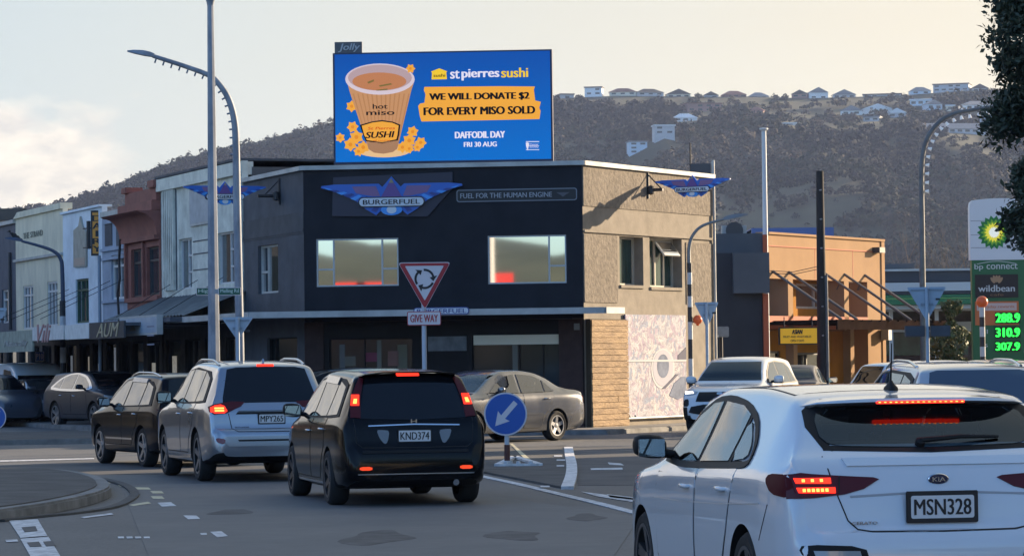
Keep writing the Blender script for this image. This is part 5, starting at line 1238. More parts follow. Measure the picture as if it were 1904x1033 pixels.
class Car:
    def __init__(s, label, cat, loc, heading, spec, paint, group=None):
        s.sp = spec; s.paint = paint; s.L = spec['L']
        s.root = thing(spec.get('name', 'car'), label, cat, loc, heading, group)
        s.root.scale = (1, 1, 1)
        s.shell()
    def shell(s):
        sp = s.sp; L = s.L
        zt, zl, zb, w, wt = (pchip(sp[k]) for k in ('zt', 'zl', 'zb', 'w', 'wt'))
        fx = np.linspace(0, L, 1500); fz = zt(fx); ds = np.sqrt(np.diff(fx)**2+np.diff(fz)**2); S = np.concatenate([[0], np.cumsum(ds)])
        step = sp.get('step', .05); n = int(S[-1]/step); xs = np.interp(np.linspace(0, S[-1], n+1), S, fx)
        rows = []
        sh = sp.get('shoulder', 0)
        for x in xs:
            T = float(zt(x)); B = float(zb(x)); W_ = float(w(x)); Wt = min(float(wt(x)), W_*.965); Lz = min(float(zl(x)), T-.035); H = T-Lz
            bl_ = W_*.955
            low = [(0, B), (.75*W_, B), (.93*W_, B+.02), (.982*W_, B+.09), (1.0*W_, B+.40*(Lz-B)), (1.002*W_, B+.62*(Lz-B)), (.996*W_, B+.80*(Lz-B)), (.985*W_, B+.92*(Lz-B)), (bl_, Lz)]
            up = [(bl_+(Wt-bl_)*.36, Lz+.30*H), (bl_+(Wt-bl_)*.74, Lz+.64*H), (Wt, Lz+.87*H), (Wt*.93, Lz+.945*H), (Wt*.75, Lz+.975*H), (Wt*.4, Lz+.995*H), (0, T)]
            rows.append(catmull(low+up, 2))
        rows = np.array(rows); ns, m, _ = rows.shape
        full = np.concatenate([rows, (rows*np.array([-1, 1]))[:, -2:0:-1]], 1); mf = full.shape[1]
        V = np.concatenate([np.repeat(xs, mf)[:, None], full.reshape(-1, 2)], 1)
        if 'disp' in sp: V = sp['disp'](V)
        F = []; mi_ = []
        kd = sp.get('dark_rows', 5)
        for i in range(ns-1):
            for j in range(mf):
                k = (j+1) % mf; F.append((i*mf+j, i*mf+k, (i+1)*mf+k, (i+1)*mf+j))
                jj = min(j, mf-1-j); mi_.append(1 if jj < kd else 0)
        F.append(tuple(range(mf))[::-1]); F.append(tuple(range((ns-1)*mf, ns*mf))); mi_ += [0 if not sp.get('dark_end') else 1, 0]
        me = bpy.data.meshes.new('body'); me.from_pydata([tuple(v) for v in V], [], F)
        for q in (s.paint, sp.get('lower_mat', m_plastic), m_arch): me.materials.append(q)
        me.polygons.foreach_set('material_index', mi_)
        bm = bmesh.new(); bm.from_mesh(me); bmesh.ops.recalc_face_normals(bm, faces=bm.faces); bm.to_mesh(me); bm.free()
        me.update()
        ob = link('body', me, s.root); ob.parent = None
        cut = MB()
        rad = sp['ra']
        for x in sp['axles']:
            for sg in (1, -1):
                W_ = sp['w'][len(sp['w'])//2][1]
                ya, yb = sorted((sg*(W_-.30), sg*(W_+.2)))
                cut.lathe([(rad, ya), (rad, yb)], 40, m_arch, axis='y', M=Matrix.Translation((x, 0, sp['rw']+.01)))
        co = cut.build('cut', m_arch); 
        bm = bmesh.new(); bm.from_mesh(co.data); bmesh.ops.recalc_face_normals(bm, faces=bm.faces); bm.to_mesh(co.data); bm.free()
        co.data.materials.clear()
        for q in me.materials: co.data.materials.append(q)
        co.data.polygons.foreach_set('material_index', [2]*len(co.data.polygons))
        md = ob.modifiers.new('b', 'BOOLEAN'); md.operation = 'DIFFERENCE'; md.solver = 'EXACT'; md.object = co
        dg = bpy.context.evaluated_depsgraph_get(); dg.update()
        new = bpy.data.meshes.new_from_object(ob.evaluated_get(dg))
        ob.modifiers.clear(); ob.data = new; ob.parent = s.root
        bpy.data.objects.remove(co)
        new.shade_smooth(); new.set_sharp_from_angle(angle=R(38))
        s.body = ob
        s.bvh = BVHTree.FromPolygons([v.co[:] for v in new.vertices], [tuple(p.vertices) for p in new.polygons])
    def cabin(s, side, rear, wind, box, seatm):
        """hollow the cabin out behind the panes and furnish it; call after the panes are fitted"""
        ob = s.body; cs = []
        def cutter(fn):
            mb = MB(); fn(mb); o = mb.build('cut', m_arch); bm = bmesh.new(); bm.from_mesh(o.data); bmesh.ops.recalc_face_normals(bm, faces=bm.faces); bm.to_mesh(o.data); bm.free()
            o.data.materials.clear()
            for q in ob.data.materials: o.data.materials.append(q)
            o.data.polygons.foreach_set('material_index', [2]*len(o.data.polygons)); o.matrix_world = s.root.matrix_basis.copy(); cs.append(o)
            md = ob.modifiers.new('b', 'BOOLEAN'); md.operation = 'DIFFERENCE'; md.solver = 'EXACT'; md.object = o
        x0, x1, yw, z0, z1 = box
        cutter(lambda m_: m_.box(x0, x1, -yw, yw, z0, z1))
        for q in side: cutter(lambda m_, q=q: m_.prism(q, -1.2, 1.2))
        cutter(lambda m_: m_.prism(rear, -.3, x0+.1, plane='yz'))
        if wind: cutter(lambda m_: m_.prism(wind, x1-.1, s.L+.2, plane='yz'))
        dg = bpy.context.evaluated_depsgraph_get(); dg.update()
        new = bpy.data.meshes.new_from_object(ob.evaluated_get(dg)); ob.modifiers.clear(); ob.data = new
        for o in cs: bpy.data.objects.remove(o)
        new.shade_smooth(); new.set_sharp_from_angle(angle=R(38))
        def soft(name, x0, x1, y0, y1, z0, z1, parent=None, lean=0, bev=.04):
            mb = MB(); mb.box(x0, x1, y0, y1, z0, z1); o = mb.build(name, seatm, parent or s.root, bevel=bev)
            if lean: o.data.transform(Matrix.Translation(((x0+x1)/2, 0, z0)) @ Matrix.Rotation(R(-lean), 4, 'Y') @ Matrix.Translation((-(x0+x1)/2, 0, -z0)))
            return o
        xr = x0+.28; xf = x0+1.25; zb = z0-.0
        b = soft('rear_seat', xr, xr+.16, -yw+.03, yw-.03, zb, zb+.20, lean=12)
        for y in (-.36, 0, .36): soft('headrest', xr-.04, xr+.07, y-.12, y+.12, zb+.21, zb+.34 if y else zb+.30, b)
        for y in (-.34, .34):
            f = soft('front_seat', xf, xf+.14, y-.22, y+.22, zb, zb+.26, lean=10); soft('headrest', xf-.05, xf+.05, y-.13, y+.13, zb+.28, zb+.44, f)
        mb = MB(); mb.box(x1-.42, x1, -yw+.02, yw-.02, zb, zb+.05); mb.build('dashboard', m_plastic, s.root, bevel=.02)
        mb = MB(); mb.box(x1-.30, x1-.26, -.1, .1, z1-.09, z1-.03); mb.build('rear_view_mirror', m_plastic, s.root, bevel=.01)
    def hit(s, axis, a, b):
        o, d = {'rear': ((-5, a, b), (1, 0, 0)), 'front': ((s.L+5, a, b), (-1, 0, 0)), 'left': ((a, 5, b), (0, -1, 0)), 'right': ((a, -5, b), (0, 1, 0)), 'top': ((a, b, 5), (0, 0, -1))}[axis]
        r = s.bvh.ray_cast(Vector(o), Vector(d))
        if r[0] is None:
            r = s.bvh.find_nearest(Vector(o)+Vector(d)*(5+{'rear': .1, 'front': .2, 'left': -.85+0, 'right': -.85, 'top': -1.3}[axis]))
        n_ = r[1]
        if n_.dot(Vector(d)) > 0: n_ = -n_
        return r[0], n_
    def patch(s, name, axis, poly, material, off=.004, grid=.055, parent=None, smooth=True):
        bm = bmesh.new(); vs = [bm.verts.new((p[0], p[1], 0)) for p in poly]; bm.faces.new(vs)
        lo = [min(p[i] for p in poly) for i in (0, 1)]; hi = [max(p[i] for p in poly) for i in (0, 1)]
        for i in (0, 1):
            n = int((hi[i]-lo[i])/grid)
            for k in range(1, n+1):
                c = [0, 0, 0]; c[i] = lo[i]+(hi[i]-lo[i])*k/(n+1); nn = [0, 0, 0]; nn[i] = 1
                bmesh.ops.bisect_plane(bm, geom=bm.verts[:]+bm.edges[:]+bm.faces[:], plane_co=c, plane_no=nn)
        bmesh.ops.triangulate(bm, faces=[f for f in bm.faces if len(f.verts) > 4])
        bnd = [e for e in bm.edges if len(e.link_faces) == 1]
        for v in bm.verts:
            h, n_ = s.hit(axis, v.co.x, v.co.y); v.co = h+n_*off; v.normal = n_
        nrm = {v: v.normal.copy() for v in bm.verts}
        # skirt closing the gap to the body
        vm = {}
        for e in bnd:
            for v in e.verts:
                if v not in vm: vm[v] = bm.verts.new(v.co-nrm[v]*(off+.006))
        for e in bnd:
            a_, b_ = e.verts
            try: bm.faces.new((a_, b_, vm[b_], vm[a_]))
            except ValueError: pass
        bmesh.ops.recalc_face_normals(bm, faces=bm.faces)
        me = bpy.data.meshes.new(name); bm.to_mesh(me); bm.free(); me.materials.append(material)
        # outward orientation check on the first face
        me.shade_smooth(); me.set_sharp_from_angle(angle=R(50))
        return link(name, me, parent or s.root)
    def both(s, name, axis, poly, material, **k):
        """mirrored pair: 'side' mirrors left/right, 'rear'/'front' mirrors y"""
        if axis == 'side': return [s.patch(name, 'left', poly, material, **k), s.patch(name, 'right', poly, material, **k)]
        m_ = [(-p[0], p[1]) for p in poly][::-1] if axis != 'top' else [(p[0], -p[1]) for p in poly][::-1]
        return [s.patch(name, axis, poly, material, **k), s.patch(name, axis, m_, material, **k)]
    def line(s, name, axis, pts, w, material, off=.003, grid=.08, parent=None):
        p = [Vector(q) for q in pts]; A = []; B = []
        for i, q in enumerate(p):
            t = (p[min(i+1, len(p)-1)]-p[max(i-1, 0)]).normalized(); n_ = Vector((-t.y, t.x))*w/2; A.append(tuple(q+n_)); B.append(tuple(q-n_))
        return s.patch(name, axis, A+B[::-1], material, off=off, grid=grid, parent=parent)
    def wheels(s, rim=None, spokes=5, tw=.215, rimr=.215, style=0):
        sp = s.sp; Rw = sp['rw']; rim = rim or m_alloy
        proto = None
        for x in sp['axles']:
            for sg in (1, -1):
                y = sp['track']/2*sg
                if proto is None:
                    mb = MB(); h = tw/2
                    mb.lathe([(rimr, -h+.01), (rimr+.02, -h), (Rw-.035, -h-.004), (Rw-.012, -h+.02), (Rw, -h+.05), (Rw, h-.05), (Rw-.012, h-.02), (Rw-.035, h+.004), (rimr+.02, h), (rimr, h-.01), (rimr, -h+.01)], 36, axis='y', caps=False)
                    wl = mb.build('wheel', m_tyre, s.root, smooth=40)
                    mb = MB(); mb.lathe([(rimr+.012, h-.004), (rimr-.012, h-.006), (rimr-.02, h-.04), (rimr-.03, h-.10), (0, h-.11)], 32, axis='y', caps=False); ro_ = mb.build('rim_barrel', m_arch, wl, smooth=40)
                    mb = MB(); mb.lathe([(rimr+.014, h-.012), (rimr+.012, h+.002), (rimr-.010, h+.0), (rimr-.012, h-.03)], 32, rim, axis='y', caps=False); mb.lathe([(.055, h-.05), (.05, h-.02), (0, h-.015)], 16, rim, axis='y', caps=False)
                    for k in range(spokes):
                        for q in ((-.11, .11) if style == 1 else (0,)):
                            a = 2*PI*k/spokes+q; M = Matrix.Rotation(a, 4, 'Y'); ww = .018 if style == 1 else .034
                            mb.add([(-ww*1.2, h-.03, .03), (ww*1.2, h-.03, .03), (ww, h-.006, rimr-.005), (-ww, h-.006, rimr-.005), (-ww*1.4, h-.09, .03), (ww*1.4, h-.09, .03), (ww*1.2, h-.05, rimr-.005), (-ww*1.2, h-.05, rimr-.005)],
                                   [(0, 1, 2, 3), (0, 4, 5, 1), (1, 5, 6, 2), (2, 6, 7, 3), (3, 7, 4, 0)], rim, M)
                    rm = mb.build('rim', rim, wl, smooth=35)
                    proto = wl
                    o = wl
                else:
                    o = copy_tree(proto, s.root)
                o.location = (x, y, Rw); o.rotation_euler = (0, random.uniform(0, 1) if False else 0, 0 if sg == 1 else PI)
    def mirror(s, x, z, material=None, w=.24, h=.15, d=.14, glass=True, cap=None, folded=0):
        for sg in (1, -1):
            h_, n_ = s.hit('left' if sg == 1 else 'right', x, z)
            y = abs(h_.y); mb = MB()
            # shaped housing: superellipse loft from the foot outwards
            prof = []
            N_ = 14
            for i, (t_, sc) in enumerate(((0, .45), (.06, .75), (.2, .95), (.5, 1.0), (.8, .92), (.95, .68), (1, .3))):
                ring = []
                for k in range(N_):
                    a = 2*PI*k/N_; c_, s__ = math.cos(a), math.sin(a)
                    ring.append((x+d*.5*sc*math.copysign(abs(c_)**.7, c_)+(.02*t_), sg*(y+.055+w*t_), z+.05+h*.5*sc*math.copysign(abs(s__)**.8, s__)+.015*t_))
                prof.append(ring)
            vs = [p for r_ in prof for p in r_]; fs = []
            for i in range(len(prof)-1):
                for k in range(N_): fs.append((i*N_+k, i*N_+(k+1) % N_, (i+1)*N_+(k+1) % N_, (i+1)*N_+k))
            fs += [tuple(range(N_)), tuple(range(len(vs)-N_, len(vs)))]
            mb.add(vs, fs, material or s.paint)
            mb.tube([(x, sg*(y-.02), z), (x, sg*(y+.09), z+.02)], .03, 8, m_plastic)
            if cap: mb.box(x-d*.5, x+d*.5, *sorted((sg*(y+.06), sg*(y+.06+w*.9))), z-.03, z-.01, cap)
            mo = mb.build('wing_mirror', None, s.root, smooth=50)
            q = MB(); q.box(x-d*.5-.004, x-d*.5+.02, *sorted((sg*(y+.075), sg*(y+.04+w))), z+.05-h*.36, z+.05+h*.36); q.build('mirror_glass', m_cglassr, mo, bevel=.004)
    def handle(s, x, z, material=None, w=.16, parent=None, sides=(1, -1)):
        for sg in sides:
            h_, n_ = s.hit('left' if sg == 1 else 'right', x, z); y = abs(h_.y); mb = MB()
            mb.tube([(x-w/2, sg*(y-.003), z), (x-w*.42, sg*(y+.022), z), (x, sg*(y+.03), z+.002), (x+w*.42, sg*(y+.022), z), (x+w/2, sg*(y-.003), z)], [.009, .012, .014, .012, .009], 8)
            mb.build('door_handle', material or s.paint, parent or s.root, smooth=60)
    def doors(s, polys, hs, hmat=None, hw_=.16):
        for poly, (hx, hz_) in zip(polys, hs):
            cx = sum(p[0] for p in poly)/len(poly); cz = sum(p[1] for p in poly)/len(poly)
            big = [(cx+(p[0]-cx)*(1+.016/max(abs(p[0]-cx), .1)), cz+(p[1]-cz)*(1+.016/max(abs(p[1]-cz), .1))) for p in poly]
            for sd, sg in (('left', 1), ('right', -1)):
                s.patch('door_gap', sd, big, m_gap, off=.0012, grid=.11)
                dr = s.patch('door', sd, poly, s.paint, off=.0042, grid=.07)
                s.handle(hx, hz_, hmat, hw_, parent=dr, sides=(sg,))
    def plate(s, text, z, axis='rear', w=.36, h=.125, frame=.0, black=False, dx=.03, y=0, tilt=0):
        hh_, n_ = s.hit(axis, y, z); sg = -1 if axis == 'rear' else 1
        M = Matrix.Translation((hh_.x+sg*dx, y, z)) @ Matrix.Rotation(R(-90) if axis == 'rear' else R(90), 4, 'Z') @ Matrix.Rotation(R(tilt), 4, 'X')
        mb = MB(); f = frame; mb.box(-w/2-f, w/2+f, 0, .02, -h/2-f, h/2+f)
        pl = mb.build('number_plate', m_platek, s.root, bevel=.004); pl.data.transform(M)
        mb = MB(); mb.prism(rrect(-w/2+.004, w/2-.004, -h/2+.004, h/2-.004, .012), -.003, .001); o = mb.build('plate_face', m_platek if black else m_platew, pl); o.data.transform(M)
        tm = text_mb(text, -w/2+.022, w/2-.022, -h*.33, h*.33, -.003, .002, bold=.018); o = tm.build('lettering', m_platew if black else m_platek, pl); o.data.transform(M)
        return pl
    def badge(s, text, cy, z, w, h, material, axis='rear', off=.004):
        hh_, n_ = s.hit(axis, cy, z); M = Matrix.Translation((hh_.x-off, cy, z)) @ Matrix.Rotation(R(-90), 4, 'Z')
        o = text_mb(text, -w/2, w/2, -h/2, h/2, 0, .004, bold=.02).build('lettering', material, s.root); o.data.transform(M); return o
    def rails(s, x0, x1, y, material=m_chrome, r=.018, h=.05):
        for sg in (1, -1):
            pts = []
            for i in range(9):
                f = i/8; x = x0+(x1-x0)*f; z = s.hit('top', x, y)[0].z; pts.append((x, sg*y, z+h*min(1, 5*min(f, 1-f))*.9+.004))
            mb = MB(); mb.tube(pts, r, 8); mb.build('roof_rail', material, s.root, smooth=60)
    def wiper(s, y0, z0, y1, z1, axis='rear'):
        a, na = s.hit(axis, y0, z0); b, nb = s.hit(axis, y1, z1); m_, nm = s.hit(axis, (y0+y1)/2, (z0+z1)/2)
        mb = MB(); mb.tube([a+na*.03, m_+nm*.04, b+nb*.02], [.016, .012, .008], 6); mb.lathe([(.03, -.02), (.026, .03), (0, .04)], 12, M=Matrix.Translation(a) @ na.to_track_quat('Z', 'Y').to_matrix().to_4x4())
        mb.build('rear_wiper', m_plastic, s.root, smooth=50)
    def fin(s, x, y=0, h=.06, material=None):
        z = s.hit('top', x, y)[0].z; mb = MB(); mb.prism([(x-.08, z-.01), (x+.1, z-.01), (x+.02, z+h*.6), (x-.06, z+h)], y-.014, y+.014)
        mb.build('roof_antenna', material or s.paint, s.root, bevel=.006)
def poly_round(pts, k=2):
    """corner cutting of a closed polygon"""
    for _ in range(k):
        o = []
        for i in range(len(pts)):
            a, b = np.array(pts[i]), np.array(pts[(i+1) % len(pts)]); o += [tuple(a*.78+b*.22), tuple(a*.22+b*.78)]
        pts = o
    return pts
def spec(**k): return k
def paint(name, col, met=.0, rough=.28, coat=1.0, fl=0):
    return mat(name, col, rough, metal=met, coat=coat, nz=.04, nscale=1.0)
def place(px, Y, heading, ref=(0, 0)):
    """world origin of a car so that its local point ref stands on the ground below picture column px at distance Y"""
    X = (px-952)/FP*Y*1.0+.0035*0; c, s_ = math.cos(heading), math.sin(heading)
    # ground point: take the column where the ground point appears
    gx = G(px, yh(px)+FP*EYE/Y).x
    return (gx-(ref[0]*c-ref[1]*s_), Y-(ref[0]*s_+ref[1]*c), .02)

# ---- 1 white hatchback, nearest
hatch = spec(L=4.51, rw=.318, ra=.345, axles=(.91, 3.61), track=1.56,
  zt=[(0, .56), (.012, .62), (.03, .655), (.075, .675), (.085, .72), (.10, .82), (.135, .93), (.165, 1.0), (.20, 1.045), (.26, 1.085), (.46, 1.26), (.60, 1.355), (.70, 1.388), (1.0, 1.415), (1.6, 1.44), (2.2, 1.437), (2.7, 1.385), (3.15, 1.19), (3.52, .99), (3.6, .965), (4.0, .90), (4.3, .79), (4.45, .67), (4.51, .5)],
  zl=[(0, .52), (.2, .985), (.6, .99), (1.0, .985), (2.2, .965), (3.2, .93), (3.6, .90), (4.1, .84), (4.51, .46)],
  zb=[(0, .30), (.3, .24), (1, .19), (3.4, .18), (4.3, .2), (4.51, .28)],
  w=[(0, .70), (.02, .76), (.06, .80), (.15, .845), (.3, .875), (.6, .895), (1.0, .90), (3.6, .90), (4.0, .87), (4.3, .78), (4.51, .56)],
  wt=[(0, .64), (.08, .74), (.2, .79), (.27, .76), (.42, .70), (.62, .665), (1.0, .655), (2.0, .66), (2.7, .65), (3.3, .70), (3.6, .74), (4.2, .66), (4.51, .4)], step=.035, dark_rows=4)
pw = paint('paint_white', (.57, .61, .66), rough=.2)
h1 = R(99.8)
k_ = Car('white hatchback nearest the camera at lower right with its brake lights lit', 'car', (2.31, 17.32, .02), h1, hatch, pw)
arc = [(.93, 1.02), (1.0, 1.12), (1.22, 1.245), (1.55, 1.325), (2.0, 1.36), (2.4, 1.345), (2.72, 1.27), (3.05, 1.10), (3.24, .985), (2.6, .955), (2.0, .965), (1.3, .985), (1.0, .995)]
loop_ = poly_round(arc, 1); loop_ = loop_+loop_[:1]
for sd in ('left', 'right'): k_.line('window_surround', sd, loop_, .036, m_plastic, off=.008); k_.line('window_pillar', sd, [(2.125, .97), (2.115, 1.345)], .09, m_plastic, off=.008); k_.line('window_pillar', sd, [(1.375, 1.0), (1.36, 1.27)], .05, m_plastic, off=.008)
k_.both('side_window', 'side', [(2.16, .985), (2.16, 1.335), (2.42, 1.32), (2.70, 1.245), (3.0, 1.085), (3.12, .99), (2.6, .975)], m_panes, off=.013)
k_.both('side_window', 'side', [(1.40, 1.005), (1.38, 1.27), (1.62, 1.318), (2.07, 1.337), (2.09, .985)], m_panes, off=.013)
k_.both('quarter_window', 'side', poly_round([(1.00, 1.03), (1.06, 1.11), (1.33, 1.255), (1.35, 1.005)], 1), m_panes, off=.013)
k_.doors([[(2.13, .30), (2.10, .98), (3.12, .985), (3.16, .80), (3.12, .40), (3.02, .30)], [(1.30, .62), (1.14, 1.0), (2.05, .98), (2.08, .30), (1.5, .30), (1.40, .47)]], [(2.32, .835), (1.40, .85)], hw_=.2)
for sd in ('left', 'right'): k_.line('crease', sd, [(.55, .80), (1.4, .765), (2.4, .74), (3.2, .735)], .006, mat('crease_shade', (.45, .47, .50), .3, coat=1), off=.005)  # side crease drawn as a thin line coloured like its shade
rg = [(-.66, 1.215), (-.60, 1.10), (-.45, 1.082), (0, 1.075), (.45, 1.082), (.60, 1.10), (.66, 1.215), (.645, 1.30), (.58, 1.345), (0, 1.36), (-.58, 1.345), (-.645, 1.30)]
for sg in (1, -1): k_.patch('rear_window_surround', 'rear', [(sg*.66, 1.215), (sg*.60, 1.10), (sg*.55, 1.086), (sg*.57, 1.16), (sg*.57, 1.25), (sg*.50, 1.315), (sg*.50, 1.345), (sg*.58, 1.345), (sg*.645, 1.30)], m_plastic, off=.004, grid=.04)
k_.patch('rear_window_surround', 'rear', [(-.52, 1.31), (.52, 1.31), (.52, 1.36), (-.52, 1.36)], m_plastic, off=.0045, grid=.05); k_.patch('rear_window_surround', 'rear', [(-.60, 1.09), (0, 1.072), (.60, 1.09), (.60, 1.115), (0, 1.098), (-.60, 1.115)], m_plastic, off=.0045, grid=.05)
rw_ = k_.patch('rear_window', 'rear', poly_round([(-.60, 1.13), (-.44, 1.10), (.44, 1.10), (.60, 1.13), (.60, 1.27), (.50, 1.315), (-.50, 1.315), (-.60, 1.27)], 1), m_pane, off=.008, grid=.05)
# spoiler
mb = MB(); ring = []
NS = 17
for i in range(NS):
    y = -.645+1.29*i/(NS-1); e = 1-abs(y/.645)**5
    zr_ = k_.hit('top', .80, y)[0].z; zg_ = k_.hit('top', .62, y)[0].z
    xb = .43+.17*(1-e); zt_ = zg_+.012*e-.004
    ring.append([(xb, y, zt_-.004), (xb-.004, y, zt_-.018*e-.004), (.62, y, zg_-.05), (.80, y, zr_-.03), (.82, y, zr_+.0005), (.62, y, zg_+.012*e)])
vs = [p for r_ in ring for p in r_]; fs = [(i*6+k, i*6+(k+1) % 6, (i+1)*6+(k+1) % 6, (i+1)*6+k) for i in range(NS-1) for k in range(6)] + [tuple(range(6)), tuple(range(len(vs)-6, len(vs)))]
mb.add(vs, fs); sp_ = mb.build('spoiler', pw, k_.root, smooth=35)
mb = MB(); mb.prism(rrect(-.25, .16+.09, 1.336, 1.352, .007), .425, .45, plane='yz'); hb = mb.build('high_brake_light', m_lit, k_.root)
for i in range(16): mb = MB(); y = -.235+.47*i/15; mb.box(.419, .424, y-.006, y+.006, 1.341, 1.347); mb.build('lamp_led', m_lit2, hb)
tl = [(.832, .965), (.76, .975), (.70, .968), (.52, .955), (.36, .945), (.33, .935), (.42, .885), (.53, .858), (.70, .842), (.838, .838)]
k_.both('tail_light_side', 'side', poly_round([(.112, .842), (.34, .86), (.46, .93), (.42, .965), (.165, .966)], 1), mat('tail_lens_side', (.07, .008, .012), .6, spec=.08), off=.007, grid=.04)
for o in k_.both('tail_light', 'rear', tl, m_redd, off=.006, grid=.035):
    sgn_ = 1 if sum(v.co.y for v in o.data.vertices) > 0 else -1
    for z0, z1, ya, yb in ((.915, .945, .60, .79), (.865, .895, .58, .78)):
        q = [(sgn_*ya, z0), (sgn_*yb, z0+.004), (sgn_*(yb+.01), z1), (sgn_*ya, z1)]
        k_.patch('brake_lamp', 'rear', q, m_lit, off=.012, grid=.03, parent=o)
    for j in range(6):
        yy = .62+.025*j; k_.patch('lamp_led', 'rear', [(sgn_*yy, .872), (sgn_*(yy+.016), .872), (sgn_*(yy+.016), .888), (sgn_*yy, .888)], m_lit2, off=.016, grid=.05, parent=o)
        if j % 2: k_.patch('lamp_led', 'rear', [(sgn_*yy, .924), (sgn_*(yy+.016), .924), (sgn_*(yy+.016), .938), (sgn_*yy, .938)], m_lit2, off=.016, grid=.05, parent=o)
    k_.line('lens_gap', 'rear', [(sgn_*.562, .862), (sgn_*.55, .952)], .006, m_gap, off=.009, parent=o)
# tailgate outline, crease, lower recess
k_.line('tailgate_gap', 'rear', [(-.62, 1.06), (-.60, .97), (-.565, .84), (-.52, .72), (-.47, .672), (-.40, .660), (0, .655), (.40, .660), (.47, .672), (.52, .72), (.565, .84), (.60, .97), (.62, 1.06)], .007, m_gap, off=.002)
k_.line('tailgate_crease', 'rear', [(-.50, .845), (-.2, .858), (0, .862), (.2, .858), (.50, .845)], .012, mat('crease_shadow_grey', (.30, .31, .33), .4), off=.002)  # shade of the tailgate crease painted on as a grey strip
k_.patch('tailgate_lip', 'rear', [(-.50, 1.004), (.50, 1.004), (.52, 1.045), (-.52, 1.045)], pw, off=.010, grid=.05)
k_.plate('MSN328', .785, w=.36, h=.13, frame=.02, dx=.035)
# oval badge
hh_, n_ = k_.hit('rear', 0, .93); mb = MB(); mb.lathe([(.058, -.004), (.058, .004), (.052, .008), (0, .010)], 28); bd = mb.build('badge', m_chrome, k_.root)
bd.data.transform(Matrix.Translation(hh_+n_*.004) @ n_.to_track_quat('Z', 'Y').to_matrix().to_4x4() @ Matrix.Diagonal((.5, 1, 1, 1)) if False else Matrix.Translation(hh_+n_*.004) @ Matrix.Rotation(R(-90), 4, 'Y') @ Matrix.Diagonal((.52, 1, 1, 1)))
mb = MB(); mb.lathe([(.053, .0085), (.050, .0115), (0, .0120)], 28); b2 = mb.build('badge_face', mat('badge_navy', (.01, .015, .05), .3), bd); b2.data.transform(Matrix.Translation(hh_+n_*.004) @ Matrix.Rotation(R(-90), 4, 'Y') @ Matrix.Diagonal((.5, 1, 1, 1)))
o = text_mb('KIA', -.036, .036, -.012, .012, 0, .004, bold=.02).build('lettering', m_chrome, bd); o.data.transform(Matrix.Translation(hh_+Vector((-.017, 0, 0))) @ Matrix.Rotation(R(-90), 4, 'Z'))
k_.badge('CERATO', .43, .705, .14, .016, m_chrome)
k_.wiper(.03-.30+.32, 1.115, -.40, 1.135)
mb = MB(); ap = Vector((.90, .03, k_.hit('top', .90, .03)[0].z)); mb.lathe([(.05, -.01), (.045, .012), (.02, .035), (.012, .05), (0, .052)], 16, M=Matrix.Translation(ap) @ Matrix.Diagonal((1.5, .8, 1, 1))); mb.tube([ap+Vector((.0, 0, .04)), ap+Vector((-.03, 0, .26))], [.006, .003], 6); mb.build('roof_antenna', m_plastic, k_.root, smooth=50)
k_.line('roof_seam', 'top', [(.86, -.60), (.88, -.3), (.89, 0), (.88, .3), (.86, .60)], .006, m_gap, off=.0015)
for sg in (1, -1): k_.line('roof_channel', 'top', [(.84, sg*.60), (1.4, sg*.585), (2.4, sg*.585), (2.7, sg*.59)], .014, m_gap, off=.0015)
k_.both('bumper_insert', 'rear', poly_round([(.42, .50), (.74, .50), (.80, .56), (.78, .60), (.45, .585)], 1), m_plastic, off=.003, grid=.05)
k_.both('reflector', 'rear', [(.47, .525), (.72, .53), (.73, .565), (.48, .56)], m_clear, off=.008)
k_.mirror(2.98, 1.0, m_plastic, w=.20, h=.15, d=.15)
k_.wheels(rim=m_alloyd, spokes=5, style=1, rimr=.22)
k_.line('bumper_gap', 'left', [(.40, .80), (.47, .70), (.55, .60)], .007, m_gap, off=.002); k_.line('bumper_gap', 'right', [(.40, .80), (.47, .70), (.55, .60)], .007, m_gap, off=.002)
k_.patch('fuel_flap', 'right', poly_round([(.62, .78), (.78, .78), (.78, .92), (.62, .92)], 1), pw, off=.004)
k_.cabin([[(2.18, 1.0), (2.18, 1.32), (2.42, 1.30), (2.70, 1.225), (2.98, 1.08), (3.06, 1.0)], [(1.42, 1.02), (1.40, 1.26), (1.62, 1.30), (2.05, 1.32), (2.07, 1.0)], [(1.02, 1.04), (1.08, 1.10), (1.31, 1.235), (1.33, 1.02)]],
    [(-.57, 1.12), (.57, 1.12), (.57, 1.26), (.49, 1.31), (-.49, 1.31), (-.57, 1.26)], None, (.62, 3.0, .60, .92, 1.345), m_seat)
k_.patch('windscreen', 'front', [(-.64, 1.04), (.64, 1.04), (.54, 1.34), (-.54, 1.34)], m_cglass, off=.006)
# ---- 2 black wagon
wagon = spec(L=4.57, rw=.315, ra=.345, axles=(.94, 3.68), track=1.50,
  zt=[(0, .50), (.01, .60), (.035, .655), (.07, .70), (.09, .80), (.12, .93), (.15, .985), (.28, 1.20), (.40, 1.40), (.47, 1.475), (.62, 1.50), (1.2, 1.53), (2.0, 1.545), (2.7, 1.50), (3.3, 1.28), (3.75, 1.03), (3.9, .98), (4.25, .86), (4.5, .68), (4.57, .5)],
  zl=[(0, .47), (.15, .93), (.6, .965), (1.2, .96), (3.0, .93), (3.7, .90), (4.2, .80), (4.57, .45)],
  zb=[(0, .30), (.3, .22), (1, .18), (3.6, .18), (4.57, .28)],
  w=[(0, .68), (.02, .74), (.08, .79), (.2, .825), (.5, .845), (1, .85), (3.6, .85), (4.1, .82), (4.4, .72), (4.57, .55)],
  wt=[(0, .62), (.1, .73), (.16, .735), (.3, .68), (.47, .625), (.7, .60), (1.5, .60), (2.7, .60), (3.4, .66), (3.9, .70), (4.57, .4)], dark_rows=3, step=.045)
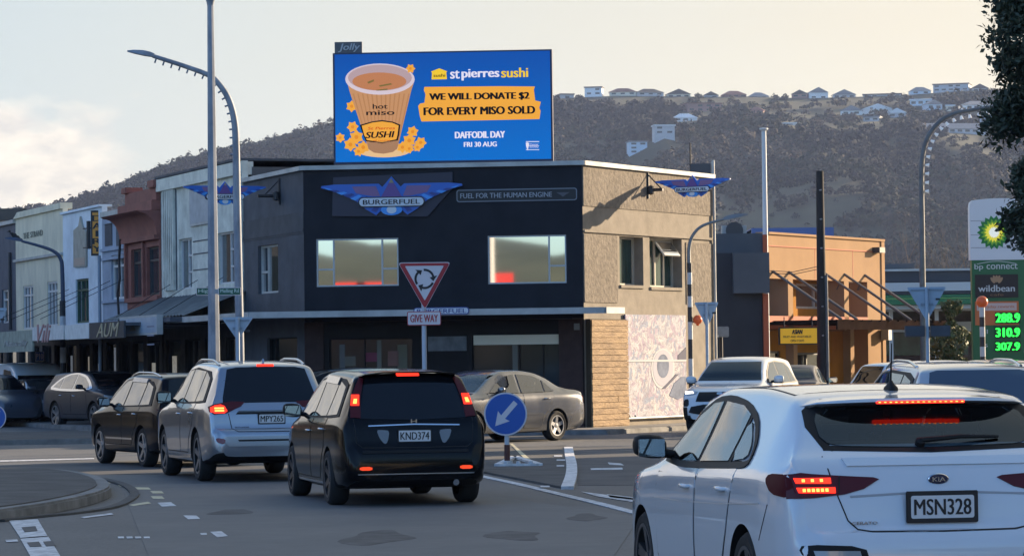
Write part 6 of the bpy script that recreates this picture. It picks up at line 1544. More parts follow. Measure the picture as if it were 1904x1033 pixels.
pk = mat('paint_black', (.004, .004, .005), .12, spec=.22)
h2 = R(90+12.5)
k_ = Car('black wagon with a white number plate and red brake lights beside its rear window', 'car', place(620, 36.8, h2, (.94-.05, .80)), h2, wagon, pk)
k_.both('window_surround', 'side', [(.48, 1.01), (.70, 1.37), (1.0, 1.43), (2.0, 1.46), (2.6, 1.43), (3.1, 1.22), (3.45, 1.0), (2.2, .975), (1.0, .99)], m_plastic, off=.008)
for q in ([(.62, 1.03), (.78, 1.34), (1.22, 1.405), (1.24, 1.01)], [(1.30, 1.01), (1.28, 1.405), (2.15, 1.43), (2.18, .995)], [(2.25, .995), (2.22, 1.43), (2.58, 1.40), (3.05, 1.195), (3.32, 1.01)]): k_.both('side_window', 'side', q, m_cglassr, off=.013)
for o in k_.both('weather_shield', 'side', [(1.28, 1.36), (1.26, 1.44), (2.16, 1.468), (2.17, 1.385)], mat('smoked_plastic', (.10, .10, .11), .15, coat=.8), off=.03): pass
k_.doors([[(2.22, .30), (2.20, .99), (3.3, 1.0), (3.32, .40), (3.2, .30)], [(1.42, .50), (1.24, .66), (1.20, 1.0), (2.15, .99), (2.17, .30), (1.55, .30)]], [(2.36, .83), (1.42, .86)], m_chrome)
k_.patch('rear_window', 'rear', [(-.60, .985), (0, .965), (.60, .985), (.60, 1.05), (.50, 1.42), (.40, 1.452), (0, 1.46), (-.40, 1.452), (-.50, 1.42), (-.60, 1.05)], m_cglass, off=.006)
for o in k_.both('tail_light', 'rear', [(.60, .99), (.66, 1.0), (.715, 1.0), (.70, 1.12), (.665, 1.24), (.61, 1.36), (.555, 1.45), (.515, 1.43), (.575, 1.22)], m_redd, off=.010, grid=.04):
    sg = 1 if sum(v.co.y for v in o.data.vertices) > 0 else -1
    k_.patch('brake_lamp', 'rear', [(sg*.60, 1.13), (sg*.69, 1.13), (sg*.665, 1.25), (sg*.585, 1.25)], m_lit, off=.016, grid=.04, parent=o)
    k_.patch('lamp_core', 'rear', [(sg*.625, 1.15), (sg*.665, 1.15), (sg*.65, 1.20), (sg*.615, 1.20)], m_lit2, off=.021, grid=.04, parent=o)
hb = k_.patch('high_brake_light', 'rear', rrect(-.13, .13, 1.455, 1.485, .01), m_lit, off=.010)
mb = MB(); mb.prism([(-.56, 1.462), (-.3, 1.492), (.3, 1.492), (.56, 1.462), (.5, 1.485), (.3, 1.508), (-.3, 1.508), (-.5, 1.485)], .34, .56, plane='yz'); mb.build('spoiler', pk, k_.root, bevel=.006)
k_.line('chrome_strip', 'rear', [(-.52, .905), (0, .918), (.52, .905)], .014, m_chrome, off=.01)
k_.plate('KND374', .79, w=.37, h=.13, frame=.006, dx=.02)
k_.both('number_plate_lamp', 'rear', poly_round([(.28, .85), (.36, .86), (.43, .86), (.40, .77), (.345, .70), (.31, .72)], 1), mat('lens_smoke', (.14, .15, .16), .15, coat=.5), off=.006, grid=.05)
k_.line('tailgate_gap', 'rear', [(-.68, .98), (-.66, .72), (-.60, .665), (0, .66), (.60, .665), (.66, .72), (.68, .98)], .008, m_gap, off=.002)
k_.patch('bumper_pad', 'rear', [(-.60, .60), (.60, .60), (.60, .63), (-.60, .63)], m_plastic, off=.012, grid=.1)
k_.both('reflector', 'rear', poly_round([(.50, .415), (.64, .415), (.64, .455), (.50, .455)], 1), emat('reflector_red', (.75, .06, .02), .55), off=.012)
k_.line('lower_lip', 'rear', [(-.66, .37), (.66, .37)], .012, m_chrome, off=.003)
for sd in ('left', 'right'): k_.line('sill_trim', sd, [(1.35, .245), (3.25, .245)], .028, m_chrome, off=.006)
hx, n_ = k_.hit('rear', 0, .955); mb = MB(); mb.box(hx.x-.02, hx.x, -.035, -.02, .93, .975); mb.box(hx.x-.02, hx.x, .02, .035, .93, .975); mb.box(hx.x-.02, hx.x, -.02, .02, .948, .957); mb.build('badge', m_chrome, k_.root)
k_.mirror(2.98, 1.0, m_plastic, w=.22, h=.17, d=.12); k_.wheels(rim=m_alloyd, spokes=6)
mb = MB(); mb.tube([(.02, -.45, .27), (-.02, -.45, .265)], .035, 12); mb.build('exhaust', m_chrome, k_.root)
# ---- 3 silver SUV
suv = spec(L=4.69, rw=.355, ra=.395, axles=(1.02, 3.69), track=1.54,
  zt=[(0, .56), (.01, .66), (.04, .72), (.10, .75), (.12, .88), (.15, 1.0), (.19, 1.06), (.30, 1.25), (.46, 1.52), (.52, 1.60), (.70, 1.635), (1.3, 1.67), (2.1, 1.68), (2.7, 1.63), (3.25, 1.38), (3.6, 1.15), (3.72, 1.10), (4.2, 1.02), (4.5, .90), (4.64, .75), (4.69, .6)],
  zl=[(0, .52), (.15, .98), (.6, 1.06), (1.2, 1.055), (3.0, 1.03), (3.6, 1.0), (4.3, .92), (4.69, .55)],
  zb=[(0, .36), (.3, .28), (1, .24), (3.6, .24), (4.69, .34)],
  w=[(0, .72), (.02, .79), (.08, .84), (.2, .875), (.5, .90), (1, .905), (3.7, .905), (4.2, .88), (4.5, .80), (4.69, .62)],
  wt=[(0, .64), (.12, .80), (.2, .80), (.32, .73), (.52, .665), (.8, .64), (1.5, .645), (2.7, .64), (3.5, .72), (3.9, .76), (4.69, .45)], dark_rows=5, step=.045)
psv = paint('paint_silver', (.33, .35, .39), met=.8, rough=.3)
def suv_sides(k_, handlemat=None, surround=m_plastic, gl=m_cglassr):
    k_.both('window_surround', 'side', [(.55, 1.10), (.74, 1.42), (1.0, 1.53), (2.0, 1.585), (2.6, 1.55), (3.05, 1.36), (3.42, 1.10), (2.2, 1.07), (1.0, 1.085)], surround, off=.008)
    for q in ([(.70, 1.12), (.86, 1.43), (1.22, 1.52), (1.24, 1.105)], [(1.30, 1.105), (1.28, 1.525), (2.15, 1.555), (2.18, 1.09)], [(2.25, 1.09), (2.22, 1.555), (2.56, 1.53), (3.0, 1.335), (3.28, 1.11)]): k_.both('side_window', 'side', q, gl, off=.013)
    k_.doors([[(2.22, .40), (2.20, 1.085), (3.3, 1.095), (3.32, .50), (3.2, .40)], [(1.52, .60), (1.28, .78), (1.20, 1.09), (2.15, 1.085), (2.17, .40), (1.62, .40)]], [(2.36, .93), (1.44, .95)], handlemat)
h3 = R(90+16)
k_ = Car('silver SUV with lit tail lamps and roof rails driving away left of the black wagon', 'car', place(374, 45.1, h3, (.98, .84)), h3, suv, psv)
suv_sides(k_, m_chrome)
k_.patch('rear_window', 'rear', [(-.66, 1.10), (0, 1.085), (.66, 1.10), (.655, 1.16), (.55, 1.55), (.42, 1.575), (0, 1.585), (-.42, 1.575), (-.55, 1.55), (-.655, 1.16)], m_cglass, off=.006)
for o in k_.both('tail_light', 'rear', [(.845, 1.04), (.80, 1.07), (.68, 1.09), (.54, 1.11), (.36, 1.10), (.40, 1.05), (.52, 1.0), (.62, .95), (.80, .935), (.85, .97)], m_redd, off=.010, grid=.04):
    sg = 1 if sum(v.co.y for v in o.data.vertices) > 0 else -1
    k_.patch('brake_lamp', 'rear', poly_round([(sg*.60, .955), (sg*.84, .95), (sg*.82, 1.05), (sg*.66, 1.07)], 1), m_lit, off=.016, grid=.04, parent=o)
    for z in (.975, 1.005): k_.patch('lamp_core', 'rear', [(sg*.66, z), (sg*.79, z), (sg*.79, z+.018), (sg*.66, z+.018)], m_lit2, off=.021, grid=.05, parent=o)
k_.patch('high_brake_light', 'rear', rrect(-.12, .12, 1.585, 1.61, .01), m_lit, off=.012)
k_.patch('tailgate_garnish', 'rear', [(-.46, .975), (.46, .975), (.40, 1.05), (.30, 1.075), (-.30, 1.075), (-.40, 1.05)], psv, off=.03, grid=.06)
k_.patch('handle_recess', 'rear', [(-.50, .935), (.50, .935), (.47, .965), (-.47, .965)], m_gap, off=.004, grid=.08)
k_.plate('MPY265', .87, w=.36, h=.125, frame=.012, dx=.02, black=False)
k_.line('tailgate_gap', 'rear', [(-.60, .95), (-.56, .74), (-.48, .70), (0, .695), (.48, .70), (.56, .74), (.60, .95)], .010, m_gap, off=.002)
k_.badge('OUTLANDER', .42, .76, .2, .016, m_chrome)
k_.patch('bumper_skid', 'rear', [(-.62, .50), (.62, .50), (.72, .60), (.66, .635), (-.66, .635), (-.72, .60)], mat('skid_silver', (.38, .39, .41), .35, metal=.6), off=.014, grid=.08)
k_.patch('bumper_slot', 'rear', [(-.48, .565), (.48, .565), (.50, .59), (-.50, .59)], m_gap, off=.018, grid=.1)
k_.both('reflector', 'rear', poly_round([(.68, .53), (.78, .55), (.80, .62), (.66, .60)], 1), m_red, off=.018)
k_.rails(.75, 2.5, .60, psv); k_.fin(.72)
k_.mirror(3.02, 1.10, m_plastic, w=.22, h=.19, d=.14); k_.wheels(rim=mat('rim_grey', (.2, .2, .21), .4, metal=.6), spokes=5, rimr=.24)
for sd in ('left', 'right'): k_.line('sill_trim', sd, [(1.45, .34), (3.25, .34)], .035, m_chrome, off=.006)
# ---- 4 black SUV ahead of it
h4 = R(90+23)
pk2 = mat('paint_black_blue', (.006, .006, .009), .12, spec=.14)
k_ = Car('black SUV with silver five spoke wheels and roof rails, turning away at the left', 'car', place(271, 51.8, h4, (.91, .78)), h4, suv, pk2)
k_.root.scale = (.93, .93, .895)
suv_sides(k_, m_chrome)
k_.both('weather_shield', 'side', [(1.28, 1.50), (1.26, 1.57), (2.16, 1.60), (2.17, 1.52)], mat('smoked_plastic_pale', (.2, .2, .22), .2, coat=.8), off=.03)
k_.patch('rear_window', 'rear', [(-.66, 1.10), (.66, 1.10), (.55, 1.55), (.42, 1.575), (-.42, 1.575), (-.55, 1.55)], m_cglass, off=.006)
k_.both('tail_light', 'rear', [(.845, 1.04), (.60, 1.07), (.54, .97), (.80, .935)], m_redd, off=.010, grid=.06)
for sd in ('left', 'right'): k_.line('door_trim', sd, [(1.55, .50), (3.2, .50)], .03, m_chrome, off=.008)
k_.rails(.75, 2.5, .60, m_chrome); k_.mirror(3.02, 1.10, pk2, w=.22, h=.19, d=.14); k_.wheels(rim=m_alloy, spokes=5, rimr=.245)
# ---- 5 silver sedan crossing
sedan = spec(L=4.53, rw=.31, ra=.345, axles=(1.02, 3.62), track=1.47,
  zt=[(0, .60), (.01, .72), (.04, .88), (.10, .985), (.25, 1.03), (.55, 1.06), (.72, 1.10), (1.15, 1.32), (1.5, 1.42), (2.0, 1.465), (2.4, 1.46), (2.75, 1.37), (3.2, 1.13), (3.45, 1.0), (3.6, .97), (4.0, .90), (4.35, .77), (4.48, .65), (4.53, .5)],
  zl=[(0, .56), (.1, .90), (.5, .96), (1.2, .96), (3.0, .92), (3.5, .90), (4.1, .82), (4.53, .45)],
  zb=[(0, .32), (.3, .22), (1, .18), (3.5, .18), (4.53, .26)],
  w=[(0, .66), (.03, .74), (.12, .80), (.3, .835), (.8, .85), (3.6, .85), (4.1, .82), (4.35, .73), (4.53, .55)],
  wt=[(0, .58), (.1, .72), (.6, .72), (.8, .66), (1.3, .59), (2.0, .58), (2.6, .58), (3.2, .64), (3.6, .70), (4.2, .66), (4.53, .4)], dark_rows=3, step=.05)
h5 = R(180+50)
pgs = paint('paint_silver_grey', (.17, .18, .20), met=.9, rough=.24)
def sedan_sides(k_, gl=m_cglassr, surround=m_plastic, hm=None, hollow=False):
    if not hollow: k_.both('window_surround', 'side', [(.92, 1.0), (1.28, 1.28), (1.6, 1.37), (2.1, 1.40), (2.5, 1.35), (2.9, 1.16), (3.2, .98), (2.2, .965)], surround, off=.008)
    for q in ([(1.06, 1.02), (1.30, 1.24), (1.36, 1.0)], [(1.40, .995), (1.34, 1.255), (1.6, 1.335), (2.06, 1.365), (2.10, .985)], [(2.18, .985), (2.15, 1.365), (2.45, 1.325), (2.82, 1.15), (3.06, 1.0)]): k_.both('side_window', 'side', q, gl, off=.013)
    k_.doors([[(2.14, .28), (2.12, .98), (3.12, .985), (3.2, .45), (3.1, .28)], [(1.46, .50), (1.25, .70), (1.08, .99), (2.06, .98), (2.09, .28), (1.55, .28)]], [(2.30, .84), (1.34, .87)], hm)
def front_bits(k_, L, zg, zh, hl, wsp, mirrorx, plate=None, grille=None):
    k_.patch('windscreen', 'front', wsp, m_cglass, off=.006, grid=.07)
    k_.both('headlight', 'front', hl, m_clear, off=.010, grid=.05)
k_ = Car('silver grey sedan crossing in front of the corner building behind the blue arrow sign', 'car', place(1034, 66.2, h5, (1.02, .80)), h5, sedan, pgs)
sedan_sides(k_, gl=m_panes, hm=m_chrome, hollow=True)
m_cglassw = mat('car_glass_clear', (.05, .06, .065), .03, ior=2.0)
k_.patch('windscreen', 'front', [(-.62, 1.03), (.62, 1.03), (.50, 1.36), (-.50, 1.36)], m_pane, off=.006)
k_.patch('rear_window', 'rear', [(-.58, 1.12), (.58, 1.12), (.48, 1.36), (-.48, 1.36)], m_pane, off=.006)
k_.both('tail_light', 'rear', [(.80, .90), (.66, .93), (.50, .92), (.52, .78), (.66, .74), (.79, .76)], m_red, off=.010, grid=.05)
k_.both('headlight', 'front', [(.78, .76), (.60, .72), (.44, .68), (.48, .62), (.76, .66)], m_clear, off=.010, grid=.05)
k_.patch('grille', 'front', [(-.34, .60), (.34, .60), (.38, .69), (-.38, .69)], m_plastic, off=.006)
for sd in ('left', 'right'): k_.line('door_trim', sd, [(1.5, .56), (3.1, .55)], .035, pgs, off=.016)
k_.mirror(2.85, 1.0, pgs, w=.17, h=.13, d=.11); k_.wheels(rim=mat('rim_silver_dull', (.33, .34, .36), .4, metal=.6), spokes=5, rimr=.20)
k_.cabin([[(1.08, 1.03), (1.29, 1.22), (1.34, 1.02)], [(1.42, 1.01), (1.36, 1.25), (1.6, 1.32), (2.04, 1.35), (2.08, 1.0)], [(2.20, 1.0), (2.17, 1.35), (2.44, 1.31), (2.80, 1.14), (3.02, 1.01)]],
    [(-.55, 1.14), (.55, 1.14), (.46, 1.33), (-.46, 1.33)], [(-.59, 1.05), (.59, 1.05), (.48, 1.33), (-.48, 1.33)], (1.0, 2.9, .56, .90, 1.36), m_seatb)
# ---- 6 white SUV facing us
h6 = R(253)
pw2 = paint('paint_white_b', (.56, .60, .64), rough=.25)
suv6 = dict(suv); suv6['dark_rows'] = 6
g6 = P(1334, 800, 69.3)
k_ = Car('white SUV with a lit headlight facing the camera beside the graffiti wall', 'car', (0, 0, .02), h6, suv6, pw2)
c_, s_ = math.cos(h6), math.sin(h6); k_.root.location = (g6.x-4.69*c_, 69.0-4.69*s_, .02)
suv_sides(k_, None)
k_.patch('windscreen', 'front', [(-.70, 1.16), (.70, 1.16), (.56, 1.56), (-.56, 1.56)], m_cglass, off=.006)
for o in k_.both('headlight', 'front', [(.84, 1.0), (.62, .94), (.50, .93), (.52, .88), (.72, .85), (.84, .90)], m_clear, off=.010, grid=.05):
    sg = 1 if sum(v.co.y for v in o.data.vertices) > 0 else -1
    k_.patch('running_lamp', 'front', [(sg*.58, .90), (sg*.78, .885), (sg*.80, .93), (sg*.60, .92)], m_headlit, off=.018, grid=.05, parent=o)
    if sg > 0: k_.patch('indicator_lamp', 'front', [(.50, .885), (.575, .875), (.58, .91), (.50, .915)], m_amber, off=.02, grid=.05, parent=o)
k_.patch('grille', 'front', [(-.50, .72), (.50, .72), (.46, .92), (-.46, .92)], m_plastic, off=.008)
k_.patch('lower_grille', 'front', poly_round([(-.66, .44), (.66, .44), (.58, .66), (-.58, .66)], 1), m_plastic, off=.010)
k_.patch('badge', 'front', poly_round([(-.06, .86), (.06, .86), (.06, .91), (-.06, .91)], 1), m_chrome, off=.014)
k_.both('fog_lamp_trim', 'front', poly_round([(.66, .62), (.80, .62), (.79, .76), (.68, .78)], 1), m_plastic, off=.010)
k_.plate('NLK71', .62, axis='front', w=.36, h=.12, dx=.02)
k_.both('arch_trim', 'front', [(.68, .40), (.80, .42), (.82, .60), (.70, .60)], m_plastic, off=.008)
k_.mirror(3.05, 1.12, pw2, w=.22, h=.17, d=.12, cap=m_plastic); k_.wheels(rim=m_alloyd, spokes=5, rimr=.235)
# ---- 7 silver wagon behind the white hatch
h7 = R(90+4)
k_ = Car('silver SUV with big dark rear window just behind the roof of the white hatchback', 'car', (0, 0, .02), h7, wagon, paint('paint_silver_b', (.44, .46, .50), met=.4, rough=.3))
p7 = P(1836, 700, 33.5); k_.root.location = (p7.x, 33.5, .02)
k_.both('window_surround', 'side', [(.48, 1.01), (.70, 1.37), (1.0, 1.43), (2.0, 1.46), (2.6, 1.43), (3.1, 1.22), (3.45, 1.0), (2.2, .975), (1.0, .99)], m_plastic, off=.008)
for q in ([(.62, 1.03), (.78, 1.34), (1.22, 1.405), (1.24, 1.01)], [(1.30, 1.01), (1.28, 1.405), (2.15, 1.43), (2.18, .995)], [(2.25, .995), (2.22, 1.43), (2.58, 1.40), (3.05, 1.195), (3.32, 1.01)]): k_.both('side_window', 'side', q, m_cglassr, off=.013)
k_.patch('rear_window', 'rear', [(-.60, .985), (.60, .985), (.60, 1.05), (.52, 1.43), (.44, 1.452), (-.44, 1.452), (-.52, 1.43), (-.60, 1.05)], mat('car_glass_blue', (.03, .045, .07), .03, ior=2.0), off=.006)
k_.both('tail_light', 'rear', [(.60, .90), (.72, .92), (.70, 1.05), (.62, 1.05)], m_redd, off=.010)
k_.rails(.9, 2.6, .56, m_chrome); k_.wheels(); k_.mirror(2.98, 1.0, m_plastic)
# ---- 8.. roofs beyond
def far_car(label, px, Y, heading, sp, pt, ref=(2.2, 0), front=False, rail=False, gl=m_cglass, cat='car', extra=None):
    k = Car(label, cat, place(px, Y, heading, ref), heading, sp, pt)
    (suv_sides if sp is suv or sp is suv6 else sedan_sides if sp is sedan else (lambda k_: None))(k)
    if sp is wagon: k.both('side_window', 'side', [(.62, 1.03), (.78, 1.34), (1.22, 1.405), (2.6, 1.40), (3.05, 1.195), (3.32, 1.01)], m_cglassr, off=.013)
    hi = 1.0 if sp is not suv else 1.13
    if sp is suv: k.patch('windscreen', 'front', [(-.70, 1.16), (.70, 1.16), (.56, 1.56), (-.56, 1.56)], gl, off=.006); k.patch('rear_window', 'rear', [(-.64, 1.12), (.64, 1.12), (.54, 1.55), (-.54, 1.55)], gl, off=.006)
    elif sp is sedan: k.patch('windscreen', 'front', [(-.62, 1.03), (.62, 1.03), (.50, 1.36), (-.50, 1.36)], gl, off=.006); k.patch('rear_window', 'rear', [(-.58, 1.12), (.58, 1.12), (.48, 1.36), (-.48, 1.36)], gl, off=.006)
    else: k.patch('windscreen', 'front', [(-.62, 1.06), (.62, 1.06), (.52, 1.42), (-.52, 1.42)], gl, off=.006); k.patch('rear_window', 'rear', [(-.60, .985), (.60, .985), (.52, 1.43), (-.52, 1.43)], gl, off=.006)
    k.mirror(2.95, hi, pt); k.wheels()
    if rail: k.rails(.8, 2.5, .57, m_chrome)
    return k
far_car('white car with a dark window band far back beside the give way sign post', 1762, 70, R(20), wagon, pw)
far_car('cream yellow car catching the sun in front of the fuel price sign', 1842, 76, R(100), wagon, paint('paint_cream', (.62, .42, .26), rough=.3))
far_car('white sedan in the sun at the right edge of the view', 1925, 62, R(60), sedan, pw)
far_car('black car parked behind the silver SUV with only its roof showing', 640, 68, R(205), wagon, pk)
far_car('dark car behind the white SUV close to the orange building', 1478, 84, R(80), sedan, paint('paint_dark_grey', (.03, .032, .036), met=.4))
# ---- parked on the left
pbl = paint('paint_grey_blue', (.030, .034, .044), rough=.3, coat=.0)
h9 = R(-60)
k_ = Car('dark grey rounded SUV with a silver arc round its side windows, parked at the left', 'car', place(106, 87, h9, (1.0, -.84)), h9, dict(suv, zt=[(x, z if z < 1.1 else 1.1+(z-1.1)*.74) for x, z in suv['zt']]), pbl)
def arc2(s1, z0): return [(.62, 1.08), (.95, 1.27), (1.5, 1.42), (2.1, 1.455), (2.7, 1.38), (3.1, 1.22), (3.4, 1.06), (2.4, 1.02), (1.3, 1.04)]
k_.both('chrome_surround', 'side', poly_round([(.55, 1.055), (.95, 1.31), (1.5, 1.455), (2.1, 1.49), (2.72, 1.42), (3.15, 1.25), (3.52, 1.03), (2.4, .995), (1.3, 1.01)], 1), m_chrome, off=.008)
for q in ([(.82, 1.11), (1.0, 1.24), (1.28, 1.35), (1.3, 1.07)], [(1.36, 1.07), (1.34, 1.365), (1.7, 1.43), (2.15, 1.445), (2.18, 1.055)], [(2.25, 1.055), (2.22, 1.44), (2.7, 1.36), (3.05, 1.21), (3.28, 1.07)]): k_.both('side_window', 'side', q, m_cglassr, off=.013)
k_.doors([[(2.22, .40), (2.20, .97), (3.2, .96), (3.28, .50), (3.2, .40)], [(1.52, .60), (1.28, .78), (1.22, .98), (2.15, .97), (2.17, .40), (1.62, .40)]], [(2.36, .88), (1.44, .89)], m_chrome)
k_.patch('windscreen', 'front', [(-.70, 1.12), (.70, 1.12), (.56, 1.45), (-.56, 1.45)], m_cglass, off=.006)
k_.both('headlight', 'front', [(.84, .90), (.60, .86), (.58, .80), (.84, .82)], m_clear, off=.010)
k_.patch('grille', 'front', [(-.50, .60), (.50, .60), (.54, .80), (-.54, .80)], m_plastic, off=.008)
k_.mirror(3.02, 1.06, pbl, w=.2, h=.14, d=.12); k_.wheels(rim=m_alloy, spokes=6, style=1, rimr=.25)
h10 = R(-68)
ped = paint('paint_dark_blue_grey', (.10, .115, .15), met=.4, rough=.3)
k_ = Car('dark sedan facing right with a visible driver window at the far left edge', 'car', place(50, 92, h10, (3.62, -.80)), h10, dict(sedan, zt=[(x, z if z < 1.0 else 1.0+(z-1.0)*.7) for x, z in sedan['zt']], zl=[(x, z*.97) for x, z in sedan['zl']]), ped)
k_.both('window_surround', 'side', [(.92, .98), (1.28, 1.20), (1.6, 1.29), (2.1, 1.315), (2.5, 1.27), (2.9, 1.12), (3.2, .955), (2.2, .94)], m_plastic, off=.008)
for q in ([(1.06, .99), (1.30, 1.17), (1.36, .975)], [(1.40, .97), (1.34, 1.19), (1.6, 1.26), (2.06, 1.285), (2.10, .96)], [(2.18, .96), (2.15, 1.285), (2.45, 1.25), (2.82, 1.10), (3.06, .98)]): k_.both('side_window', 'side', q, m_cglassr, off=.013)
k_.doors([[(2.14, .28), (2.12, .92), (3.05, .90), (3.15, .45), (3.1, .28)], [(1.46, .50), (1.25, .70), (1.12, .92), (2.06, .92), (2.09, .28), (1.55, .28)]], [(2.30, .82), (1.34, .85)])
k_.patch('windscreen', 'front', [(-.62, 1.02), (.62, 1.02), (.50, 1.27), (-.50, 1.27)], m_cglassw, off=.006)
k_.both('headlight', 'front', [(.78, .78), (.56, .74), (.44, .70), (.48, .64), (.76, .68)], m_clear, off=.010, grid=.05)
k_.both('grille', 'front', poly_round([(.04, .58), (.20, .58), (.22, .70), (.04, .70)], 1), m_plastic, off=.008)
k_.both('fog_lamp', 'front', [(.48, .40), (.62, .40), (.62, .46), (.48, .46)], m_clear, off=.008)
k_.mirror(2.85, .98, ped, w=.17, h=.13, d=.11); k_.wheels(rim=m_alloy, spokes=5, style=1, rimr=.21)
# van
van = spec(L=4.6, rw=.32, ra=.35, axles=(.9, 3.6), track=1.5, name='van',
  zt=[(0, .60), (.01, 1.0), (.05, 1.66), (.12, 1.74), (.5, 1.79), (2.0, 1.81), (2.9, 1.78), (3.3, 1.62), (3.75, 1.22), (3.9, 1.12), (4.3, .98), (4.52, .80), (4.6, .6)],
  zl=[(0, .55), (.05, 1.1), (3.5, 1.08), (4.0, .98), (4.6, .5)], zb=[(0, .3), (4.6, .3)],
  w=[(0, .78), (.05, .84), (.3, .89), (2, .895), (3.8, .88), (4.3, .80), (4.6, .6)], wt=[(0, .70), (.3, .76), (2.6, .76), (3.5, .72), (4.0, .74), (4.6, .45)], dark_rows=3, step=.06)
h11 = R(-66)
pvn = paint('paint_van_white', (.75, .82, .88), rough=.35)
k_ = Car('white van parked behind the dark cars at the far left', 'van', place(70, 95, h11, (3.2, 0)), h11, van, pvn)
k_.both('side_window', 'side', [(2.5, 1.16), (2.5, 1.60), (3.1, 1.56), (3.55, 1.2)], m_cglassr, off=.013)
k_.patch('windscreen', 'front', [(-.72, 1.18), (.72, 1.18), (.66, 1.42), (-.66, 1.42)], m_cglass, off=.006)
k_.both('headlight', 'front', [(.80, .94), (.58, .90), (.58, .78), (.80, .80)], m_clear, off=.010)
for x in (1.2, 2.4):
    for sd in ('left', 'right'): k_.line('door_gap', sd, [(x, .4), (x, 1.6)], .012, m_gap)
k_.mirror(3.3, 1.2, pvn); k_.wheels()
far_car('dark car half out of view at the far left edge', -14, 92, R(-62), sedan, ped)
# ------------------------------------------------------------------ lamps, signs, posts
m_galv = mat('galvanised_steel', (.30, .33, .37), .5, metal=.5, col2=(.22, .25, .29), nscale=5, stretch=(1, 1, .3))
m_pole = mat('painted_pole_grey', (.26, .30, .36), .6, col2=(.16, .19, .24), nscale=3.5, lo=.42, hi=.6, stretch=(1, 1, .4))
m_tred = mat('sign_red', (.36, .015, .025), .45); m_twhite = mat('reflective_white', (.62, .57, .60), .45); m_tback = mat('sign_back', (.33, .42, .52), .5, nz=.12)
m_sgreen = mat('street_sign_green', (.01, .09, .06), .45); m_sblue = mat('sign_blue_round', (.008, .085, .38), .42)
def post(parent, z0, z1, r, material=m_galv, n=12, name='post', x=0, y=0, r2=None):
    mb = MB(); mb.tube([(x, y, z0), (x, y, z1)], [r, r2 or r], n); return mb.build(name, material, parent, smooth=60)
def base_at(px, Y, py=None):
    """ground point under a post seen at column px (read near row py)"""
    g = P(px, py if py else yh(px), Y); return (g.x, Y, .02)
# tall tapered mast
t = thing('street_lamp', 'tall tapered grey lamp mast rising out of the top of the view', 'street lamp', base_at(398, 60, 670))
dx = P(389, 20, 60).x-t.location.x
mb = MB(); zt_ = P(391, 12, 60).z; mb.tube([(0, 0, 0), (0, 0, 1.2), (0, 0, zt_)], [.125, .118, .062], 8); mb.build('post', m_pole, t)
mb = MB(); mb.lathe([(.062, zt_), (.075, zt_+.06), (.12, zt_+.22), (.17, zt_+.32), (.17, zt_+.36), (0, zt_+.38)], 12); mb.build('collar', m_pole, t, smooth=40)
for sg in (1, -1): mb = MB(); mb.tube([(0, 0, zt_+.3), (sg*.5, 0, zt_+.75), (sg*1.4, 0, zt_+.85)], .04, 8); a_ = mb.build('arm', m_pole, t); mb = MB(); mb.box(sg*1.4-.3, sg*1.4+.3, -.12, .12, zt_+.8, zt_+.92); mb.build('lamp_head', m_galv, a_, bevel=.03)
def curved_lamp(label, px, Y, pts, rad, headpts, material=m_pole, spikes=None, name='street_lamp', group=None, headr=.1, spike_mat=None, spike_len=.14, spike_side=1, stripes=None):
    b = base_at(px, Y, 650); t = thing(name, label, 'street lamp', b, 0, group)
    L_ = [P(x, y, Y)-Vector(b) for x, y in pts]
    L_ = [Vector((0, 0, 0))] + [Vector((v.x, 0, v.z)) for v in L_]
    sm = [L_[0]] + [Vector(v) for v in smooth_line(L_[1:], 6)]
    n = len(sm); rr = [rad[0]+(rad[1]-rad[0])*min(1, i/(n-1)) for i in range(n)]
    mb = MB(); mb.tube(sm, rr, 10); mb.build('post', material, t, smooth=60)
    a, b2 = [P(x, y, Y)-Vector(b) for x, y in headpts]
    a.y = b2.y = 0; d = (b2-a); ln = d.length; up = Vector((0, 0, 1))
    mb = MB(); pts_ = []
    for f, hw_, th in ((0, .05, .05), (.15, .09, .07), (.4, .13, .075), (.75, .12, .05), (1, .05, .02)):
        c = a+d*f
        pts_.append([(c.x, -hw_, c.z-th*.3), (c.x, hw_, c.z-th*.3), (c.x, hw_*.7, c.z+th), (c.x, -hw_*.7, c.z+th)])
    vs = [p for r_ in pts_ for p in r_]; fs = [(i*4+k, i*4+(k+1) % 4, i*4+4+(k+1) % 4, i*4+4+k) for i in range(4) for k in range(4)]+[(0, 1, 2, 3), (16, 17, 18, 19)]
    mb.add(vs, fs); mb.build('lamp_head', material, t, smooth=40)
    if spikes:
        i0, i1, cnt = spikes
        seg = sm[i0:i1] if i1 else sm[i0:]
        d_ = [0]
        for i in range(1, len(seg)): d_.append(d_[-1]+(seg[i]-seg[i-1]).length)
        for k in range(cnt):
            s_ = d_[-1]*(k+.5)/cnt; j = max(i for i in range(len(d_)) if d_[i] <= s_); j = min(j, len(seg)-2); f = (s_-d_[j])/(d_[j+1]-d_[j]); p = seg[j].lerp(seg[j+1], f)
            tg = (seg[j+1]-seg[j]).normalized(); nn = Vector((-tg.z, 0, tg.x))*spike_side
            mb = MB()
            if spike_mat: mb.tube([p, p+nn*spike_len*.6], .012, 5, m_rod); mb.tube([p+nn*spike_len*.5, p+nn*spike_len], [.035, .075], 8, spike_mat)
            else: mb.tube([p, p+nn*spike_len], .018, 5, material)
            mb.build('festoon_lamp' if spike_mat else 'peg', None, t)
    return t
m_poled = mat('pole_dark_grey', (.12, .13, .14), .6, nz=.3, nscale=4)
